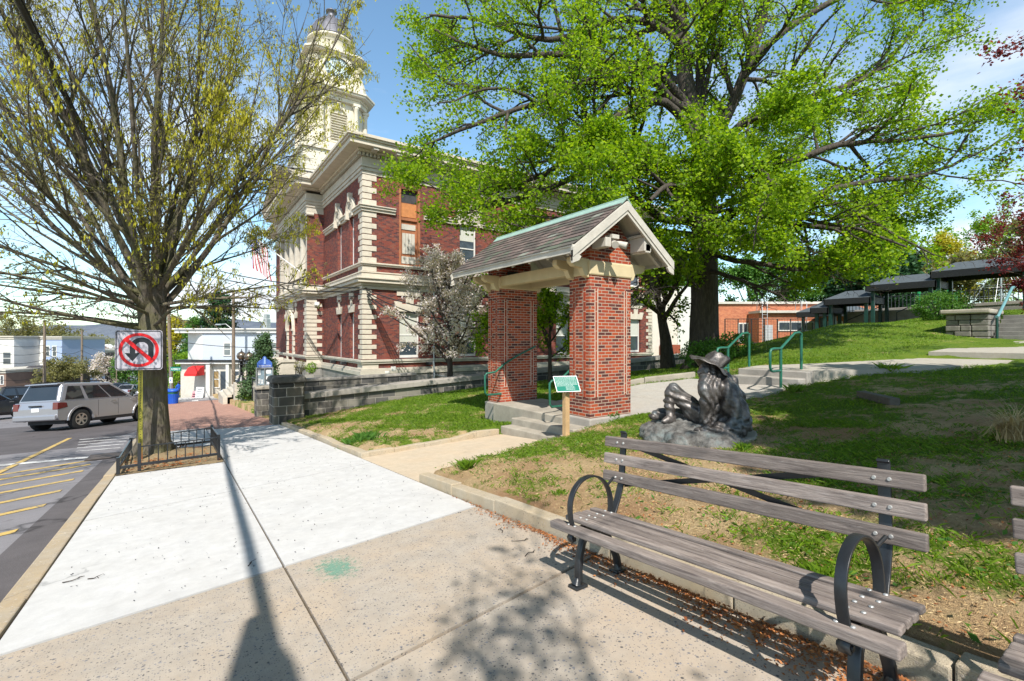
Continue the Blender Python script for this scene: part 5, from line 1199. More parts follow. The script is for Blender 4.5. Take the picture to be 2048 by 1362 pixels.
        arm = [(.0,.36),(-.012,.40),(-.028,.46)] + [(cx_-rx*math.cos(a), cz_+rz*math.sin(a)) for a in [i*math.pi/22 for i in range(0, 23)]] + [(cx_+rx-.003,.46),(.345,.40)]
        strap(F, arm, .045, .013); F.tube([(cx_+rx*.86, yy, cz_+rz*.52),(.425, yy+s*.02, .66)], .010, 6); ob(F, 'armrest_ring', M_black, bev=.002)
        F = MB(); strap(F, [(.02,.37),(-.02,.365),(-.045,.34),(-.035,.315),(-.012,.322),(-.010,.338)], .045, .014); F.tube([(-.027,yy-.03,.335),(-.027,yy+.03,.335)], .012, 8); ob(F, 'scroll', M_black)
    for (za, zb) in ((.93,.60),(.60,.90)):
        F = MB(); F.bar((bx(za)+.055, y0+.17, za), (bx(zb)+.055, y1-.17, zb), .006, .035, (1,0,0)) if False else F.bar((bx(za)+.050+.008*(za>.9), y0+.17, za), (bx(zb)+.050+.008*(za>.9), y1-.17, zb), .007, .034); ob(F, 'cross_brace', M_black)
    return root
bench = make_bench('long grey slatted bench with black ring armrests, seen whole on the sidewalk')
b2 = copy_tree(bench); b2.location = (2.2, 1.575-2.195, Pf(1.575-2.195)); b2['label'] = 'second slatted bench, only its near end visible at the right edge'
# kerb-side timber edging in the lawn
te = thing('timber_edging', (10.8, 3.2, .4), 'half buried weathered timber beam lying in the shaded grass', 'timber')
a = at(1722, 775, 9.2); c = at(1790, 800, 8.0)
mb = MB(); mb.bar((float(a[0]), float(a[1]), Hf(a[0],a[1])+.04), (float(c[0]), float(c[1]), Hf(c[0],c[1])+.06), .16, .14); mb.obj('beam', flat('grey_sleeper', (.13,.11,.09), .9, var=.3, sc=8, bmp=.4), te, bevel=.015)
from mathutils import noise as mnoise
# ------------------------------------------------------------------ bronze statue
ST_O = at(1400, 890, 7.5); SO = Vector((float(ST_O[0]), float(ST_O[1]), 0)); SO.z = Hf(SO.x, SO.y) - .03
Rv, Fv = Vector((CA, -SA, 0)), Vector((SA, CA, 0))
stat = thing('statue', tuple(SO), 'bronze statue of a bearded man in a battered brimmed hat reclining on rock', 'statue')
K = 1.0
def L3(a, d, c): return SO + (Rv*a + Fv*d)*K + Vector((0, 0, c*K))
def caps(mb, pts, rad, n=12):
    pts = [L3(*p) for p in pts]; out = []; rr = []
    for i in range(len(pts)-1):
        for t in np.linspace(0, 1, 5)[:-1]: out.append(pts[i].lerp(pts[i+1], float(t))); rr.append(rad[i]*(1-t)+rad[i+1]*t)
    out.append(pts[-1]); rr.append(rad[-1])
    mb.ball(out[0], rr[0], n); mb.ball(out[-1], rr[-1], n); mb.tube(out, rr, n)
def remesh(o, vox, sub=0, smooth=1):
    md = o.modifiers.new('r', 'REMESH'); md.mode = 'VOXEL'; md.voxel_size = vox; md.use_smooth_shade = True
    if smooth: s_ = o.modifiers.new('s', 'SMOOTH'); s_.iterations = smooth; s_.factor = .5
    bpy.context.view_layer.update()
    me = bpy.data.meshes.new_from_object(o.evaluated_get(bpy.context.evaluated_depsgraph_get())); mats = list(o.data.materials)
    o.modifiers.clear(); old = o.data; o.data = me; bpy.data.meshes.remove(old)
    return o
def displace(o, fn):
    me = o.data; n = len(me.vertices); co_ = np.zeros(n*3, np.float32); me.vertices.foreach_get('co', co_); co_ = co_.reshape(-1,3)
    nr = np.array([v.normal[:] for v in me.vertices], np.float32)
    co_ += nr * fn(co_)[:, None]; me.vertices.foreach_set('co', co_.ravel()); me.update()
m, nt, b, o = newmat('weathered_highlit_bronze'); co = objco(nt); n = noise(nt, 7, 8, .7, co); n2 = noise(nt, 26, 5, .7, co)
col = mixc(nt, ramp(nt, n, [(.35, 0), (.65, 1)]), (.05,.043,.039), (.21,.19,.18)); col = mixc(nt, math_(nt,'MULTIPLY',ramp(nt, noise(nt, 2.3, 6, .7, co), [(.52, 0), (.66, 1)]),.6), col, (.19,.23,.24))  # pale mottling puts highlights into the colour; the bluish layer is weathering
nt.links.new(col, b.inputs['Base Color']); S(b, rough=.40, metal=.6, spec=.5); nt.links.new(ramp(nt, n2, [(.3, .32), (.7, .62)]), b.inputs['Roughness']); bump(nt, b, n2, .35, .02); M_bronze = m
m, nt, b, o = newmat('verdigris_bronze_rock'); co = objco(nt); n = noise(nt, 6, 9, .75, co)
col = mixc(nt, ramp(nt, n, [(.35, 0), (.65, 1)]), (.075,.068,.062), (.24,.235,.22)); col = mixc(nt, math_(nt,'MULTIPLY',ramp(nt, noise(nt, 2.8, 6, .7, co), [(.5, 0), (.66, 1)]),.7), col, (.15,.21,.215))
nt.links.new(col, b.inputs['Base Color']); S(b, rough=.6, metal=.25); bump(nt, b, noise(nt, 22, 7, .75, co), .9, .03); M_rockb = m
# body: trunk, legs, arms, head - one continuous surface
mb = MB()
caps(mb, [(.36,.10,.93),(.42,.10,.70),(.44,.08,.40),(.42,.06,.18)], [.21,.27,.28,.24])          # coat back / trunk
caps(mb, [(.30,.05,.93),(.20,.0,.72),(.16,.02,.45),(.18,.05,.2)], [.13,.15,.17,.19])
caps(mb, [(.52,.18,.92),(.66,.26,.70),(.70,.26,.48),(.62,.22,.30)], [.15,.16,.16,.13])          # far arm
caps(mb, [(.62,.3,.85),(.76,.34,.6),(.72,.3,.35)], [.08,.10,.08])
caps(mb, [(.34,-.10,.86),(.44,-.16,.62),(.56,-.20,.34)], [.17,.19,.16])                         # near upper arm
caps(mb, [(.57,-.20,.32),(.40,-.26,.27),(.18,-.28,.22),(.02,-.24,.24)], [.16,.15,.12,.085])    # near forearm on rock
caps(mb, [(.16,.15,.30),(-.06,.20,.52),(-.34,.24,.80)], [.18,.16,.115])                         # near thigh to raised knee
caps(mb, [(-.35,.24,.80),(-.42,.22,.60),(-.40,.16,.40)], [.115,.085,.07])                       # shin
caps(mb, [(.12,.35,.30),(-.25,.45,.35),(-.52,.45,.38)], [.15,.12,.09])                          # other leg, low
caps(mb, [(-.52,.45,.38),(-.62,.42,.34)], [.08,.07])
caps(mb, [(-.38,.16,.36),(-.50,.10,.33),(-.56,.07,.32)], [.07,.06,.045])                        # boot
caps(mb, [(.28,.05,1.02),(.20,.02,1.10)], [.10,.10])                                            # neck
mb.ball(L3(.10,-.02,1.12), .135, 16, (1,.95,1.15))                                              # head
mb.ball(L3(-.03,-.05,1.10), .03, 8, (1.2,.8,1.2)); mb.ball(L3(.16,-.14,1.10), .035, 8, (1,.5,1.3))    # nose, ear
mb.ball(L3(.0,-.09,1.14), .03, 8); mb.ball(L3(.02,-.02,1.045), .04, 8)
# hand: palm and five fingers spread on the rock
caps(mb, [(.02,-.24,.24),(-.06,-.22,.25)], [.055,.05])
for k, (da, dd_) in enumerate(((-.13,-.30),(-.155,-.26),(-.16,-.22),(-.145,-.17),(-.08,-.13))):
    caps(mb, [(-.07,-.22+(k-2)*.018,.26),((-.07+da)/2-.02,(-.22+dd_)/2,.275),(da,dd_,.225)], [.022,.020,.015], 8)
body = mb.obj('body', M_bronze, stat); remesh(body, .016)
def folds(c):
    x = c[:,0]*CA - c[:,1]*SA; d = c[:,0]*SA + c[:,1]*CA; z = c[:,2]
    s = np.zeros(len(c)); 
    s += .011*np.sin(42*(x*.55+z*.9)+3*np.sin(9*z+5*d))*((x < 0)|(z < .45))
    s += .020*np.sin(24*(x*.9-z*.45)+3.5*np.sin(7*x+4*z)+2*np.sin(11*d))*((x >= 0.1)&(z > .3))
    s += .017*np.sin(40*x+4*np.sin(8*z))*((z <= .45)&(x > .0))
    return s + .004*np.sin(60*x+70*z)*np.sin(55*d)
displace(body, folds)
mb = MB(); caps(mb, [(.06,-.10,1.02),(.05,-.16,.86),(.06,-.16,.66),(.05,-.12,.48),(.02,-.16,.36)], [.11,.13,.12,.09,.05]); caps(mb, [(.14,-.12,1.0),(.2,-.16,.9),(.15,-.17,.7)], [.1,.11,.08])
bd = mb.obj('beard', M_bronze, body); remesh(bd, .016); displace(bd, lambda c: .013*np.sin(55*(c[:,0]*CA-c[:,1]*SA)+5*np.sin(9*c[:,2]))+.006*np.sin(90*c[:,0]+20*c[:,2]))
# hat
mb = MB(); hn = 64; V = []; ax_ = L3(.17,0,1.235)
e1 = (Rv*.86 + Vector((0,0,-.50))).normalized(); e2 = Fv.copy(); e3 = e1.cross(e2)*-1
if e3.z < 0: e3 = -e3
for r_, lift, th in ((.14,.035,0),(.22,.01,0),(.31,-.04,0),(.32,-.055,0),(.30,-.055,1),(.22,-.01,1),(.13,.01,1)):
    for j in range(hn):
        a = 2*math.pi*j/hn; wv = .030*math.sin(3*a+.7)*(r_/.35)**2 + .014*math.sin(7*a)*(r_/.35)**2
        V.append(ax_ + e1*r_*1.02*math.cos(a)*(1.05 if math.cos(a) < 0 else .95) + e2*r_*.92*math.sin(a) + e3*(lift+wv))
mb.sm = True; mb.add(V, [(i*hn+j, i*hn+(j+1)%hn, (i+1)*hn+(j+1)%hn, (i+1)*hn+j) for i in range(6) for j in range(hn)])
V = []
for r_, h_ in ((.155,.0),(.165,.06),(.16,.12),(.155,.165),(.13,.20),(.08,.205),(.03,.19),(.001,.185)):
    for j in range(hn):
        a = 2*math.pi*j/hn; rr_ = r_*(1+.05*math.sin(4*a+h_*30)+.04*math.sin(9*a-h_*50)); V.append(ax_ + e1*(rr_*math.cos(a)+.03+h_*.25) + e2*rr_*math.sin(a) + e3*(h_+.01*math.sin(5*a)+.01))
mb.add(V, [(i*hn+j, i*hn+(j+1)%hn, (i+1)*hn+(j+1)%hn, (i+1)*hn+j) for i in range(7) for j in range(hn)])
ht_ = mb.obj('hat', M_bronze, body); displace(ht_, lambda c: np.array([.022*mnoise.noise(Vector(q_)*9)+.010*mnoise.noise(Vector(q_)*24) for q_ in c]))
# rock base
mb = MB()
for (a, d, c, r, sx) in ((-.1,.1,.02,.34,1.5),(.25,-.05,.04,.30,1.4),(-.55,.05,.05,.26,1.3),(-.35,-.25,.06,.24,1.5),(.1,-.35,.03,.26,1.8),(.4,-.15,.06,.2,1.2),(-.6,.4,.08,.22,1.2),(-.45,.55,.12,.22,1.0),(-.2,.4,.1,.3,1.3),(-.72,-.02,.04,.2,1),(.15,.3,.08,.3,1.4),(.45,.2,.05,.28,1.2)):
    mb.ball(L3(a,d,c), r, 14, (sx,sx*.9,.85))
rk = mb.obj('rock_base', M_rockb, stat); remesh(rk, .028, smooth=2)
from mathutils import noise as mnoise
def rockn(c): return np.array([.055*mnoise.noise(Vector(p)*6)+.035*mnoise.noise(Vector(p)*15)+.014*abs(mnoise.noise(Vector(p)*34)) for p in c])
displace(rk, rockn)
mb = MB(); cc = [L3(.30+.62*math.cos(t)*(1+.1*math.sin(3*t)), .05+.55*math.sin(t), 0) for t in [i*2*math.pi/22 for i in range(22)]]
mb.add([(p.x,p.y,Hf(p.x,p.y)-.1) for p in cc]+[(p.x,p.y,Hf(p.x,p.y)+.035) for p in cc], [tuple(range(22))[::-1], tuple(range(22,44))]+[(i,(i+1)%22,22+(i+1)%22,22+i) for i in range(22)])
mb.obj('concrete_footing', M_conc, stat, bevel=.02)
# ------------------------------------------------------------------ no U-turn sign
SPX, SPY = -.62, 11.15; sp = at(281, 800, 9.15); SPX, SPY = float(sp[0]), float(sp[1])
us = thing('road_sign', (SPX, SPY, Pf(SPY)), 'square no U-turn sign with red ring and slash on a perforated post', 'sign')
mb = MB(); mb.box(SPX-.028,SPX+.028,SPY-.015,SPY+.015,Pf(SPY)-.3,1.60); mb.box(SPX-.034,SPX-.026,SPY-.026,SPY+.016,Pf(SPY)-.3,1.60); mb.box(SPX+.026,SPX+.034,SPY-.026,SPY+.016,Pf(SPY)-.3,1.60)
m, nt, b, o = newmat('olive_post_paint'); co = objco(nt); n = noise(nt, 10, 6, .7, co)
sz = nt.nodes.new('ShaderNodeSeparateXYZ'); nt.links.new(co, sz.inputs[0])
col = mixc(nt, ramp(nt, n, [(.35, 0), (.7, 1)]), (.21,.20,.02), (.33,.30,.04)); nt.links.new(mixc(nt, ramp(nt, sz.outputs[2], [(.12, 1), (.45, 0)]), col, (.20,.07,.025)), b.inputs['Base Color']); S(b, rough=.6)
po = mb.obj('post', m, us)
mb = MB(); zz = Pf(SPY)+.35
while zz < 1.1: mb.box(SPX-.006,SPX+.006,SPY-.018,SPY-.0152,zz,zz+.012); zz += .05
mb.obj('punched_holes', M_black, po)
ctr = Vector((SPX, SPY-.04, 0)); Zc = 1.5 + (HY-700)/951*9.12; ctr.z = Zc
nr_ = Vector((-.30,-.95,0)).normalized(); rt = Vector((.95,-.30,0)); hw_, hh_ = .385, .38
ctr = Vector((SPX-.02, SPY-.05, Zc))
def sgp(mb, pts, n0, n1):
    k = len(pts); f = lambda p, n: ctr + rt*p[0] + Vector((0,0,1))*p[1] + nr_*n
    mb.add([f(p, n0) for p in pts]+[f(p, n1) for p in pts], [tuple(range(k))[::-1], tuple(range(k,2*k))]+[(i,(i+1)%k,k+(i+1)%k,k+i) for i in range(k)])
def rrect(w, h, r, n=5):
    out = []
    for cx_, cy_, a0 in ((w-r,h-r,0),(-w+r,h-r,90),(-w+r,-h+r,180),(w-r,-h+r,270)): out += [(cx_+r*math.cos(R(a0+90*i/n)), cy_+r*math.sin(R(a0+90*i/n))) for i in range(n+1)]
    return out
M_sw = flat('retroreflective_white', (.40,.38,.42), .35, var=.14, sc=6, bmp=0); M_sr = flat('sign_red', (.62,.012,.015), .35, var=.05, bmp=0); M_sk = flat('sign_black', (.015,.017,.02), .4, bmp=0)
mb = MB(); sgp(mb, rrect(hw_, hh_, .05), -.003, .0); pn_ = mb.obj('panel', M_sw, us)
mb = MB(); o1 = rrect(hw_-.012, hh_-.012, .042); o2 = rrect(hw_-.028, hh_-.028, .032); k = len(o1)
for i in range(k): j = (i+1) % k; sgp(mb, [o1[i], o1[j], o2[j], o2[i]], .0, .002)
mb.obj('black_border', M_sk, pn_)
sxs = 1.0; RR = .325
mb = MB(); NN = 48
for i in range(NN):
    a, c = 2*math.pi*i/NN, 2*math.pi*(i+1)/NN; r0, r1 = RR-.055, RR
    sgp(mb, [(sxs*r1*math.cos(a),r1*math.sin(a)),(sxs*r1*math.cos(c),r1*math.sin(c)),(sxs*r0*math.cos(c),r0*math.sin(c)),(sxs*r0*math.cos(a),r0*math.sin(a))], .004, .006)
sgp(mb, [(-.225,.175),(-.175,.222),(.225,-.175),(.175,-.222)], .0045, .0065); mb.obj('red_ring_and_slash', M_sr, pn_)
mb = MB(); arcp = lambda r, a: (.045+ r*math.cos(a)*1.05, .055+r*math.sin(a))
for i in range(16):
    a, c = math.pi*i/16, math.pi*(i+1)/16; sgp(mb, [arcp(.185,a), arcp(.185,c), arcp(.10,c), arcp(.10,a)], .0, .0022)
sgp(mb, [(.045+.105,.055),(.045+.194,.055),(.045+.194,-.20),(.045+.105,-.20)], .0, .0022); sgp(mb, [(.045-.194,.055),(.045-.105,.055),(.045-.105,-.06),(.045-.194,-.06)], .0, .0022)
sgp(mb, [(-.105,-.215),(.02,-.05),(-.07,-.06),(-.14,-.06),(-.235,-.05)], .0, .0022); mb.obj('turn_arrow', M_sk, pn_)
# ------------------------------------------------------------------ tree guard (low black fence)
tg = thing('tree_guard', (-.15, 11.8, Pf(11.8)), 'low black iron fence around the street tree pit', 'fence')
cor = [(-.86,10.38),(.60,10.62),(.60,13.05),(-.86,12.9)]
zt = lambda y: Pf(y)
for (x, y) in cor + [(-.58,10.43)]:
    mb = MB(); h_ = .50 if (x,y) != cor[0] and x > -.7 else .30
    if (x,y) == cor[3]: h_ = .40
    mb.box(x-.025,x+.025,y-.025,y+.025,zt(y)-.05,zt(y)+h_); mb.obj('post', M_black, tg, bevel=.004)
def rail(a, c, h0, h1, bars, nb_):
    mb = MB(); mb.bar((*a, zt(a[1])+h0[0]), (*c, zt(c[1])+h0[1]), .03, .045); mb.obj('rail', M_black, tg)
    mb = MB(); mb.bar((*a, zt(a[1])+h1[0]), (*c, zt(c[1])+h1[1]), .02, .02); mb.obj('rail', M_black, tg)
    mb = MB()
    for k in range(1, nb_):
        t = k/nb_; x, y = a[0]+(c[0]-a[0])*t, a[1]+(c[1]-a[1])*t
        mb.tube([(x,y,zt(y)+h0[0]*(1-t)+h0[1]*t),(x,y,zt(y)+h1[0]*(1-t)+h1[1]*t)], .009, 5)
    parts(mb, 'bar', M_black, tg)
rail((-.58,10.43), cor[1], (.13,.13), (.44,.44), 1, 9); rail(cor[0], (-.58,10.43), (.12,.13), (.13,.14), 1, 1); rail(cor[1], cor[2], (.13,.13), (.46,.46), 1, 12)
rail(cor[2], cor[3], (.13,.13), (.44,.38), 1, 10); rail(cor[3], cor[0], (.12,.12), (.36,.26), 1, 10)
# storm drain
sdn = thing('storm_drain', (-1.35, 14.4, Pf(14.4)-.12), 'slotted iron storm drain grate beside the kerb', 'drain')
mb = MB(); mb.add([(-1.75,14.0,Pf(14)-.115),(-1.1,14.0,Pf(14)-.115),(-1.1,14.95,Pf(14.95)-.115),(-1.75,14.95,Pf(14.95)-.115)], [(0,1,2,3)])
mb.obj('pit', M_tar, sdn); mb = MB()
for k in range(9): y = 14.03+k*.105; mb.bar((-1.73,y,Pf(y)-.10), (-1.12,y+.05,Pf(y+.05)-.10), .04, .02)
mb.obj('grate', flat('rusty_iron', (.12,.10,.09), .7), sdn)
# ------------------------------------------------------------------ overhead cables
def sag(p, q, s, n=14): 
    p, q = Vector(p), Vector(q); return [p.lerp(q, i/n) - Vector((0,0,s*4*(i/n)*(1-i/n))) for i in range(n+1)]
cb = thing('overhead_cable', (-1.62, 4, 5.4), 'thick black cable bundle crossing the sky at upper left above the sidewalk edge', 'cable')
pts = [Vector((-1.62+.012*math.sin(k), -9+k*1.2, 5.30+.033*(min(-9+k*1.2, 30)))) for k in range(0, 60)]
mb = MB(); mb.tube(pts, [.042 if k < 14 else .036 for k in range(60)], 8); mb.tube([p+Vector((.03,0,.04)) for p in pts], .014, 6); cbo = mb.obj('bundle', M_cable, cb)
mb = MB(); mb.tube([(-1.62,-3.8,5.02),(-1.62,-3.4,5.02),(-1.62,-1.3,5.06),(-1.62,-.7,5.12)], [.05,.17,.16,.04], 12); mb.obj('shadow_blob_caster', M_plast, cb)  # added out of view only to cast the dark blob on the sidewalk
# vegetation-side service wires to the hall corner
wr = thing('service_wire_bundle', (-3, 40, 4), 'black service wires running from the street to the hall corner', 'wires')
tgt = Vector((XT+.15, YT-.15, 4.0))
S0 = [(at(332,505,40), .7), (at(332,515,40), .9), (at(333,528,40), .6), (at(333,545,40), .8)]
for k, (p, s_) in enumerate(S0):
    q = tgt + Vector((.1*k, -.05*k, .12-.12*k)); mb = MB(); mb.tube(sag(tuple(p), q, s_), .022 if k else .035, 5); mb.obj('wire', M_cable, wr)
mb = MB(); tg2 = at(985, 632, 20)
for k in range(4): mb.tube(sag(tgt+Vector((0,-.05,-.1*k)), Vector(tuple(tg2))+Vector((0,0,-.2*k)), .25+.25*k, 12), .03, 5)
parts(mb, 'drop_wire', M_cable, wr, 0, -.01)
# ------------------------------------------------------------------ vehicles
def car(name, loc, heading, lab, paintm, Lc=4.8, Wc=1.9, Hc=1.8, kind='suv', cat='car', group=None, tilt=0.0, roll=0.0, detail=True, deco=None):
    root = thing(name, loc, lab, cat, group); root.rotation_euler = (roll, tilt, heading); OFF = (0,0,0)
    ob = lambda mb, n_, mt, par=root, bev=0, seg=2: mb.obj(n_, mt, par, off=OFF, bevel=bev, seg=seg)
    hw = Wc/2; wr_ = .41 if kind == 'suv' else .33; xr, xf = .95*Lc/4.8, Lc-.95*Lc/4.8; belt = Hc*.61; sill = .36 if kind == 'suv' else .25; hood = Hc*.60
    def arch(xc, r, n=9): return [(xc + r*math.cos(math.pi*i/n), wr_+.02 + r*math.sin(math.pi*i/n)) for i in range(n+1)]
    ra = wr_+.09
    low = [(.10,.44),(.0,.56),(.0,belt-.25),(.07,belt)] + [(Lc*.72,belt+.01),(Lc*.76,hood+.02),(Lc-.22,hood-.10),(Lc-.03,hood-.24),(Lc,.62),(Lc-.05,.40)]
    bot = [(xf+ra,.36)] + arch(xf, ra)[0:] + [(xf-ra,sill),(xr+ra,sill)] + arch(xr, ra) + [(xr-ra,.42)]
    poly = low + bot
    mb = MB(); mb.prism([(p[0]-Lc/2, p[1]) for p in poly], 'y', -hw, hw); body = ob(mb, 'body', paintm, bev=.07, seg=4)
    x0, x1 = .07, Lc*.73; t0, t1 = .36*Lc/4.8, Lc*.50; top = Hc-.02
    if kind == 'sedan': x0, t0 = Lc*.12, Lc*.30
    c_ = lambda x: x-Lc/2
    wb, wt = hw-.05, hw-.22
    mb = MB(); mb.add([(c_(x0),-wb,belt-.03),(c_(x1),-wb,belt-.03),(c_(x1),wb,belt-.03),(c_(x0),wb,belt-.03),(c_(t0),-wt,top),(c_(t1),-wt,top-.02),(c_(t1),wt,top-.02),(c_(t0),wt,top)], [(0,3,2,1),(4,5,6,7),(0,1,5,4),(1,2,6,5),(2,3,7,6),(3,0,4,7)])
    cab = ob(mb, 'cabin', paintm, bev=.10, seg=4)
    def side(fx, fz, s, e=.012):  # point on greenhouse side
        w_ = wb + (wt-wb)*fz; z = belt-.03 + (top-belt+.03)*fz; xa = x0+(t0-x0)*fz; xb_ = x1+(t1-x1)*fz
        return (c_(xa+(xb_-xa)*fx), s*(w_+e), z)
    for s in (-1, 1):
        for (a, b_) in ((.07,.31),(.36,.65),(.675,.93)):
            mb = MB(); q = [(a,.12),(b_,.12),(b_ - (.0 if a < .6 else .05),.82),(a+(.03 if a < .1 else 0),.82)]
            V = [side(u,v,s) for u,v in q] + [side(u,v,s,-.03) for u,v in q]; mb.add(V, [(0,1,2,3),(7,6,5,4),(0,4,5,1),(1,5,6,2),(2,6,7,3),(3,7,4,0)]); ob(mb, 'side_window', M_carglass, cab)
    def endq(x_b, x_t, sgn, name):
        mb = MB(); V = []
        for e in (.012, -.03):
            for (fy, fz) in ((-.86,.14),(.86,.14),(.82,.86),(-.82,.86)):
                w_ = wb+(wt-wb)*fz; z = belt-.03+(top-belt+.03)*fz; x = x_b+(x_t-x_b)*fz; V.append((c_(x)+sgn*e, fy*w_, z+e*.3))
        mb.add(V, [(0,1,2,3),(7,6,5,4),(0,4,5,1),(1,5,6,2),(2,6,7,3),(3,7,4,0)]); ob(mb, name, M_carglass, cab)
    endq(x0, t0, -1, 'rear_window'); endq(x1, t1, 1, 'windshield')
    for xc in (xr, xf):
        for s in (-1, 1):
            mb = MB(); y0_, y1_ = s*(hw-.25), s*(hw-.01)
            prof = [(.20,0),(wr_-.05,0),(wr_-.01,.03),(wr_,.06),(wr_,.19),(wr_-.01,.22),(wr_-.06,.245),(.235,.235)]
            n_ = 28; V = []
            for r_, t_ in prof:
                for j in range(n_): a = 2*math.pi*j/n_; V.append((c_(xc)+r_*math.cos(a), y0_+s*t_, wr_+r_*math.sin(a)))
            mb.sm = True; mb.add(V, [(i*n_+j, i*n_+(j+1)%n_, (i+1)*n_+(j+1)%n_, (i+1)*n_+j) for i in range(len(prof)-1) for j in range(n_)])
            wh = ob(mb, 'wheel', M_tyre)
            mb = MB()
            for i in range(6):
                a = i*math.pi/3; mb.bar((c_(xc), y0_+s*.215, wr_), (c_(xc)+.22*math.cos(a), y0_+s*.225, wr_+.22*math.sin(a)), .07, .03, (0,1,0))
            for j in range(24):
                a, b_ = 2*math.pi*j/24, 2*math.pi*(j+1)/24
                mb.add([(c_(xc)+r_*math.cos(t), y0_+s*yy_, wr_+r_*math.sin(t)) for r_, yy_ in ((.205,.235),(.24,.238)) for t in (a,b_)] , [(0,1,3,2)])
            mb.tube([(c_(xc), y0_+s*.19, wr_), (c_(xc), y0_+s*.235, wr_)], .06, 12); ob(mb, 'rim', M_rim, wh)
            mb = MB(); mb.tube([(c_(xc), y0_+s*.10, wr_), (c_(xc), y0_+s*.185, wr_)], .23, 20); ob(mb, 'brake_disc', M_tar, wh)
    for s in (-1, 1):
        mb = MB(); n_ = 12; V = []
        for xc in (xr, xf):
            V = []
            for i in range(n_+1):
                a = math.pi*i/n_
                for r_, yy_ in ((ra-.012, hw-.02),(ra-.012,hw+.02),(ra+.055,hw+.02),(ra+.075,hw-.02)): V.append((c_(xc)+r_*math.cos(a), s*yy_, wr_+.0+r_*math.sin(a)))
            mb.add(V, [(4*i+j, 4*i+(j+1)%4, 4*i+4+(j+1)%4, 4*i+4+j) for i in range(n_) for j in range(4)])
        parts(mb, 'wheel_arch', paintm, None); 
        for q in [c for c in scene.collection.objects if c.name.startswith('wheel_arch') and c.parent is None]: q.parent = body
        mb = MB(); mb.bar((c_(xr+ra), s*(hw-.02), sill+.0), (c_(xf-ra), s*(hw-.02), sill+.0), .08, .12); ob(mb, 'sill', M_plast, body)
        mb = MB(); mb.hull8([(c_(.02),s*(hw-.36),belt-.26),(c_(.50),s*(hw+.012),belt-.24),(c_(.50),s*(hw-.04),belt-.24),(c_(.06),s*(hw-.36),belt-.26)], [(c_(.02),s*(hw-.34),belt-.0),(c_(.42),s*(hw+.012),belt-.04),(c_(.42),s*(hw-.04),belt-.04),(c_(.08),s*(hw-.34),belt-.0)])
        mb = MB(); mb.prism([(c_(-.012),belt-.30),(c_(.38),belt-.22),(c_(.34),belt-.05),(c_(-.0),belt-.02)] , 'y', min(s*(hw-.22),s*(hw+.012)), max(s*(hw-.22),s*(hw+.012))); ob(mb, 'tail_lamp', M_tail, body, .02)
        mb = MB(); mb.box(c_(Lc-.32),c_(Lc-.0),s*(hw-.4),s*(hw+.004),hood-.34,hood-.17); ob(mb, 'headlight', M_steel, body, .03)
        for xh in (.46, .66):
            mb = MB(); mb.tube([(c_(Lc*xh), s*(hw+.0), belt-.10),(c_(Lc*xh)+.02, s*(hw+.035), belt-.10),(c_(Lc*xh)+.20, s*(hw+.035), belt-.10),(c_(Lc*xh)+.22, s*(hw+.0), belt-.10)], .016, 6); ob(mb, 'door_handle', M_rim, body)
        for xd in (.345, .535, .725):
            mb = MB(); mb.box(c_(Lc*xd)-.004, c_(Lc*xd)+.004, min(s*(hw-.01),s*(hw+.003)), max(s*(hw-.01),s*(hw+.003)), sill+.12, belt-.03); ob(mb, 'door_gap', M_plast, body)
        mb = MB(); mb.tube([(c_(Lc*.70), s*(hw-.02), belt+.05),(c_(Lc*.70), s*(hw+.12), belt+.08)], .03, 6); mb.ball((c_(Lc*.70), s*(hw+.19), belt+.13), .11, 10, (.8,1,1)); ob(mb, 'wing_mirror', paintm, body)
        if kind == 'suv': mb = MB(); mb.tube([(c_(t0+.1), s*(wt-.1), top-.01),(c_(t0+.2), s*(wt-.1), top+.05),(c_(t1-.3), s*(wt-.1), top+.05),(c_(t1-.2), s*(wt-.1), top-.02)], .022, 6); ob(mb, 'roof_rail', M_plast, cab)
    mb = MB(); mb.box(c_(-.08),c_(.16),-hw+.04,hw-.04,.46,.68); bp_ = ob(mb, 'rear_bumper', paintm, body, .05, 3)
    mb = MB(); mb.box(c_(Lc-.12),c_(Lc+.05),-hw+.05,hw-.05,.36,.62); ob(mb, 'front_bumper', M_plast, body, .05, 3)
    mb = MB(); mb.box(c_(-.016),c_(.0),-.16,.16,belt-.36,belt-.22); ob(mb, 'licence_plate', M_plate, body, .01)
    if kind == 'suv':
        mb = MB(); mb.box(c_(-.03),c_(.01),-.27,.27,belt-.16,belt-.11); ob(mb, 'tailgate_handle', M_plast, body, .01)
        mb = MB(); mb.hull8([(c_(t0-.17),-wt+.02,top-.05),(c_(t0+.12),-wt+.02,top-.03),(c_(t0+.12),wt-.02,top-.03),(c_(t0-.17),wt-.02,top-.05)],[(c_(t0-.15),-wt+.04,top-.01),(c_(t0+.12),-wt+.04,top+.01),(c_(t0+.12),wt-.04,top+.01),(c_(t0-.15),wt-.04,top-.01)]); ob(mb, 'spoiler', paintm, cab, .01)
    mb = MB(); mb.box(c_(.4),c_(Lc-.4),-hw+.15,hw-.15,.28,.5); ob(mb, 'underbody', M_tar, body)
    if deco: deco(ob, body, hw, belt, Lc)
    return root
rd = lambda y: Pf(y)-.13
hs = math.atan2(.76,.65)
near_rear = Vector((-3.25, 25.4)); hv = Vector((math.cos(hs), math.sin(hs))); lv_ = Vector((-hv.y, hv.x))
ctr2 = near_rear + hv*(4.8/2-.95) + lv_*.95
car('silver_suv', (ctr2.x, ctr2.y, rd(ctr2.y)-.03), hs, 'silver SUV with roof rails crossing behind the street tree', M_silver, Lc=4.7, Hc=1.9, tilt=math.atan(.0785*hv.y), roll=-.0785*.8)
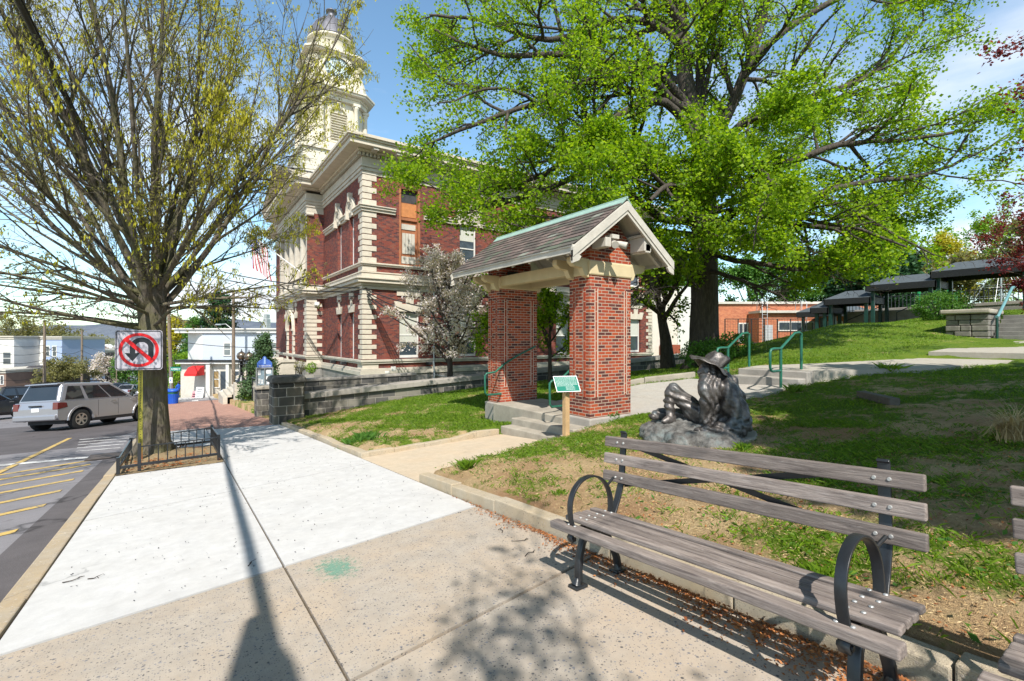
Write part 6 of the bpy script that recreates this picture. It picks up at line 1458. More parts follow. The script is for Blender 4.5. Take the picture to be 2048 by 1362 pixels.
p_ = at(2, 840, 27.5); car('dark_suv', (float(p_[0])-.9, float(p_[1]), rd(float(p_[1]))), math.atan2(.86,.5), 'dark blue SUV at the left edge of the picture', M_dkcar, tilt=.065, roll=-.04)
p_ = at(72, 800, 41); car('dark_van', (float(p_[0]), float(p_[1]), rd(float(p_[1]))), math.atan2(.3,.95), 'black off-road car just behind the silver SUV roof', M_blcar, Hc=2.0, tilt=.02, roll=-.07)
def cop(ob, body, hw, belt, Lc):
    mb = MB()
    for s in (-1, 1): mb.prism([(-.9,belt-.35),(.5,belt-.35),(1.3,belt-.08),(-.5,belt-.08)] , 'y', min(s*hw,s*(hw+.006)), max(s*hw,s*(hw+.006)))
    parts(mb, 'red_stripe', M_red, None)
    for q in [c for c in scene.collection.objects if c.name.startswith('red_stripe') and c.parent is None]: q.parent = body
car('white_sedan', (5.0, 47.5, rd(47.5)+.12), math.atan2(.25,-.97), 'white and blue sedan with red flash parked behind the bare pole', M_whcar, Lc=4.4, Wc=1.75, Hc=1.5, kind='sedan', deco=cop)
for k, (px_, t_, hd_, mt, lab) in enumerate(((262, 60, 1.2, M_silver, 'small silver car far down the street beside the tree trunk'), (247, 66, 1.0, M_blcar, 'small black car far down the street behind the silver SUV'))):
    p_ = at(px_, 770, t_); car('distant_car', (float(p_[0]), float(p_[1]), rd(float(p_[1]))), hd_, lab, mt, Hc=1.6, kind='sedan', tilt=.07)
# ------------------------------------------------------------------ tree engine
class Tree:
    def __init__(s, seed): s.r = np.random.default_rng(seed); s.lines = []; s.tips = []
    def rot(s, d, ang):                                   # tilt d by ang in a random direction
        a = np.cross(d, s.r.normal(size=3)); a /= np.linalg.norm(a)+1e-9
        return d*math.cos(ang) + a*math.sin(ang)
    def limb(s, p, d, L, r, lvl, P):
        """P: list of per-level dicts: seg, wig, up, nc, start, ang, lr, rr, leaf"""
        q = P[lvl]; n = q['seg']; pts = [np.array(p, float)]; d = np.array(d, float); d /= np.linalg.norm(d); dirs = [d]
        st = L/n
        for i in range(n):
            d = d + s.r.normal(0, q['wig'], 3) + np.array([0, 0, q['up']]); 
            if 'out' in q and len(pts) > 1: d = d + q['out']*np.array([d[0], d[1], 0])
            d /= np.linalg.norm(d); pts.append(pts[-1] + d*st); dirs.append(d)
        rad = r*np.linspace(1, q.get('tap', .25), n+1)
        if getattr(s, 'ban', None) is not None and lvl >= 1 and s.ban(np.array(pts)): return
        s.lines.append((np.array(pts), rad, lvl)); s.children(pts, dirs, rad, L, lvl, P)
    def guide(s, pts, r0, r1, lvl, P, L=None):              # a limb through given points
        pts = [np.array(p, float) for p in pts]; out = []
        for i in range(len(pts)-1):
            p0 = pts[max(i-1,0)]; p1 = pts[i]; p2 = pts[i+1]; p3 = pts[min(i+2, len(pts)-1)]
            for t in np.linspace(0, 1, 5)[:-1]:
                out.append(.5*((2*p1)+(-p0+p2)*t+(2*p0-5*p1+4*p2-p3)*t*t+(-p0+3*p1-3*p2+p3)*t**3) + s.r.normal(0, .015, 3))
        out.append(pts[-1]); n = len(out)
        dirs = [(out[min(i+1,n-1)]-out[max(i-1,0)]) for i in range(n)]; dirs = [d/(np.linalg.norm(d)+1e-9) for d in dirs]
        rad = np.linspace(r0, r1, n); s.lines.append((np.array(out), rad, lvl))
        L = L or sum(np.linalg.norm(out[i+1]-out[i]) for i in range(n-1)); s.children(out, dirs, rad, L, lvl, P)
    def children(s, pts, dirs, rad, L, lvl, P):
        q = P[lvl]; n = len(pts)-1
        if q.get('leaf'):
            k = q['leaf']
            for t in s.r.uniform(q.get('ls', .1), 1.0, k):
                i = min(int(t*n), n-1); f = t*n-i; s.tips.append((pts[i]*(1-f)+pts[i+1]*f, dirs[i]))
        if lvl+1 >= len(P): return
        nc = q['nc']; nc = int(nc) + (s.r.random() < nc-int(nc))
        for t in np.sort(s.r.uniform(q['start'], 1.0, nc)):
            i = min(int(t*n), n-1); f = t*n-i; p = pts[i]*(1-f)+pts[i+1]*f
            ang = R(s.r.uniform(*q['ang'])); d = s.rot(dirs[i], ang)
            if q.get('flat'): d[2] = d[2]*(1-q['flat']) + .1*q['flat']
            rr = (rad[i]*(1-f)+rad[i+1]*f)*s.r.uniform(.45, .7)
            s.limb(p, d, L*q['lr']*(1-.45*t)*s.r.uniform(.75, 1.2), max(rr, q.get('rmin', .004)), lvl+1, P)
    def wood(s, name, mat, parent, sides=(12, 8, 6, 4, 3, 3)):
        V = []; F = []; SZ = []; base = 0
        for pts, rad, lvl in s.lines:
            n = sides[min(lvl, len(sides)-1)]; k = len(pts)
            d = np.gradient(pts, axis=0); d /= np.linalg.norm(d, axis=1)[:, None]+1e-9
            ref = np.array([.31,.27,.91]) if abs(d[0,2]) < .9 else np.array([1,0,.1])
            a = np.cross(d, ref); a /= np.linalg.norm(a, axis=1)[:, None]+1e-9; b_ = np.cross(d, a)
            th = np.arange(n)*2*math.pi/n; ring = pts[:, None] + (a[:, None]*np.cos(th)[None, :, None] + b_[:, None]*np.sin(th)[None, :, None])*np.asarray(rad)[:, None, None]
            if n >= 8: ring += (s.r.normal(0, .05, ring.shape[:2])[:, :, None]*np.asarray(rad)[:, None, None])*(ring-pts[:, None])/np.maximum(np.asarray(rad)[:, None, None], 1e-6)
            V.append(ring.reshape(-1, 3)); i, j = np.meshgrid(np.arange(k-1), np.arange(n), indexing='ij'); j2 = (j+1) % n
            q = np.stack([i*n+j, i*n+j2, (i+1)*n+j2, (i+1)*n+j], -1).reshape(-1, 4)+base; F.append(q); base += k*n
        F = np.concatenate(F); return np_mesh(name, np.concatenate(V), F, np.full(len(F), 4), mat, parent, smooth=True)
def leaves(name, C, size, mat, parent, rng, asp=.8, flat=.5, hang=None, fold=.25, clip=None, n=1, spread=0):
    C = np.asarray(C)
    if n > 1: C = np.repeat(C, n, 0)
    if spread: C = C + rng.normal(0, spread, C.shape)
    if clip is not None: C = C[clip(C)]
    k = len(C); sz = rng.uniform(size*.65, size*1.3, k)[:, None]
    if hang is None:
        nrm = rng.normal(size=(k, 3)); nrm[:, 2] += flat*2.2; nrm /= np.linalg.norm(nrm, axis=1)[:, None]
        a = np.cross(nrm, rng.normal(size=(k, 3))); a /= np.linalg.norm(a, axis=1)[:, None]; b_ = np.cross(nrm, a)
    else:
        a = rng.normal(0, .22, (k, 3)); a[:, 2] = -1; a /= np.linalg.norm(a, axis=1)[:, None]
        b_ = np.cross(a, rng.normal(size=(k, 3))); b_ /= np.linalg.norm(b_, axis=1)[:, None]; nrm = np.cross(a, b_)
    P0 = C; P1 = C + a*sz*.45 + b_*sz*asp*.5 + nrm*sz*fold*rng.uniform(-1,1,(k,1)); P2 = C + a*sz; P3 = C + a*sz*.45 - b_*sz*asp*.5 + nrm*sz*fold*rng.uniform(-1,1,(k,1))
    V = np.stack([P0, P1, P2, P3], 1).reshape(-1, 3); F = np.arange(k*4).reshape(-1, 4)
    return np_mesh(name, V, F, np.full(k, 4), mat, parent)

# ------------------------------------------------------------------ street tree with catkins
TS = Tree(11); bx_, by_ = -.45, 12.25; zb = Pf(by_)
stt = thing('street_tree', (bx_, by_, zb), 'large street tree with many fanning limbs and sparse yellow green catkins', 'tree')
fk = np.array([bx_-.02, by_, 2.35])
PS = [dict(seg=8, wig=.05, up=0, nc=0, start=.3, ang=(20,40), lr=.5),
      dict(seg=12, wig=.045, up=.030, nc=10.5, start=.14, ang=(14,38), lr=.50, tap=.14, rmin=.012),
      dict(seg=8, wig=.075, up=.045, nc=9, start=.12, ang=(18,48), lr=.42, tap=.2, rmin=.006),
      dict(seg=5, wig=.10, up=.02, nc=4.2, start=.1, ang=(22,60), lr=.50, tap=.4, rmin=.0035, leaf=1),
      dict(seg=3, wig=.12, up=0, leaf=3, nc=0, start=0, ang=(0,1), lr=1, tap=.5)]
tz = np.array([-.45, -.1, .25, .6, 1.0, 1.45, 1.9, 2.45, 2.9, 3.3])+.0
trk = [(bx_+.02*math.sin(z*2), by_, zb + (z+.45)*(fk[2]+.55-zb)/3.75) for z in tz]
trad = np.array([.40, .30, .26, .225, .215, .21, .215, .24, .22, .14])
TS.lines.append((np.array(trk), trad, 0))
rs_ = TS.r
def ban_(p):                                             # the crown has been cut back over the hall front: nothing low on that side
    q = p[len(p)//2:]; s_ = (q[:,0]-bx_)*CA - (q[:,1]-by_)*SA
    return bool(((s_ > 1.7) & (q[:,2] < 2.9+.78*s_) & (q[:,2] > 2.75)).any() or (s_ > 4.3).any())
for k in range(4):                                         # root flare
    a = 2*math.pi*k/5+.4; TS.lines.append((np.array([[bx_+.58*math.cos(a), by_+.58*math.sin(a), zb-.02], [bx_+.34*math.cos(a), by_+.34*math.sin(a), zb+.08], [bx_+.12*math.cos(a), by_+.12*math.sin(a), zb+.40]]), np.array([.04,.10,.13]), 1))
NL = 30
for k in range(NL):
    az = k*2.39996 + .3; tilt = [8,13,18,22,26,30,33,37,41,45,48,52,55,58,61,64,67,71,75,79,24,34,44,54,12,28,38,48,62,18][k]
    d = np.array([math.cos(az)*math.sin(R(tilt)), math.sin(az)*math.sin(R(tilt)), math.cos(R(tilt))])
    st0 = fk + np.array([math.cos(az)*.13, math.sin(az)*.13, rs_.uniform(-.35, .55)])
    L = rs_.uniform(6.6, 8.2)*(1-.25*(tilt > 60))*(1-.02*max(0, math.cos(az)*.8-math.sin(az)*.57)*(tilt > 15))*(.55 if (tilt > 42 and math.cos(az)*.8-math.sin(az)*.57 > .25) else 1); r0 = .072 if tilt < 35 else (.055 if tilt < 60 else .038)
    TS.ban = ban_; TS.limb(st0, d, L, r0, 1, PS); TS.ban = None
for az, L in ((180+25, 4.0), (180+5, 3.6), (200, 3.2), (150, 3.4), (-20, 3.4), (0, 3.0), (-75, 3.4), (250, 3.4), (225, 4.2), (-45, 3.2), (100, 3)):              # low whiskers
    a = R(az); d = np.array([math.cos(a), math.sin(a), .12]); TS.limb(fk+np.array([math.cos(a)*.2, math.sin(a)*.2, rs_.uniform(-.7,-.05)]), d, L*.9, .038, 1, [PS[0], dict(PS[1], up=.008, nc=10, ang=(15,45), lr=.4), dict(PS[2], up=.01, nc=5), dict(PS[3], nc=2), PS[4]])
TS.wood('trunk_and_limbs', M_bark, stt, (20, 8, 5, 3, 3))
tips = np.array([t[0] for t in TS.tips]); hsh = np.sin(tips[:,0]*1.9)+np.sin(tips[:,1]*1.6+1)+np.sin(tips[:,2]*2.3+2)
keep = TS.r.random(len(tips)) < np.clip(.22+.28*hsh/1.7 + .05*(tips[:,0]-bx_), .06, .9)*np.clip((tips[:,2]-2.2)/2.2, .18, 1)
print('street tree twigs', len(TS.lines), 'tips', len(tips), keep.sum())
leaves('catkins', tips[keep], .085, L_catkin, stt, TS.r, asp=.22, hang=True, n=5, spread=.04)
leaves('bud_leaves', tips[TS.r.random(len(tips)) < .35], .05, L_olive, stt, TS.r, asp=.6, n=2, spread=.02)

# ------------------------------------------------------------------ big maple
TM = Tree(5); mp_ = thing('maple_tree', (18.0, 11.8, .25), 'huge maple with bright green spring leaves behind the gatehouse', 'tree')
B = np.array([18.0, 11.8, 0.2]); 
def lat(px, py, t): return at(px, py, t)
PM = [dict(seg=8, wig=.03, up=0, nc=0, start=.3, ang=(20,40), lr=.5),
      dict(seg=8, wig=.10, up=.01, nc=11, start=.22, ang=(28,65), lr=.42, tap=.3, rmin=.03, flat=.25),
      dict(seg=7, wig=.13, up=.0, nc=8, start=.15, ang=(25,60), lr=.45, tap=.3, rmin=.012, flat=.3),
      dict(seg=5, wig=.16, up=-.02, nc=3.4, start=.1, ang=(25,65), lr=.52, tap=.4, rmin=.006, leaf=5),
      dict(seg=3, wig=.15, up=-.05, leaf=7, nc=0, start=0, ang=(0,1), lr=1, tap=.5)]
TM.lines.append((np.array([lat(1408,y,20)+np.array([0,0,0]) for y in (745,725,700,660,600,540,470,400,330,270)]), np.array([1.0,.78,.64,.58,.55,.53,.50,.47,.44,.42]), 0))
PM0 = [dict(PM[0], nc=0)] + PM[1:]
G = [ # limbs by where they run
 ([lat(1405,280,20), lat(1375,180,20), lat(1362,60,20.2), lat(1352,-80,20.5), lat(1345,-260,21)], .40, .18),
 ([lat(1402,330,20), lat(1400,200,20.3), lat(1405,60,20.6), lat(1415,-100,21)], .27, .12),
 ([lat(1405,330,20), lat(1440,260,19.6), lat(1500,120,19.5), lat(1540,-40,19.5), lat(1560,-180,19.5)], .26, .12),
 ([lat(1400,230,20), lat(1340,200,19), lat(1290,150,18), lat(1150,110,17.5), lat(1000,110,17.5), lat(870,60,18)], .22, .05),
 ([lat(1385,120,20), lat(1320,55,19.5), lat(1230,40,19), lat(1100,80,18), lat(960,40,18), lat(860,30,18)], .20, .04),
 ([lat(1395,240,20), lat(1320,150,19), lat(1240,130,18), lat(1120,190,17), lat(1000,230,16.5), lat(850,290,16.5)], .22, .04),
 ([lat(1400,300,20), lat(1330,205,18.5), lat(1240,230,17.5), lat(1120,330,16.5), lat(1000,380,16)], .20, .05),
 ([lat(1400,400,20), lat(1290,290,18.5), lat(1180,340,17), lat(1060,390,16), lat(930,420,15.5)], .20, .05),
 ([lat(1405,430,20), lat(1330,440,19), lat(1250,370,18.5), lat(1180,250,18.5), lat(1130,90,19), lat(1090,-60,19.5)], .18, .06),
 ([lat(1405,400,20), lat(1470,330,18.5), lat(1560,330,17), lat(1680,290,16.5), lat(1800,280,16.5), lat(1950,260,17)], .20, .04),
 ([lat(1410,350,20), lat(1480,250,19.5), lat(1600,200,19), lat(1740,150,19), lat(1850,40,19.5)], .22, .05),
 ([lat(1405,470,20), lat(1480,420,18), lat(1580,410,16.5), lat(1700,370,16), lat(1850,350,16.5), lat(1940,310,17)], .18, .04),
 ([lat(1405,480,20), lat(1500,440,18.5), lat(1600,450,17), lat(1700,460,16.5), lat(1800,470,17)], .18, .04),
 ([lat(1400,440,20), lat(1370,400,17.5), lat(1340,370,15), lat(1300,400,13.8)], .20, .05),
 ([lat(1400,380,20), lat(1440,340,17), lat(1500,330,14.5), lat(1560,380,13)], .20, .05),
 ([lat(1405,420,20), lat(1440,380,23), lat(1520,350,26), lat(1600,330,28)], .18, .05),
 ([lat(1400,400,20), lat(1330,350,23), lat(1240,300,26), lat(1150,300,28)], .18, .05),
 ([lat(1500,120,19.5), lat(1600,40,19.5), lat(1720,-20,19.5), lat(1850,-30,19.5), lat(1960,-40,19.8)], .16, .05),
 ([lat(1370,60,20), lat(1280,-60,19), lat(1150,-100,18.5), lat(980,-90,18.5)], .18, .05),
 ([lat(1400,500,20), lat(1340,510,18), lat(1290,500,16.5), lat(1240,520,15.5)], .12, .04),
 ([lat(1405,520,20), lat(1330,540,17), lat(1290,590,15.5)], .10, .03), ([lat(1410,540,20), lat(1480,560,17.5), lat(1560,590,16.5)], .10, .03), ([lat(1405,470,20), lat(1300,460,17), lat(1190,430,15.5), lat(1080,470,15)], .14, .04), ([lat(1405,450,20), lat(1300,440,20), lat(1180,480,19.5), lat(1060,520,19)], .14, .04), ([lat(1405,430,20), lat(1500,400,20), lat(1640,430,20), lat(1780,430,20)], .14, .04),
 ([lat(1410,330,20), lat(1500,240,17), lat(1600,240,15)], .12, .03), ([lat(1400,360,20), lat(1320,330,17), lat(1220,290,15)], .12, .03), ([lat(1410,430,20), lat(1480,420,17), lat(1540,470,15)], .10, .03), ([lat(1410,450,20), lat(1380,470,17.5), lat(1330,520,16)], .10, .03),
 ([lat(1410,500,20), lat(1470,520,18), lat(1540,530,17), lat(1620,540,16.5), lat(1700,530,17)], .13, .04)]
for pts, r0, r1 in G: TM.guide(pts, r0, r1, 1, PM)
TM.wood('trunk_and_limbs', M_barkm, mp_, (22, 8, 6, 4, 3))
tips = np.array([t[0] for t in TM.tips])
def proj(C):
    d = C[:,0]*SA + C[:,1]*CA; l = C[:,0]*CA - C[:,1]*SA; return CX + F_PX*l/np.maximum(d,.1), HY - F_PX*(C[:,2]-EYE)/np.maximum(d,.1), d
zmin = 3.6 + .0*tips[:,0]
tips = tips[tips[:,2] > 4.0 + .5*np.sin(tips[:,0]*2)+.4*np.sin(tips[:,1]*3)]
print('maple twigs', len(TM.lines), 'tips', len(tips))
if len(tips) > 130000: tips = tips[TM.r.permutation(len(tips))[:130000]]
leaves('leaves', tips, .100, L_maple, mp_, TM.r, asp=.95, flat=.5, n=3, spread=.16)

# ------------------------------------------------------------------ generic crowns
def crown_tree(name, x, y, z0, h, cr, mat, bark, lab, seed, group=None, cat='tree', trunk=.18, ch=None, nl=7000, size=.16, nlimb=9, lean=(0,0), shape='round', base=.35, wl=3, kind=None, sparse=1.0, flatl=.4):
    T = Tree(seed); t = thing(name, (x, y, z0), lab, cat, group, kind=kind); r = T.r
    top = np.array([x+lean[0], y+lean[1], z0+h*(.75 if shape != 'cone' else .97)])
    pts = [np.array([x, y, z0-.15]), np.array([x+lean[0]*.2, y+lean[1]*.2, z0+h*.25]), np.array([x+lean[0]*.6, y+lean[1]*.6, z0+h*.5]), top]
    P_ = [dict(seg=6, wig=.05, up=.02, nc=nlimb, start=base, ang=(35,70) if shape != 'cone' else (70,95), lr=.0, tap=.2), dict(seg=6, wig=.12, up=.04 if shape != 'cone' else -.01, nc=6, start=.2, ang=(25,60), lr=.45, tap=.3, rmin=.012), dict(seg=4, wig=.15, up=.02, nc=3, start=.1, ang=(25,60), lr=.5, tap=.4, rmin=.008, leaf=4), dict(seg=2, wig=.15, up=0, nc=0, leaf=5, start=0, ang=(0,1), lr=1)]
    T.lines.append((np.array(pts), np.linspace(trunk, trunk*.25, 4), 0))
    for k in range(nlimb):
        f = base + (1-base)*(k+.5)/nlimb; i = min(int(f*3), 2); p = pts[i]*(1-(f*3-i))+pts[i+1]*(f*3-i)
        az = k*2.4+seed
        if shape == 'cone': el = R(5); Lr = cr*(1.05-f)*1.15+.15
        else: el = R(15+60*f); Lr = cr*(1.0 if f < .8 else .75)*(.7+.6*math.sin(math.pi*min(f,.95)))*.75
        d = np.array([math.cos(az)*math.cos(el), math.sin(az)*math.cos(el), math.sin(el)]); T.limb(p, d, Lr*r.uniform(.85,1.15), trunk*(.45 if shape != 'cone' else .15), 1, P_)
    T.wood('trunk', bark, t, (10, 5, 3, 3))
    tp_ = np.array([q[0] for q in T.tips]); 
    if sparse < 1: tp_ = tp_[r.random(len(tp_)) < sparse]
    n = max(1, int(round(nl/len(tp_)))); leaves('crown', tp_, size, mat, t, r, n=n, spread=size*1.1, flat=flatl)
    return t
# white blossom tree by the hall, crabapple, others
p = at(900, 740, 21); crown_tree('blossom_tree', float(p[0]), float(p[1]), -.6, 6.0, 3.1, L_blos, M_barkd, 'small tree covered in pale pink white blossom before the hall wall', 21, trunk=.14, nl=30000, size=.08, nlimb=26, base=.2, sparse=1.0)
p = at(1336, 727, 22); crown_tree('crabapple_tree', float(p[0]), float(p[1]), .2, 5.2, 2.6, L_maple, M_barkd, 'small dark crooked trunk tree with bright green crown beside the maple', 23, trunk=.34, nl=7000, size=.13, nlimb=10, lean=(-.7,.2), base=.5)
p = at(1100, 735, 20.5); crown_tree('green_sapling', float(p[0]), float(p[1]), -.5, 4.6, 2.0, L_maple, M_barkd, 'leafy green small tree seen through the gatehouse opening', 24, trunk=.10, nl=5000, size=.11, nlimb=11, base=.3)
p = at(985, 735, 19.5); crown_tree('green_sapling', float(p[0]), float(p[1]), -.55, 4.0, 1.2, L_maple, M_barkd, 'narrow young green tree between the blossom and the gatehouse pillar', 25, trunk=.08, nl=2600, size=.10, nlimb=9, base=.3)
# background trees to the right
crown_tree('spruce_tree', *[float(v) for v in at(1760, 640, 62)[:2]], 1.5, 19, 6.5, L_dark, M_barkd, 'dark green spruce rising behind the maple crown', 31, trunk=.3, nl=26000, size=.45, nlimb=60, shape='cone', base=.08)
crown_tree('spruce_tree', *[float(v) for v in at(1700, 640, 66)[:2]], 1.0, 15, 6, L_dark, M_barkd, 'second lower dark spruce left of the tallest one', 32, trunk=.3, nl=18000, size=.45, nlimb=50, shape='cone', base=.08)
gb = 'trees behind the covered walkway'
for k, (px, t_, h_, cr, mt, lab, sp_) in enumerate(((1890, 80, 19, 6.5, L_yel, 'yellow green spring tree beyond the top of the walkway', 1), (1985, 85, 24, 10, L_lime, 'big lime green tree at the right horizon behind the walkway', 1), (1590, 70, 13, 6, L_mid, 'mid green tree behind the school roof', 1), (1500, 72, 11, 6, L_mid, 'leafy green tree behind the school on its left', 1), (1810, 70, 12, 6, L_olive, 'thinly budding brown tree right of the spruces', .7), (1920, 66, 11, 6, L_olive, 'bare budding tree behind the playground fence', .5), (2080, 60, 15, 7, L_olive, 'half bare tree behind the right end of the walkway', .6), (1660, 75, 14, 6, L_mid, 'green tree between the school and the spruces', 1), (1380, 75, 12, 7, L_mid, 'green tree behind the pale annex', 1))):
    p = at(px, 640, t_); crown_tree('background_tree', float(p[0]), float(p[1]), 2.0, h_, cr, mt, M_barkd, lab, 40+k, gb, trunk=.25, nl=9000, size=.34, nlimb=12, base=.2, sparse=sp_)
# purple plum at the right edge
p = at(2120, 640, 21); crown_tree('purple_plum_tree', float(p[0]), float(p[1]), 1.2, 6.4, 3.4, L_red, M_barkd, 'purple red leaved tree reaching in at the right edge', 61, trunk=.16, nl=15000, size=.10, nlimb=14, base=.25)
T_ = Tree(66); plum = [o for o in scene.collection.objects if o.name.startswith('purple_plum_tree')][0]
PT = [dict(seg=8, wig=.05, up=0, nc=6, start=.3, ang=(20,50), lr=.3, tap=.3, rmin=.006), dict(seg=4, wig=.1, up=.0, nc=2, start=.3, ang=(20,50), lr=.5, leaf=5), dict(seg=3, wig=.1, up=0, nc=0, leaf=4, start=0, ang=(0,1), lr=1)]
for a, b_, c in (((2110,-20,7.5),(2070,60,7.5),(1995,108,7.6)), ((2120,60,7.5),(2080,150,7.5),(2030,190,7.5)), ((2130,240,9),(2080,280,9),(2015,300,9)), ((2110,330,10),(2070,370,10),(2010,410,10)), ((2110,400,12),(2060,420,12),(1990,440,12)), ((2110,430,13),(2050,450,13),(1965,480,13)), ((2120,480,13),(2040,490,13),(1950,500,13)),((2120,520,13),(2060,520,13),(1990,515,13))):
    T_.guide([at(*a), at(*b_), at(*c)], .02, .006, 0, PT)
T_.wood('outer_twigs', M_barkd, plum, (5, 3, 3)); tt = np.array([q[0] for q in T_.tips]); leaves('outer_leaves', tt, .055, L_red, plum, T_.r, n=2, spread=.07)
# shade tree standing behind the viewer, whose shadow falls on the lawn and paving
crown_tree('shade_tree', 4.4, -6.8, .7, 11.5, 5.4, L_maple, M_bark, 'broad leafy tree behind the benches, out of the picture, shading the lawn', 71, trunk=.35, nl=42000, size=.26, nlimb=22, base=.3)
crown_tree('shade_tree', 9.4, -4.9, .9, 10.5, 5.4, L_maple, M_bark, 'second broad leafy tree out of the picture on the right, shading the upper lawn', 72, trunk=.35, nl=40000, size=.26, nlimb=20, base=.25)
crown_tree('thin_tree', -1.1, -3.2, .36, 8.0, 2.9, L_olive, M_bark, 'sparsely budding young tree at the kerb behind the viewer, casting dappled shade', 73, trunk=.045, nl=1100, size=.08, nlimb=9, base=.35, sparse=.17)
# shrubs
def bush(name, x, y, z, rx, ry, h, mat, lab, seed, n=5000, size=.06, cat='shrub', group=None, stems=14, clump=True):
    T = Tree(seed); t = thing(name, (x, y, z), lab, cat, group); r = T.r
    for k in range(stems):
        a = r.uniform(0, 6.28); e = np.array([x+rx*.7*math.cos(a), y+ry*.7*math.sin(a), z+h*r.uniform(.5,.95)])
        T.lines.append((np.array([[x+r.normal(0,.06), y+r.normal(0,.06), z-.05], (np.array([x,y,z])+e)/2+r.normal(0,.05,3), e]), np.array([.018,.013,.006]), 2))
    T.wood('stems', M_barkd, t, (5,5,4))
    u = r.normal(size=(n, 3)); u /= np.linalg.norm(u, axis=1)[:, None]; rad = r.uniform(.55, 1.0, n)**.6
    lump = 1+.16*np.sin(u[:,0]*5+seed)+.13*np.sin(u[:,1]*7+1)+.12*np.sin(u[:,2]*8+2)
    C = np.stack([x+u[:,0]*rx*rad*lump, y+u[:,1]*ry*rad*lump, z+h*.5+u[:,2]*h*.5*rad*lump], 1); C = C[C[:,2] > z]
    leaves('foliage', C, size, mat, t, r, flat=.4, asp=.6); return t
p = at(500, 812, 29); bush('clipped_bush', float(p[0])+.3, float(p[1]), Pf(float(p[1]))+.1, .78, .78, 1.05, L_lime, 'round clipped lime green bush by the stair wing wall', 81, 7000, .07)
p = at(1880, 636, 24); bush('azalea_shrub', float(p[0]), float(p[1]), Hf(p[0],p[1])-.1, 1.15, 1.0, 1.55, L_mid, 'rounded green shrub on the hill beside the stone pier', 82, 6500, .09)
for k, (px, py, t_, lab) in enumerate(((1432, 705, 18.6, 'low leafy shrub at the foot of the maple trunk'), (1470, 700, 19.2, 'low shrub right of the maple trunk'), (1400, 728, 18.2, 'small shrub left of the maple trunk'))):
    p = at(px, py, t_); bush('understorey_shrub', float(p[0]), float(p[1]), Hf(p[0],p[1]), .75, .7, 1.0, L_mid, lab, 84+k, 1800, .09, group='shrubs round the maple')
p = at(1222, 834, 10.2); bush('weed_clump', float(p[0]), float(p[1]), Hf(p[0],p[1]), .2, .14, .16, L_mid, 'leafy weed clump at the foot of the near gatehouse pillar', 88, 500, .045, 'plant', stems=4)
p = at(623, 760, 22.5); bush('terrace_plant', float(p[0]), float(p[1]), -.15, .28, .28, .5, L_lime, 'small conical green plant on the terrace wall', 89, 700, .06, 'plant', stems=4)
p = at(600, 765, 21.5); bush('terrace_plant', float(p[0]), float(p[1]), -.1, .3, .3, .6, L_olive, 'straggly budding plant on the terrace by the pier', 90, 260, .06, 'plant', stems=6)
crown_tree('arborvitae', float(at(527,700,29)[0]), float(at(527,700,29)[1]), Pf(30.2)+.2, 3.9, 1.15, L_arb, M_barkd, 'dense grey green evergreen behind the notice board', 92, trunk=.12, nl=14000, size=.11, nlimb=60, shape='cone', base=.03)
# ornamental grass at right
og = thing('ornamental_grass', (0,0,0), 'clump of tan dry ornamental grass arching at the right edge', 'plant'); p = at(2030, 868, 5.4); ox, oy = float(p[0]), float(p[1]); oz = Hf(ox, oy); og.location = (ox, oy, oz)
mb = MB(); rr = random.Random(4)
for k in range(420):
    a = rr.uniform(0, 6.28); L = rr.uniform(.35, .75); w = rr.uniform(.003, .006); bx0, by0 = ox+rr.gauss(0,.06), oy+rr.gauss(0,.06); dx, dy = math.cos(a), math.sin(a); px_, py_ = -dy*w, dx*w; V = []
    c1 = rr.uniform(.5, 1.0)
    for i in range(7):
        s = i/6; rr_ = L*(s*.35+.5*s*s); z = oz+L*(1.3*s-c1*1.25*s*s); f = 1-s*.8; V += [(bx0+dx*rr_-px_*f, by0+dy*rr_-py_*f, z), (bx0+dx*rr_+px_*f, by0+dy*rr_+py_*f, z)]
    mb.add(V, [(2*i, 2*i+1, 2*i+3, 2*i+2) for i in range(6)])
mb.obj('blades', L_straw, og)
# ------------------------------------------------------------------ grass, litter
rg = np.random.default_rng(77)
def blades(name, X, Y, h, w, mat, lean=.5, zoff=0.0):
    k = len(X); Z = ground_z(X, Y)+zoff; a = rg.uniform(0, 2*math.pi, k); hh = h*rg.uniform(.5, 1.3, k); ww = w*rg.uniform(.7, 1.3, k); l = rg.normal(0, lean, (k, 2))*hh[:, None]
    dx, dy = np.cos(a)*ww, np.sin(a)*ww
    V = np.stack([np.stack([X-dx, Y-dy, Z-.005], 1), np.stack([X+dx, Y+dy, Z-.005], 1), np.stack([X+l[:,0]*.45+dx*.6, Y+l[:,1]*.45+dy*.6, Z+hh*.6], 1), np.stack([X+l[:,0], Y+l[:,1], Z+hh*.85], 1)], 1).reshape(-1, 3)
    o = np_mesh(name, V, np.arange(k*4).reshape(-1,4), np.full(k, 4), mat); return o
def scatter(n, x0, x1, y0, y1, dens, excl=()):
    X = rg.uniform(x0, x1, n); Y = rg.uniform(y0, y1, n); m_ = rg.random(n) < dens(X, Y)
    for poly in (PATH, GATEPAD, PLAZA, RPATH, UPATH): m_ &= ~inpoly(X, Y, poly)
    m_ &= ~((X > 6.75) & (X < 8.3) & (Y > 6.95) & (Y < 11.2)); m_ &= ~((X < 6.25) & (Y > 8.3) & (Y < 8.7+(X-2.7)*.155+.17) & (Y > 6)) ; m_ &= X > np.where((Y < 6.2), 2.96, 2.88)
    m_ &= ~((Y > 17.6)&(X < 30)); return X[m_], Y[m_]
pat = lambda X, Y: np.clip((greenness(X, Y)-.30)*1.9 + .35*np.sin(X*11+Y*5)*np.sin(Y*13-X*4), .03, 1)
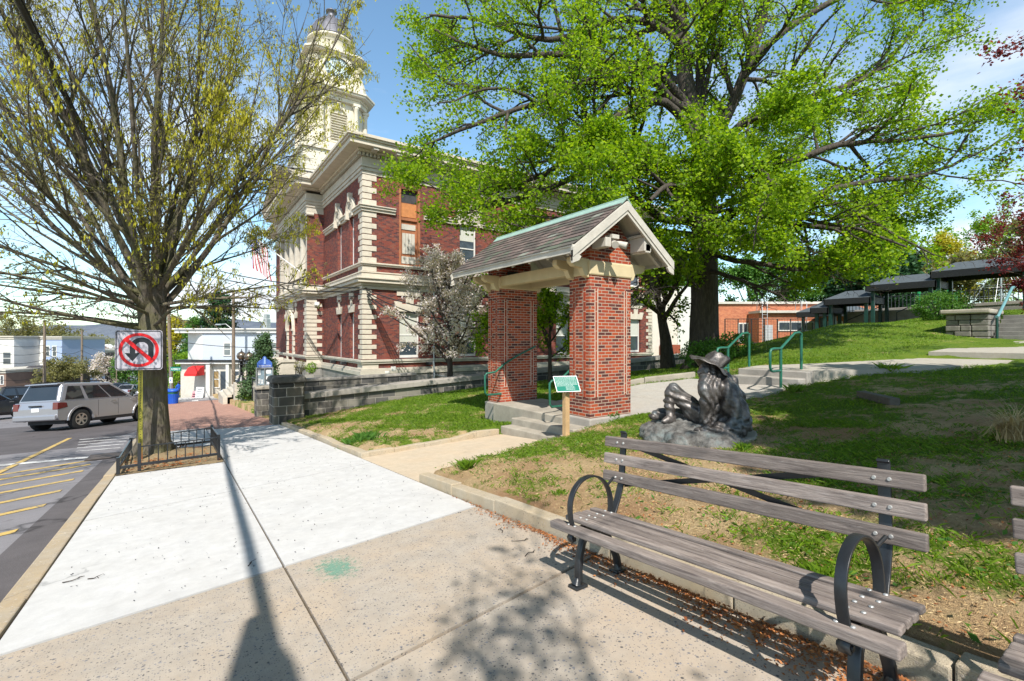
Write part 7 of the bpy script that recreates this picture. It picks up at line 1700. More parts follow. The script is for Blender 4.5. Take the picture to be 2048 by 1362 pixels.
X, Y = scatter(90000, 2.8, 12.5, 8.4, 17.6, lambda X, Y: pat(X, Y)*np.clip(1.2-(Y-8)/14, .4, 1)); g1_ = (X, Y)
tag(blades('left_lawn_grass', X, Y, .055, .0045, L_grass, .7), 'bright green grass tufts on the left lawn', 'grass', kind='stuff')
X, Y = scatter(170000, 2.9, 8.5, -1, 7.3, lambda X, Y: pat(X, Y)*.9); tag(blades('mound_grass', X, Y, .045, .0026, L_grass, .8), 'sparse green grass on the mound behind the bench', 'grass', kind='stuff')
X, Y = scatter(60000, 8, 16, -2, 9, lambda X, Y: pat(X, Y)*.8); tag(blades('shaded_lawn_grass', X, Y, .05, .0045, L_grass, .7), 'grass on the shaded lawn at right', 'grass', kind='stuff')
X, Y = scatter(60000, 12, 40, 5, 18, lambda X, Y: np.full(X.shape, .9)); tag(blades('hill_grass', X, Y, .06, .008, L_grass, .6), 'bright mown grass on the hill', 'grass', kind='stuff')
X, Y = scatter(130000, 2.9, 8.5, -.5, 7.3, lambda X, Y: np.clip(.95-greenness(X, Y)*.8, .02, 1)); 
def litter(name, X, Y, size, mat, asp=.35, zo=.01, zf=ground_z):
    k = len(X); Z = zf(X, Y)+zo+rg.uniform(0, .012, k); C = np.stack([X, Y, Z], 1); a = rg.uniform(0, 6.28, k); s = size*rg.uniform(.5, 1.5, k)
    d = np.stack([np.cos(a), np.sin(a), rg.normal(0,.25,k)], 1)*s[:, None]; e = np.stack([-np.sin(a), np.cos(a), rg.normal(0,.5,k)], 1)*(s*asp)[:, None]
    V = np.stack([C-d, C+e, C+d, C-e], 1).reshape(-1,3); return np_mesh(name, V, np.arange(k*4).reshape(-1,4), np.full(k,4), mat)
tag(litter('dry_straw', X, Y, .011, L_straw, .12), 'dry straw and clippings over the bare mound', 'straw', kind='stuff')
X, Y = scatter(9000, 2.9, 8, -1, 3.2, lambda X, Y: np.full(X.shape, .45)); tag(litter('brown_leaf_litter', X, Y, .011, L_litter, .5), 'brown leaf litter on the lawn behind the bench', 'leaf litter', kind='stuff')
k = 6000; Y = 5.2-6*rg.beta(2.4, 1.1, k); X = 2.70 - np.abs(rg.normal(0, .10, k))*np.clip(1.5 - .22*Y, .4, 2)*(1+.6*np.sin(Y*7)*np.sin(Y*2.3)) ; tag(litter('kerb_leaf_litter', X, Y, .011, L_litter, .45, .006, lambda x, y: P(y)), 'orange brown leaf litter gathered along the kerb under the bench', 'leaf litter', kind='stuff')
k = 700; X = rg.uniform(-.8, 2.6, k); Y = rg.uniform(4.2, 11, k); tag(litter('pavement_specks', X, Y, .007, M_tar, .6, .002, lambda x, y: P(y)), 'dark seed specks scattered on the white sidewalk', 'debris', kind='stuff')
k = 900; a = rg.uniform(0, 6.28, k); X = np.clip(-.2+.7*rg.normal(0,.5,k), -.85, .6); Y = np.clip(11.5+rg.normal(0,.9,k), 10.35, 13.2); tag(litter('pit_leaf_litter', X, Y, .022, L_litter, .5, .06, lambda x, y: P(y)), 'fallen leaves in the tree pit', 'leaf litter', kind='stuff')
X, Y = scatter(5200, 2.95, 14, -1, 7.3, lambda X, Y: np.full(X.shape, .8)); tag(litter('lawn_weeds', X, Y, .022, L_mid, .45, .012), 'small broad leaved weeds dotted over the lawn', 'weeds', kind='stuff')
def tuft(px, py, t_, h, r_, n, lab, mat=L_grass, w=.003):
    p = at(px, py, t_); x, y = float(p[0]), float(p[1]); t = thing('grass_tuft', (x, y, Hf(x,y)), lab, 'grass tuft', 'tall grass tufts'); X = x+rg.normal(0, r_, n); Y = y+rg.normal(0, r_, n)
    o = blades('blades', X, Y, h, w, mat, .45); o.data.transform(Matrix.Translation((-x, -y, -Hf(x,y)))); o.parent = t
tuft(935, 945, 6.6, .13, .035, 260, 'tall dark grass tuft at the corner of the mound by the path')
tuft(1640, 1115, 2.75, .13, .045, 420, 'long green grass tuft seen between the bench slats', w=.002)
tuft(730, 873, 10.0, .16, .12, 420, 'thick dark green tuft on the lawn near the kerb', L_mid, .004); tuft(690, 880, 9.9, .12, .07, 200, 'smaller dark green tuft left of the thick one', L_mid, .004)
tuft(1195, 1000, 4.2, .06, .04, 200, 'short green tuft on the mound behind the near armrest'); tuft(1485, 905, 6.5, .12, .03, 120, 'thin upright tuft at the foot of the statue')
tuft(1745, 1205, 2.35, .06, .03, 70, 'leafy green weed by the kerb behind the bench end', L_mid, .006); tuft(1590, 765, 10.8, .16, .08, 180, 'grass tuft beside the plaza steps'); tuft(1775, 738, 11.5, .3, .06, 90, 'tall thin grass blades at the edge of the upper path'); tuft(1120, 958, 5.0, .05, .03, 120, 'tiny tuft on the straw covered mound')
# twigs on the pavement
for k, (px, py, an, L, lab) in enumerate(((1062,1107,.3,.16,'curved brown twig on the sidewalk left of the bench'), (1044,1082,2.6,.13,'thin straight twig near the kerb litter'), (150,1160,.5,.16,'forked twig on the white slab near the street kerb'), (190,1157,-.2,.09,'short pale twig beside the forked one'), (1000,1062,1.2,.1,'small twig at the mound kerb'), (500,1128,1.0,.07,'tiny twig by the slab joint'), (1440,1225,-.6,.22,'dark crooked twig in the shadow under the bench'), (1530,1235,.4,.16,'short dark stick under the middle of the bench'))):
    r_ = ray(px, py); t_ = EYE/(-r_[2]-.0785*r_[1]); q = at(px, py, t_); x, y, z = [float(v) for v in q]; t = thing('twig', (x,y,z), lab, 'twig', 'twigs on the sidewalk')
    mb = MB(); pts = [(x+L*(s-.5)*math.cos(an)+.02*math.sin(s*5), y+L*(s-.5)*math.sin(an)+.02*math.sin(s*7+k), Pf(y+L*(s-.5)*math.sin(an))+.006+.006*math.sin(s*4)) for s in (0,.25,.5,.75,1)]; mb.tube(pts, [.004,.0035,.003,.0025,.0015], 5); mb.tube([pts[2], (pts[2][0]+.04, pts[2][1]+.02, pts[2][2]+.004)], [.0025,.001], 4)
    mb.obj('stick', M_barkd, t)
# ------------------------------------------------------------------ things set square to a distant view: local x = right, y = away
def froot(name, px, t, zb, lab, cat, group=None):
    p = at(px, HY, t); r = thing(name, (float(p[0]), float(p[1]), zb), lab, cat, group, rz=-YAW); r['_t'] = t; r['_px'] = px; del r['_px']; del r['_t']; r_ = (px, t, zb); return r, r_
def LX(px, t, r_): return (px-CX)/F_PX*t - (r_[0]-CX)/F_PX*r_[1]       # pixel column at depth t -> local x
def LZ(py, t, r_): return EYE + (HY-py)/F_PX*t - r_[2]
OFF0 = (0, 0, 0)
M_side = flat('pale_blue_siding', (.50,.56,.64), .6, var=.05, sc=3, dirt=.08)
def siding(name, c, pitch=.14):
    m, nt, b, o = newmat(name); t = nt.nodes.new('ShaderNodeTexCoord'); s_ = nt.nodes.new('ShaderNodeSeparateXYZ'); nt.links.new(t.outputs['Object'], s_.inputs[0])
    w = math_(nt, 'FRACT', math_(nt, 'MULTIPLY', s_.outputs[2], 1/pitch)); n = noise(nt, 2, 6, .6, t.outputs['Object'])
    col = mixc(nt, ramp(nt, n, [(.3, 0), (.7, 1)]), tuple(x*.93 for x in c), c); col = mixc(nt, ramp(nt, w, [(.88, 0), (.95, 1)]), col, tuple(x*.72 for x in c))
    nt.links.new(col, b.inputs['Base Color']); S(b, rough=.6); bump(nt, b, w, .4, .02); return m
M_sb = siding('blue_clapboard', (.52,.57,.64)); M_sw2 = siding('white_clapboard', (.74,.73,.70)); M_sbl = siding('sky_blue_clapboard', (.34,.42,.60)); M_sg = siding('grey_clapboard', (.40,.41,.44))
M_bb = flat('brown_brick_far', (.24,.16,.125), .85, var=.15, sc=1.5); M_dkroof = flat('dark_shingles', (.07,.065,.07), .9, var=.2, sc=2)
def fbox(mb, x0, x1, y0, y1, z0, z1): return mb.box(x0, x1, y0, y1, z0, z1)
def fwin(par, x0, x1, z0, z1, y, glass=None, cross=True):
    mb = MB(); w = .09; mb.box(x0-w, x1+w, y-.06, y, z1, z1+w*1.3); mb.box(x0-w, x1+w, y-.08, y, z0-w, z0); mb.box(x0-w, x0, y-.06, y, z0, z1); mb.box(x1, x1+w, y-.06, y, z0, z1)
    if cross: mb.box(x0, x1, y-.05, y, (z0+z1)/2-.04, (z0+z1)/2+.04)
    f = mb.obj('window', M_white, par, off=OFF0); mb = MB(); mb.box(x0, x1, y-.03, y-.005, z0, z1); mb.obj('pane', glass or M_glassl, f, off=OFF0); return f
# corner shop house
bt = 48.0; bl, r_ = froot('corner_shop', 405, bt, -4.6, 'pale blue two storey corner shop with white shopfront at the crossing', 'building')
X0, X1 = 0, LX(585, bt, r_); zt_ = LZ(659, bt, r_); zm = LZ(722, bt, r_)
mb = MB(); mb.box(X0, X1, 0, 9, zm+.1, zt_); mb.obj('upper_wall', M_sb, bl, off=OFF0)
mb = MB(); xl = LX(376, bt+1.6, r_); mb.prism([(X0+.0,-.0),(X0-.002,9),(xl,9),(xl,1.6),(X0-.55,.25)], 'z', zm+.1, zt_-.002); mb.obj('bay_wall', M_sw2, bl, off=OFF0)
mb = MB(); mb.box(xl-.3, X1+.2, -.35, 9.2, zt_, zt_+.12); mb.box(xl-.15, X1+.1, -.18, 9.1, zt_-.35, zt_-.003); mb.obj('roof_cornice', M_white, bl, off=OFF0)
mb = MB(); mb.box(xl-.2, X1+.1, -.25, 9, zm-.08, zm+.12); mb.obj('shop_cornice', M_black, bl, off=OFF0); mb = MB(); mb.box(xl-.1, X1+.1, -.15, 9, zm-.28, zm-.083); mb.obj('fascia_board', M_white, bl, off=OFF0)
mb = MB(); mb.box(xl+.1, X1, .35, 9, 0, zm-.1); mb.obj('shop_wall', M_offw, bl, off=OFF0)
mb = MB()
for a, b_ in ((412,420),(452,458),(478,483),(520,526)): mb.box(LX(a,bt,r_), LX(b_,bt,r_), -.05, .35, -.2, zm-.28)
parts(mb, 'shopfront_post', M_white, bl)
for q in [c for c in scene.collection.objects if c.name.startswith('shopfront_post')]: q.data.transform(Matrix.Translation(bl.location))
fwin(bl, LX(424,bt,r_), LX(434,bt,r_), LZ(775,bt,r_), LZ(743,bt,r_), .34, flat('warm_shop_display', (.32,.22,.10), .5, var=.4, sc=6)); fwin(bl, LX(462,bt,r_), LX(476,bt,r_), LZ(775,bt,r_), LZ(743,bt,r_), .34, M_glass)
mb = MB(); mb.box(LX(438,bt,r_), LX(450,bt,r_), .25, .34, .3, LZ(743,bt,r_)); mb.obj('shop_door', M_glass, bl, off=OFF0)
fwin(bl, LX(449,bt,r_), LX(461,bt,r_), LZ(710,bt,r_), LZ(687,bt,r_), 0); fwin(bl, LX(541,bt,r_), LX(553,bt,r_), LZ(709,bt,r_), LZ(686,bt,r_), 0)
mb = MB(); xa, xb_ = LX(388,bt,r_), LX(412,bt,r_); za, zb_ = LZ(750,bt,r_), LZ(731,bt,r_); mb.prism([(-.2,zb_),(-.2,za),(-1.5,za),(-1.5,za+.25),(-.9,zb_-.15)], 'x', xa, xb_); mb.obj('awning', M_red, bl, off=OFF0, bevel=.05)
mb = MB(); mb.box(LX(495,bt,r_), LX(503,bt,r_), 3, 3.8, zt_, zt_+1.2); mb.box(LX(496,bt,r_), LX(502,bt,r_), 3.05, 3.75, zt_+1.25, zt_+1.7); mb.obj('roof_vent', M_steel, bl, off=OFF0)
# left row of houses
hg = 'houses down the hill on the left'
def house(px0, px1, t, ytop, mat, lab, wins, depth=8, zb=None, roof='flat', t2=None):
    y_ = float(at((px0+px1)/2, HY, t)[1]); zb = zb if zb is not None else Pf(y_)-.3
    r, q = froot('house', px0, t, zb, lab, 'house', hg); W_ = LX(px1, t, q); zt = LZ(ytop, t, q)
    mb = MB(); mb.box(0, W_, 0, depth, -2, zt); mb.obj('wall', mat, r, off=OFF0)
    if roof == 'flat': mb = MB(); mb.box(-.25, W_+.25, -.3, depth+.2, zt, zt+.18); mb.box(-.12, W_+.12, -.15, depth, zt-.3, zt-.003); mb.obj('cornice', M_offw, r, off=OFF0)
    else: mb = MB(); mb.prism([(-.3,zt),(W_+.3,zt),(W_/2,zt+roof)], 'y', -.3, depth+.3); mb.obj('roof', M_dkroof, r, off=OFF0)
    for (a, b_, c, d) in wins: fwin(r, LX(a,t,q), LX(b_,t,q), LZ(d,t,q), LZ(c,t,q), 0, M_glass)
    return r, q
house(-70, 28, 74, 674, M_sw2, 'white flat roofed house at the far left edge with a grey bay', [(7,22,705,728),(-20,-8,705,728),(7,22,742,760)])
house(30, 87, 78, 674, M_sw2, 'bright white house left of the first wooden pole', [(69,80,692,709),(69,80,726,742),(36,44,702,722)])
house(88, 124, 76, 675, M_sbl, 'light blue bay fronted house right of the first wooden pole', [(93,99,693,712),(106,113,693,712),(93,99,727,744),(106,113,727,744)])
house(124, 150, 84, 701, M_bb, 'brown brick flat roofed house in the middle of the row', [(126,133,710,718),(138,144,710,718),(138,144,728,740)])
house(150, 171, 82, 703, flat('dark_brown_siding', (.13,.10,.09), .8), 'dark brown narrow house beside the brown brick one', [(153,160,708,718),(153,160,728,742)])  # siding in an even dark brown
house(173, 206, 88, 709, M_sw2, 'plain white house right of the second wooden pole', [(180,186,745,752)])
house(206, 216, 90, 706, M_sg, 'narrow grey house at the right end of the row', [(208,213,716,726),(208,213,734,744)])
house(-60, 12, 66, 742, M_bb, 'low brick garage house at the left edge below the white ones', [(2,7,752,768)], roof='flat')
house(40, 84, 70, 748, flat('dark_garage_wall', (.08,.075,.07), .8), 'low dark shed roofed garage beside the first wooden pole', [], roof=1.2)
house(196, 262, 120, 700, M_sg, 'long pale grey warehouse roof near the river', [])
# utility poles
def upole(px, ytop, ybase, t, lab, r=.14, arm=None, lean=0, xarm=True):
    zb = EYE + (HY-ybase)/F_PX*t; r0, q = froot('utility_pole', px, t, zb, lab, 'utility pole', 'wooden utility poles'); zt = LZ(ytop, t, q)
    mb = MB(); mb.tube([(0,0,-.5),(lean*.5,0,zt*.5),(lean,0,zt)], [r, r*.85, r*.7], 10); mb.obj('pole', M_polew, r0, off=OFF0)
    if xarm: mb = MB(); mb.box(-1.1, 1.1, -.05, .05, zt-.5, zt-.38); mb.obj('cross_arm', M_polew, r0, off=OFF0)
    if arm:
        xa, ya = LX(arm[0], t, q), LZ(arm[1], t, q); mb = MB(); mb.tube([(0,0,LZ(arm[2],t,q)),(xa*.5,-.1,ya+.05),(xa*.85,-.1,ya)], .045, 6); mb.hull8([(xa-.3,-.18,ya-.06),(xa*.8,-.18,ya-.06),(xa*.8,.0,ya-.06),(xa-.3,.0,ya-.06)], [(xa-.2,-.16,ya+.06),(xa*.8,-.16,ya+.06),(xa*.8,-.02,ya+.06),(xa-.2,-.02,ya+.06)]); mb.obj('lamp_arm', M_steel, r0, off=OFF0)
    return r0
upole(467, 585, 793, 45, 'tall bare wooden pole with a curved lamp arm before the shop', .17, (438, 649, 660), xarm=True)
upole(89, 640, 775, 60, 'wooden pole with long lamp arm before the white houses', .17, (128, 694, 708), xarm=False)
upole(164, 661, 768, 72, 'wooden pole in front of the dark brown house', .17, xarm=False)
upole(344, 495, 790, 40, 'leaning old pole close to the street tree carrying the green street sign', .15, lean=-.5, xarm=False)
upole(233, 715, 772, 70, 'thin pole far down the street beside the white blossom', .08, xarm=False)
# wires
M_wire = M_cable
def wire(lab, a, b_, s_, n, r=.018, dz=.5):
    t = thing('overhead_wire', tuple(float(v) for v in a), lab, 'wires', 'overhead wires down the street')
    mb = MB()
    for k in range(n): o_ = Vector((0, 0, -dz*k)); mb.tube(sag(Vector(tuple(a))+o_, Vector(tuple(b_))+o_, s_+.1*k, 16), r, 4)
    parts(mb, 'wire', M_wire, t, 0, -.005)
wire('parallel black wires strung left of the first wooden pole', at(-60, 672, 50), at(89, 690, 60), .6, 5, .03, .9)
wire('wires strung between the two left wooden poles', at(89, 692, 60), at(164, 700, 72), .8, 4, .03, .8)
wire('long wires running from the second pole behind the street tree', at(164, 690, 72), at(344, 680, 40), 1.0, 3, .025, .8)
wire('single heavy wire crossing in front of the blue shop', at(344, 681, 40), at(560, 695, 34), .2, 1, .03)
wire('thin wires running from the leaning pole to the hall belt course', at(333, 560, 40), at(560, 600, 36), .5, 2, .018, .3)
# bins, boards, signs, person
zz = Pf(43.7)
for k, (px, t_, lab) in enumerate(((346, 36.0, 'blue recycling bin at the edge of the brick paving, in front'), (338, 37.2, 'blue recycling bin half hidden by the street tree'))):
    p = at(px, 800, t_); x, y = float(p[0]), float(p[1]); t = thing('recycling_bin', (x, y, Pf(y)), lab, 'bin', 'blue recycling bins'); z = Pf(y)
    mb = MB(); mb.lathe([(.30,z),(.30,z+.03),(.35,z+.72),(.36,z+.74)], (x,y), 20); 
    for j in range(20): a = j*math.pi/10; mb.bar((x+.31*math.cos(a),y+.31*math.sin(a),z+.04),(x+.355*math.cos(a),y+.355*math.sin(a),z+.7),.03,.02)
    mb.obj('basket', M_blue, t); mb = MB(); mb.lathe([(.33,z+.74),(.34,z+.9),(.30,z+.9)], (x,y), 20); mb.obj('band', M_green, t); mb = MB(); mb.lathe([(.37,z+.9),(.38,z+1.0),(.30,z+1.10),(.12,z+1.13)], (x,y), 20); mb.obj('lid', M_blue, t)
for px, w_, h_, lab, col in ((401, .75, 1.05, 'white sandwich board with small lettering by the shop', M_signw), (391, .5, .7, 'small pinkish sandwich board left of the white one', flat('faded_red_board', (.55,.25,.27), .7, var=.2, sc=9))):
    p = at(px, 787, 46.5); x, y = float(p[0]), float(p[1]); z = Pf(y)+.0; t = thing('sandwich_board', (x, y, z), lab, 'sign', rz=-YAW)
    mb = MB(); mb.hull8([(-w_/2,-.25,0),(w_/2,-.25,0),(w_/2,-.22,0),(-w_/2,-.22,0)], [(-w_/2,-.03,h_),(w_/2,-.03,h_),(w_/2,.0,h_),(-w_/2,.0,h_)]); mb.obj('front_board', col, t, off=OFF0)
    mb = MB(); mb.hull8([(-w_/2,.22,0),(w_/2,.22,0),(w_/2,.25,0),(-w_/2,.25,0)], [(-w_/2,.01,h_),(w_/2,.01,h_),(w_/2,.04,h_),(-w_/2,.04,h_)]); mb.obj('back_board', col, t, off=OFF0)
    mb = MB()
    for r in range(4): mb.hull8([(-w_*.35,-.262+.05*r,.2+.2*r),(w_*.3,-.262+.05*r,.2+.2*r),(w_*.3,-.25+.05*r,.2+.2*r),(-w_*.35,-.25+.05*r,.2+.2*r)], [(-w_*.35,-.252+.05*r,.26+.2*r),(w_*.3,-.252+.05*r,.26+.2*r),(w_*.3,-.24+.05*r,.26+.2*r),(-w_*.35,-.24+.05*r,.26+.2*r)]) if .3+.2*r < h_ else None
    parts(mb, 'lettering', M_sk, None)
    for q in [c for c in scene.collection.objects if c.name.startswith('lettering') and c.parent is None]: q.parent = t
r0, q = froot('street_name_sign', 341, 39.2, EYE+(HY-760)/F_PX*39.2, 'green street name sign on the leaning pole', 'sign')
mb = MB(); mb.box(0, LX(363,39.2,q), -.03, 0, LZ(742,39.2,q), LZ(735,39.2,q)+.05); sgo = mb.obj('plate', M_signg, r0, off=OFF0); mb = MB(); mb.tube([(0,0,-1.2),(0,0,LZ(735,39.2,q)+.1)], .04, 6); mb.obj('post', M_steel, r0, off=OFF0)
text_mesh('lettering', 'N FERRIS ST', .24, M_signw, sgo, Matrix.Translation((.46, -.035, LZ(738.5,39.2,q))) @ Matrix.Rotation(R(90), 4, 'X'), w=.58)
r0, q = froot('speed_sign', 342, 36.5, Pf(44.5), 'small white rectangular road sign beside the bins', 'sign'); mb = MB(); mb.box(-.12,.12,-.02,0,LZ(766,36.5,q),LZ(755,36.5,q)); mb.obj('panel', M_signw, r0, off=OFF0); mb = MB(); mb.box(-.05,.04,-.03,-.02,LZ(762.5,36.5,q),LZ(758.5,36.5,q)); mb.obj('symbol', M_blueb, r0, off=OFF0); mb = MB(); mb.tube([(0,.02,0),(0,.02,LZ(755,36.5,q))], .03, 6); mb.obj('post', M_steel, r0, off=OFF0)
def person(px, t_, lab, shirt, h=1.65, zoff=0):
    p = at(px, 780, t_); x, y = float(p[0]), float(p[1]); z = Pf(y)+zoff; t = thing('person', (x,y,z), lab, 'person', rz=.6)
    co_ = [(0,0,.95),(0,0,1.15),(0,0,1.38),(0,0,1.5),(0,.02,1.62),(.1,0,.92),(.12,.16,.5),(.12,.22,.06),(.12,.32,.03),(-.1,0,.92),(-.12,-.12,.5),(-.12,-.26,.08),(-.12,-.16,.03),(.2,0,1.38),(.26,-.06,1.12),(.24,.08,.9),(-.2,0,1.38),(-.26,.06,1.12),(-.24,.2,.95)]
    ed = [(0,1),(1,2),(2,3),(3,4),(0,5),(5,6),(6,7),(7,8),(0,9),(9,10),(10,11),(11,12),(2,13),(13,14),(14,15),(2,16),(16,17),(17,18)]; rd_ = [.15,.13,.17,.06,.10,.10,.065,.045,.04,.10,.065,.045,.04,.06,.045,.035,.06,.045,.035]
    k = h/1.75; me = bpy.data.meshes.new('body'); me.from_pydata([(a*k,b*k,c*k) for a,b,c in co_], ed, []); o = link(bpy.data.objects.new('body', me)); o.parent = t
    sk = o.modifiers.new('skin', 'SKIN'); o.modifiers.new('sub', 'SUBSURF').levels = 1
    for v, r in zip(me.skin_vertices[0].data, rd_): v.radius = (r*k, r*k)
    me.skin_vertices[0].data[0].use_root = True; me.materials.append(shirt)
    mb = MB(); mb.ball((0,.0,1.70*k), .12*k, 10, (1,1,1.1)); mb.obj('hair', M_barkd, o, off=OFF0)
    mb = MB(); mb.lathe([(.19*k,.50*k),(.20*k,.8*k),(.19*k,1.0*k)], (0,0), 12); mb.obj('trousers', M_dkcar, o, off=OFF0) if False else None
person(357, 50, 'person in blue clothes walking on the far sidewalk', M_blue)
# far trees on the left and centre
gl = 'trees down the street'
for k, (px, t_, zb_, h_, cr, mt, lab, n_, sz, shp, sp_) in enumerate((
  (352, 75, -6.5, 13, 3.6, L_yel, 'yellow spring tree down the street right of the street tree', 9000, .30, 'round', 1),
  (386, 62, -5.2, 9.5, 2.4, L_mid, 'dense green column tree left of the blue shop', 9000, .22, 'cone', 1),
  (440, 66, -5.5, 13.5, 6.2, L_dark, 'dark conifer rising behind the blue shop roof', 16000, .30, 'cone', 1),
  (365, 58, -5.2, 4.5, 2.4, L_lime, 'low light green tree under the street sign', 4000, .22, 'round', 1),
  (215, 78, -7.0, 5.2, 3.2, L_blos, 'white blossoming tree among the far houses', 7000, .22, 'round', 1),
  (258, 74, -6.8, 6.5, 3.0, L_mid, 'green tree behind the street sign and parked cars', 5000, .26, 'round', 1),
  (110, 66, -6.2, 3.4, 3.4, L_olive, 'low olive hedge tree before the light blue house', 6000, .20, 'round', 1),
  (145, 67, -6.4, 3.6, 3.4, L_olive, 'low brownish hedge tree before the brown brick house', 6000, .20, 'round', 1),
  (15, 100, -8, 14, 8, L_olive, 'bare budding tree behind the white house at the far left', 3500, .3, 'round', .5),
  (55, 105, -8, 12, 8, L_olive, 'brown budding tree behind the bright white house', 3500, .34, 'round', .6),
  (110, 110, -8.5, 12, 9, L_olive, 'wide budding tree above the light blue house', 4500, .36, 'round', .7),
  (170, 115, -9, 10, 8, L_olive, 'low budding tree behind the dark brown house', 4500, .36, 'round', .8))):
    p = at(px, HY, t_); crown_tree('far_tree', float(p[0]), float(p[1]), zb_, h_, cr, mt, M_barkd, lab, 120+k, gl, trunk=.15, nl=n_, size=sz, nlimb=(40 if shp == 'cone' else 12), shape=shp, base=.12, sparse=sp_)
# distant waterfront houses as one mass
mb = MB(); rq = random.Random(9)
for k in range(230):
    px = rq.uniform(110, 560); r = ray(px, HY); d = rq.uniform(2560, 2760); s_ = rq.uniform(7, 17); x, y = r[0]*d, r[1]*d; h_ = rq.uniform(7, 15); z = -62 + (d-2560)*.09; mb.m = rq.choice((0,0,1,2))
    mb.box(x-s_, x+s_, y-s_, y+s_, z-8, z+h_)
tag(mb.obj('waterfront_town', [M_white, M_bb, M_sg]), 'tiny pale buildings of the town across the river', 'distant town', kind='stuff')
# ------------------------------------------------------------------ school, fence
st_ = 46.0; sc, q = froot('school', 1440, st_, .2, 'low orange brick school with white windows behind the grassy hill', 'building')
xr_ = LX(1760, st_, q); ztp = LZ(608, st_, q); z2 = LZ(626, 44, q)
mb = MB(); mb.box(LX(1436,st_,q), xr_, 0, 12, -2, ztp); mb.obj('main_wall', M_school, sc, off=OFF0)
mb = MB(); mb.box(LX(1434,st_,q), xr_+.2, -.2, 12, ztp, ztp+.22); mb.obj('roof_edge', M_offw, sc, off=OFF0)
mb = MB(); mb.box(LX(1518,44,q), xr_, -2, -.002, -2, z2); mb.obj('front_wall', M_school, sc, off=OFF0)
mb = MB(); mb.box(LX(1516,44,q), xr_, -2.35, -.2, z2, z2+.22); mb.obj('front_roof_edge', M_offw, sc, off=OFF0)
for a, b_ in ((1558,1580),(1582,1603),(1605,1627),(1656,1664),(1676,1684)): fwin(sc, LX(a,44,q), LX(b_,44,q)-.05, LZ(660,44,q), LZ(645,44,q), -2, M_glass, False)
for a, b_ in ((1478,1486),(1487,1495),(1496,1504)): fwin(sc, LX(a,st_,q), LX(b_,st_,q)-.06, LZ(684,st_,q), LZ(648,st_,q), 0, M_glass, False)
mb = MB(); mb.box(LX(1530,44,q), LX(1545,44,q), -2.04, -2, LZ(684,44,q), LZ(650,44,q)); mb.obj('door', flat('grey_steel_door', (.42,.43,.46), .5), sc, off=OFF0)
for a in (1519, 1597):
    mb = MB(); x = LX(a,44,q)
    for dx in (0, .45): mb.tube([(x+dx,-2.5,.5),(x+dx,-2.5,z2+.9),(x+dx,-2.2,z2+1.25),(x+dx,-1.6,z2+1.2),(x+dx,-1.5,z2+.25)], .03, 5)
    for j in range(10): mb.tube([(x,-2.5,.8+j*.33),(x+.45,-2.5,.8+j*.33)], .02, 4)
    mb.obj('roof_ladder', M_steel, sc, off=OFF0)
fe, q = froot('school_fence', 1450, 38.5, .3, 'dark wire mesh fence in front of the school', 'fence'); xe = LX(1660, 38.5, q); zt2 = LZ(638, 38.5, q); zb2 = LZ(686, 38.5, q)
n_ = 8
for k in range(n_+1): mb = MB(); x = xe*k/n_; mb.tube([(x,0,-1),(x,0,zt2)], .045, 6); mb.obj('post', M_black, fe, off=OFF0)
mb = MB(); mb.tube([(0,0,zt2),(xe,0,zt2)], .03, 5); mb.obj('top_rail', M_black, fe, off=OFF0); mb = MB(); mb.tube([(0,0,zb2),(xe,0,zb2)], .03, 5); mb.obj('bottom_rail', M_black, fe, off=OFF0)
mb = MB(); k = 0
while k*.22 < xe: mb.bar((k*.22,.01,zb2),(k*.22,.01,zt2),.010,.010); k += 1
for j in range(9): mb.bar((0,.012,zb2+(zt2-zb2)*j/9),(xe,.012,zb2+(zt2-zb2)*j/9),.010,.010)
mb.obj('mesh_panel', M_black, fe, off=OFF0)
# ------------------------------------------------------------------ covered walkway, stepping down the hill
wk = thing('covered_walkway', (42, 10, 3), 'stepped covered walkway with dark gabled roofs on green posts up the hill', 'walkway')
M_shing = flat('grey_green_shingles', (.075,.09,.10), .85, var=.25, sc=6, bmp=.3)
XW0, XW1 = 40.7, 43.4
for (ya, yb_, ze, zg) in ((-4.0, 9.9, 5.55, 3.1), (9.6, 13.5, 4.98, 2.75), (13.2, 16.2, 4.15, 2.05), (15.9, 17.15, 3.55, 1.3)):
    xm = (XW0+XW1)/2; mb = MB(); e = .35
    mb.add([(XW0-e,ya,ze+.28),(XW0-e,yb_,ze+.28),(xm,yb_-.9,ze+.95),(xm,ya+.9 if ya > 0 else ya,ze+.95),(XW1+e,ya,ze+.28),(XW1+e,yb_,ze+.28)], [(0,1,2,3),(3,2,5,4),(1,5,2),(0,3,4)])
    rf = mb.obj('roof', M_shing, wk)
    mb = MB(); mb.box(XW0-e,XW0-e+.06,ya,yb_,ze-.14,ze+.29); mb.box(XW1+e-.06,XW1+e,ya,yb_,ze-.14,ze+.29); mb.box(XW0-e,XW1+e,ya,ya+.06,ze-.141,ze+.289); mb.box(XW0-e,XW1+e,yb_-.06,yb_,ze-.141,ze+.289); mb.obj('fascia', M_plast, rf)
    for y in np.arange(yb_-.35, ya, -(3.9 if ya < 0 else (yb_-ya-.7))):
        for x in (XW0, XW1): mb = MB(); mb.box(x-.10,x+.10,y-.10,y+.10,zg-1.2,ze); mb.obj('post', M_dgreen, wk)
mb = MB(); mb.add([(44,16.6,3.72),(53,16.6,3.72),(53,18.2,4.5),(44.8,18.2,4.5),(44,19.8,3.72),(53,19.8,3.72)], [(0,1,2,3),(3,2,5,4),(0,3,4)]); rf = mb.obj('roof', M_shing, wk)
mb = MB(); mb.box(44,53,16.6,16.66,3.3,3.73); mb.box(44,44.06,16.66,19.8,3.3,3.729); mb.obj('fascia', M_plast, rf)
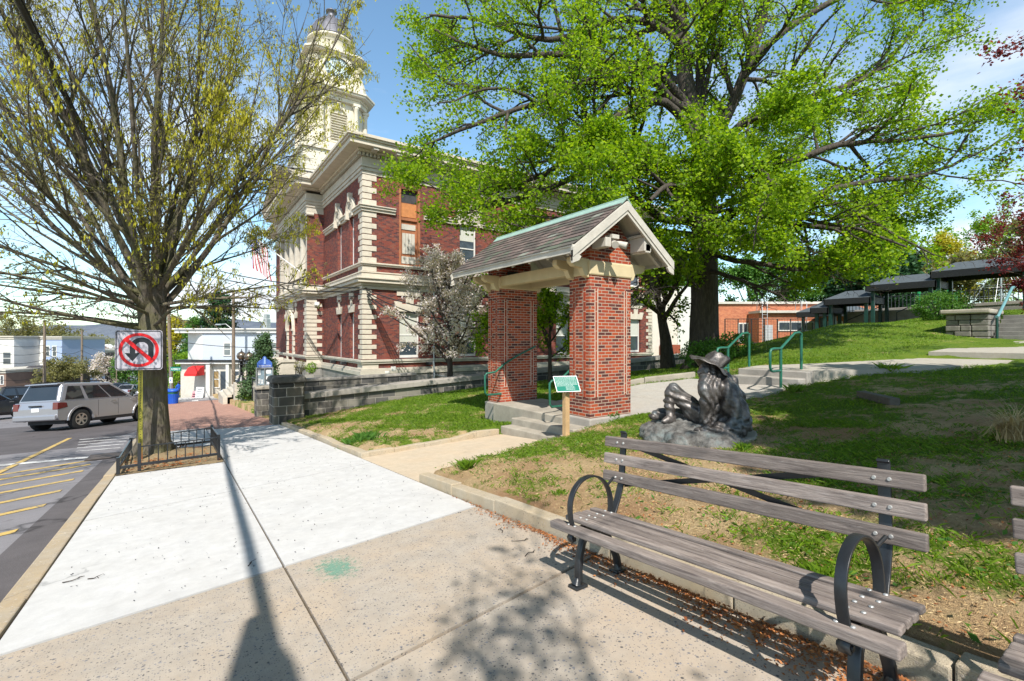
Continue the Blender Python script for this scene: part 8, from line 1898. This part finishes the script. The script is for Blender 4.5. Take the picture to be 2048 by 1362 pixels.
for x in (44.4, 48, 52):
    for y in (17, 19.4): mb = MB(); mb.box(x-.1,x+.1,y-.1,y+.1,.5,3.35); mb.obj('post', M_dgreen, wk)
fn = thing('playground_fence', (46, 4, 4), 'black picket fence along the top of the stone wall by the playground', 'fence')
mb = MB(); mb.bar((46.2,-6,5.15),(46.2,18,4.7),.05,.05); mb.obj('rail', M_black, fn); mb = MB(); mb.bar((46.2,-6,4.2),(46.2,18,3.75),.05,.05); mb.obj('rail', M_black, fn)
mb = MB(); y = -6
while y < 18: mb.box(46.18,46.22,y,y+.04,4.1-(y+6)*.019,5.25-(y+6)*.019); y += .24
mb.obj('pickets', M_black, fn)
stone_wall('hill_stone_wall', [(45.6,16),(45.6,-7)], .5, lambda x, y: 4.0-(y+6)*.019, lambda x, y: 1.5, M_granite, 'stone retaining wall behind the highest part of the walkway', caph=.22)
mb = MB(); mb.box(43.9,44.2,11,16,2.0,3.6); rwp = thing('ramp_wall', (44,13,2.4), 'tan concrete ramp wall behind the walkway posts', 'wall'); mb.obj('wall_body', M_conc, rwp)
ra = thing('ramp_railing', (43.2, 13, 3), 'black pipe railing on the ramp beside the walkway', 'handrail'); mb = MB(); mb.tube([(43.6,15.8,2.2),(43.6,15.8,2.9),(43.6,13.6,3.9),(43.6,13.2,3.9),(43.6,13.2,2.9)], .035, 6); mb.tube([(43.6,12.6,2.7),(43.6,12.6,3.4),(43.6,11.0,4.2),(43.6,10.6,4.2),(43.6,10.6,3.0)], .035, 6); parts(mb, 'rail', M_black, ra)
# playground
pg = thing('climbing_frame', (50, 11, 3.6), 'bright green climbing frame posts and panels of the playground', 'play equipment'); M_pg = flat('bright_green_play_paint', (.02,.30,.10), .4)
for (px, ya, yb_, w) in ((1838,560,640,.16),(1868,562,612,.5),(1887,563,604,.18),(1897,572,604,.16),(1912,584,606,.2)):
    p = at(px, HY, 50); za, zb_ = EYE+(HY-ya)/F_PX*50, EYE+(HY-yb_)/F_PX*50; mb = MB(); mb.box(p[0]-w/2,p[0]+w/2,p[1]-.1,p[1]+.1,zb_-1,za); mb.obj('post', M_pg, pg)
p = at(1860, HY, 51); mb = MB(); mb.box(p[0]-1.5,p[0]+2.0,p[1]-.1,p[1]+.1,5.6,5.75); mb.obj('beam', M_pg, pg)
rp_ = thing('rope_pyramid', tuple(float(v) for v in at(2002,HY,52)), 'rope climbing pyramid of the playground behind the fence', 'play equipment'); c = at(2002, HY, 52); top = Vector((float(c[0]), float(c[1]), 10.2))
mb = MB(); mb.tube([(top.x,top.y,4),tuple(top)], .09, 8); mb.obj('mast', M_steel, rp_); mb = MB()
for k in range(8):
    a = k*math.pi/4; f = Vector((top.x+3.4*math.cos(a), top.y+3.4*math.sin(a), 4.2)); mb.tube([top, f], .03, 4)
for s_ in (.3,.5,.7,.88): mb.tube([(top.x+3.4*s_*math.cos(k*math.pi/4), top.y+3.4*s_*math.sin(k*math.pi/4), top.z+(4.2-top.z)*s_) for k in range(9)], .025, 4)
mb.obj('rope_net', M_steel, rp_)
# grey stairs at the right edge with stone pier and rail
sr = thing('hill_stairs', (26, 2, 1.4), 'broad grey stone stairs climbing the hill at the right edge', 'stairs'); mb = MB()
for k in range(6): mb.box(26.0+k*.36, 29.5, -2.5, 4.5, .8-.001*k, 1.42+(k+1)*.17)
mb.obj('steps', flat('dark_grey_stone', (.20,.19,.17), .9, var=.2, sc=3, bmp=.3, dirt=.3), sr, bevel=.015)  # dark grey stone with mottled dirt
pi = thing('stair_pier', (26.3, 5.1, 1.4), 'rough fieldstone pier with a flat rock cap beside the hill stairs', 'pier')
M_field = flat('fieldstone', (.20,.185,.16), .95, var=.4, sc=3, bmp=.8, dirt=.5)
rk_ = random.Random(6)
mb = MB(); z = .9
while z < 2.35:
    y = 4.53
    while y < 5.75:
        w = rk_.uniform(.3,.55); h_ = .22; mb.box(25.6+rk_.uniform(-.05,.05),27.6,y,min(y+w-.02,5.8),z,z+h_-.015); y += w
    z += .22
mb.obj('stones', M_field, pi, bevel=.03); mb = MB(); mb.box(25.45,27.7,4.45,5.95,2.46,2.64); mb.obj('cap_rock', M_conc, pi, bevel=.05)
hr = thing('hill_stair_rail', (26, 4.35, 1.5), 'pale blue green handrail rising up the hill stairs', 'handrail'); mb = MB(); mb.tube([(25.9,4.35,1.45),(25.9,4.35,2.35)], .045, 6); mb.obj('post', M_dgreen, hr); mb = MB(); mb.tube([(25.85,4.35,2.32),(26.1,4.35,2.36),(28.6,4.35,3.62),(28.9,4.35,3.65)], .05, 8); mb.obj('rail', flat('weathered_blue_green_paint', (.14,.30,.32), .4), hr)
# ground boulders near the shrub
p = at(1917, 657, 20.5); bo = thing('boulder', (float(p[0]), float(p[1]), Hf(p[0],p[1])), 'flat boulder in shade below the hill shrub', 'rock'); mb = MB(); mb.ball((float(p[0]),float(p[1]),Hf(p[0],p[1])+.05), .5, 14, (1.2,.8,.5)); k_ = mb.obj('rock', M_field, bo); displace(k_, lambda c: np.array([.12*mnoise.noise(Vector(q_)*2.5) for q_ in c]))
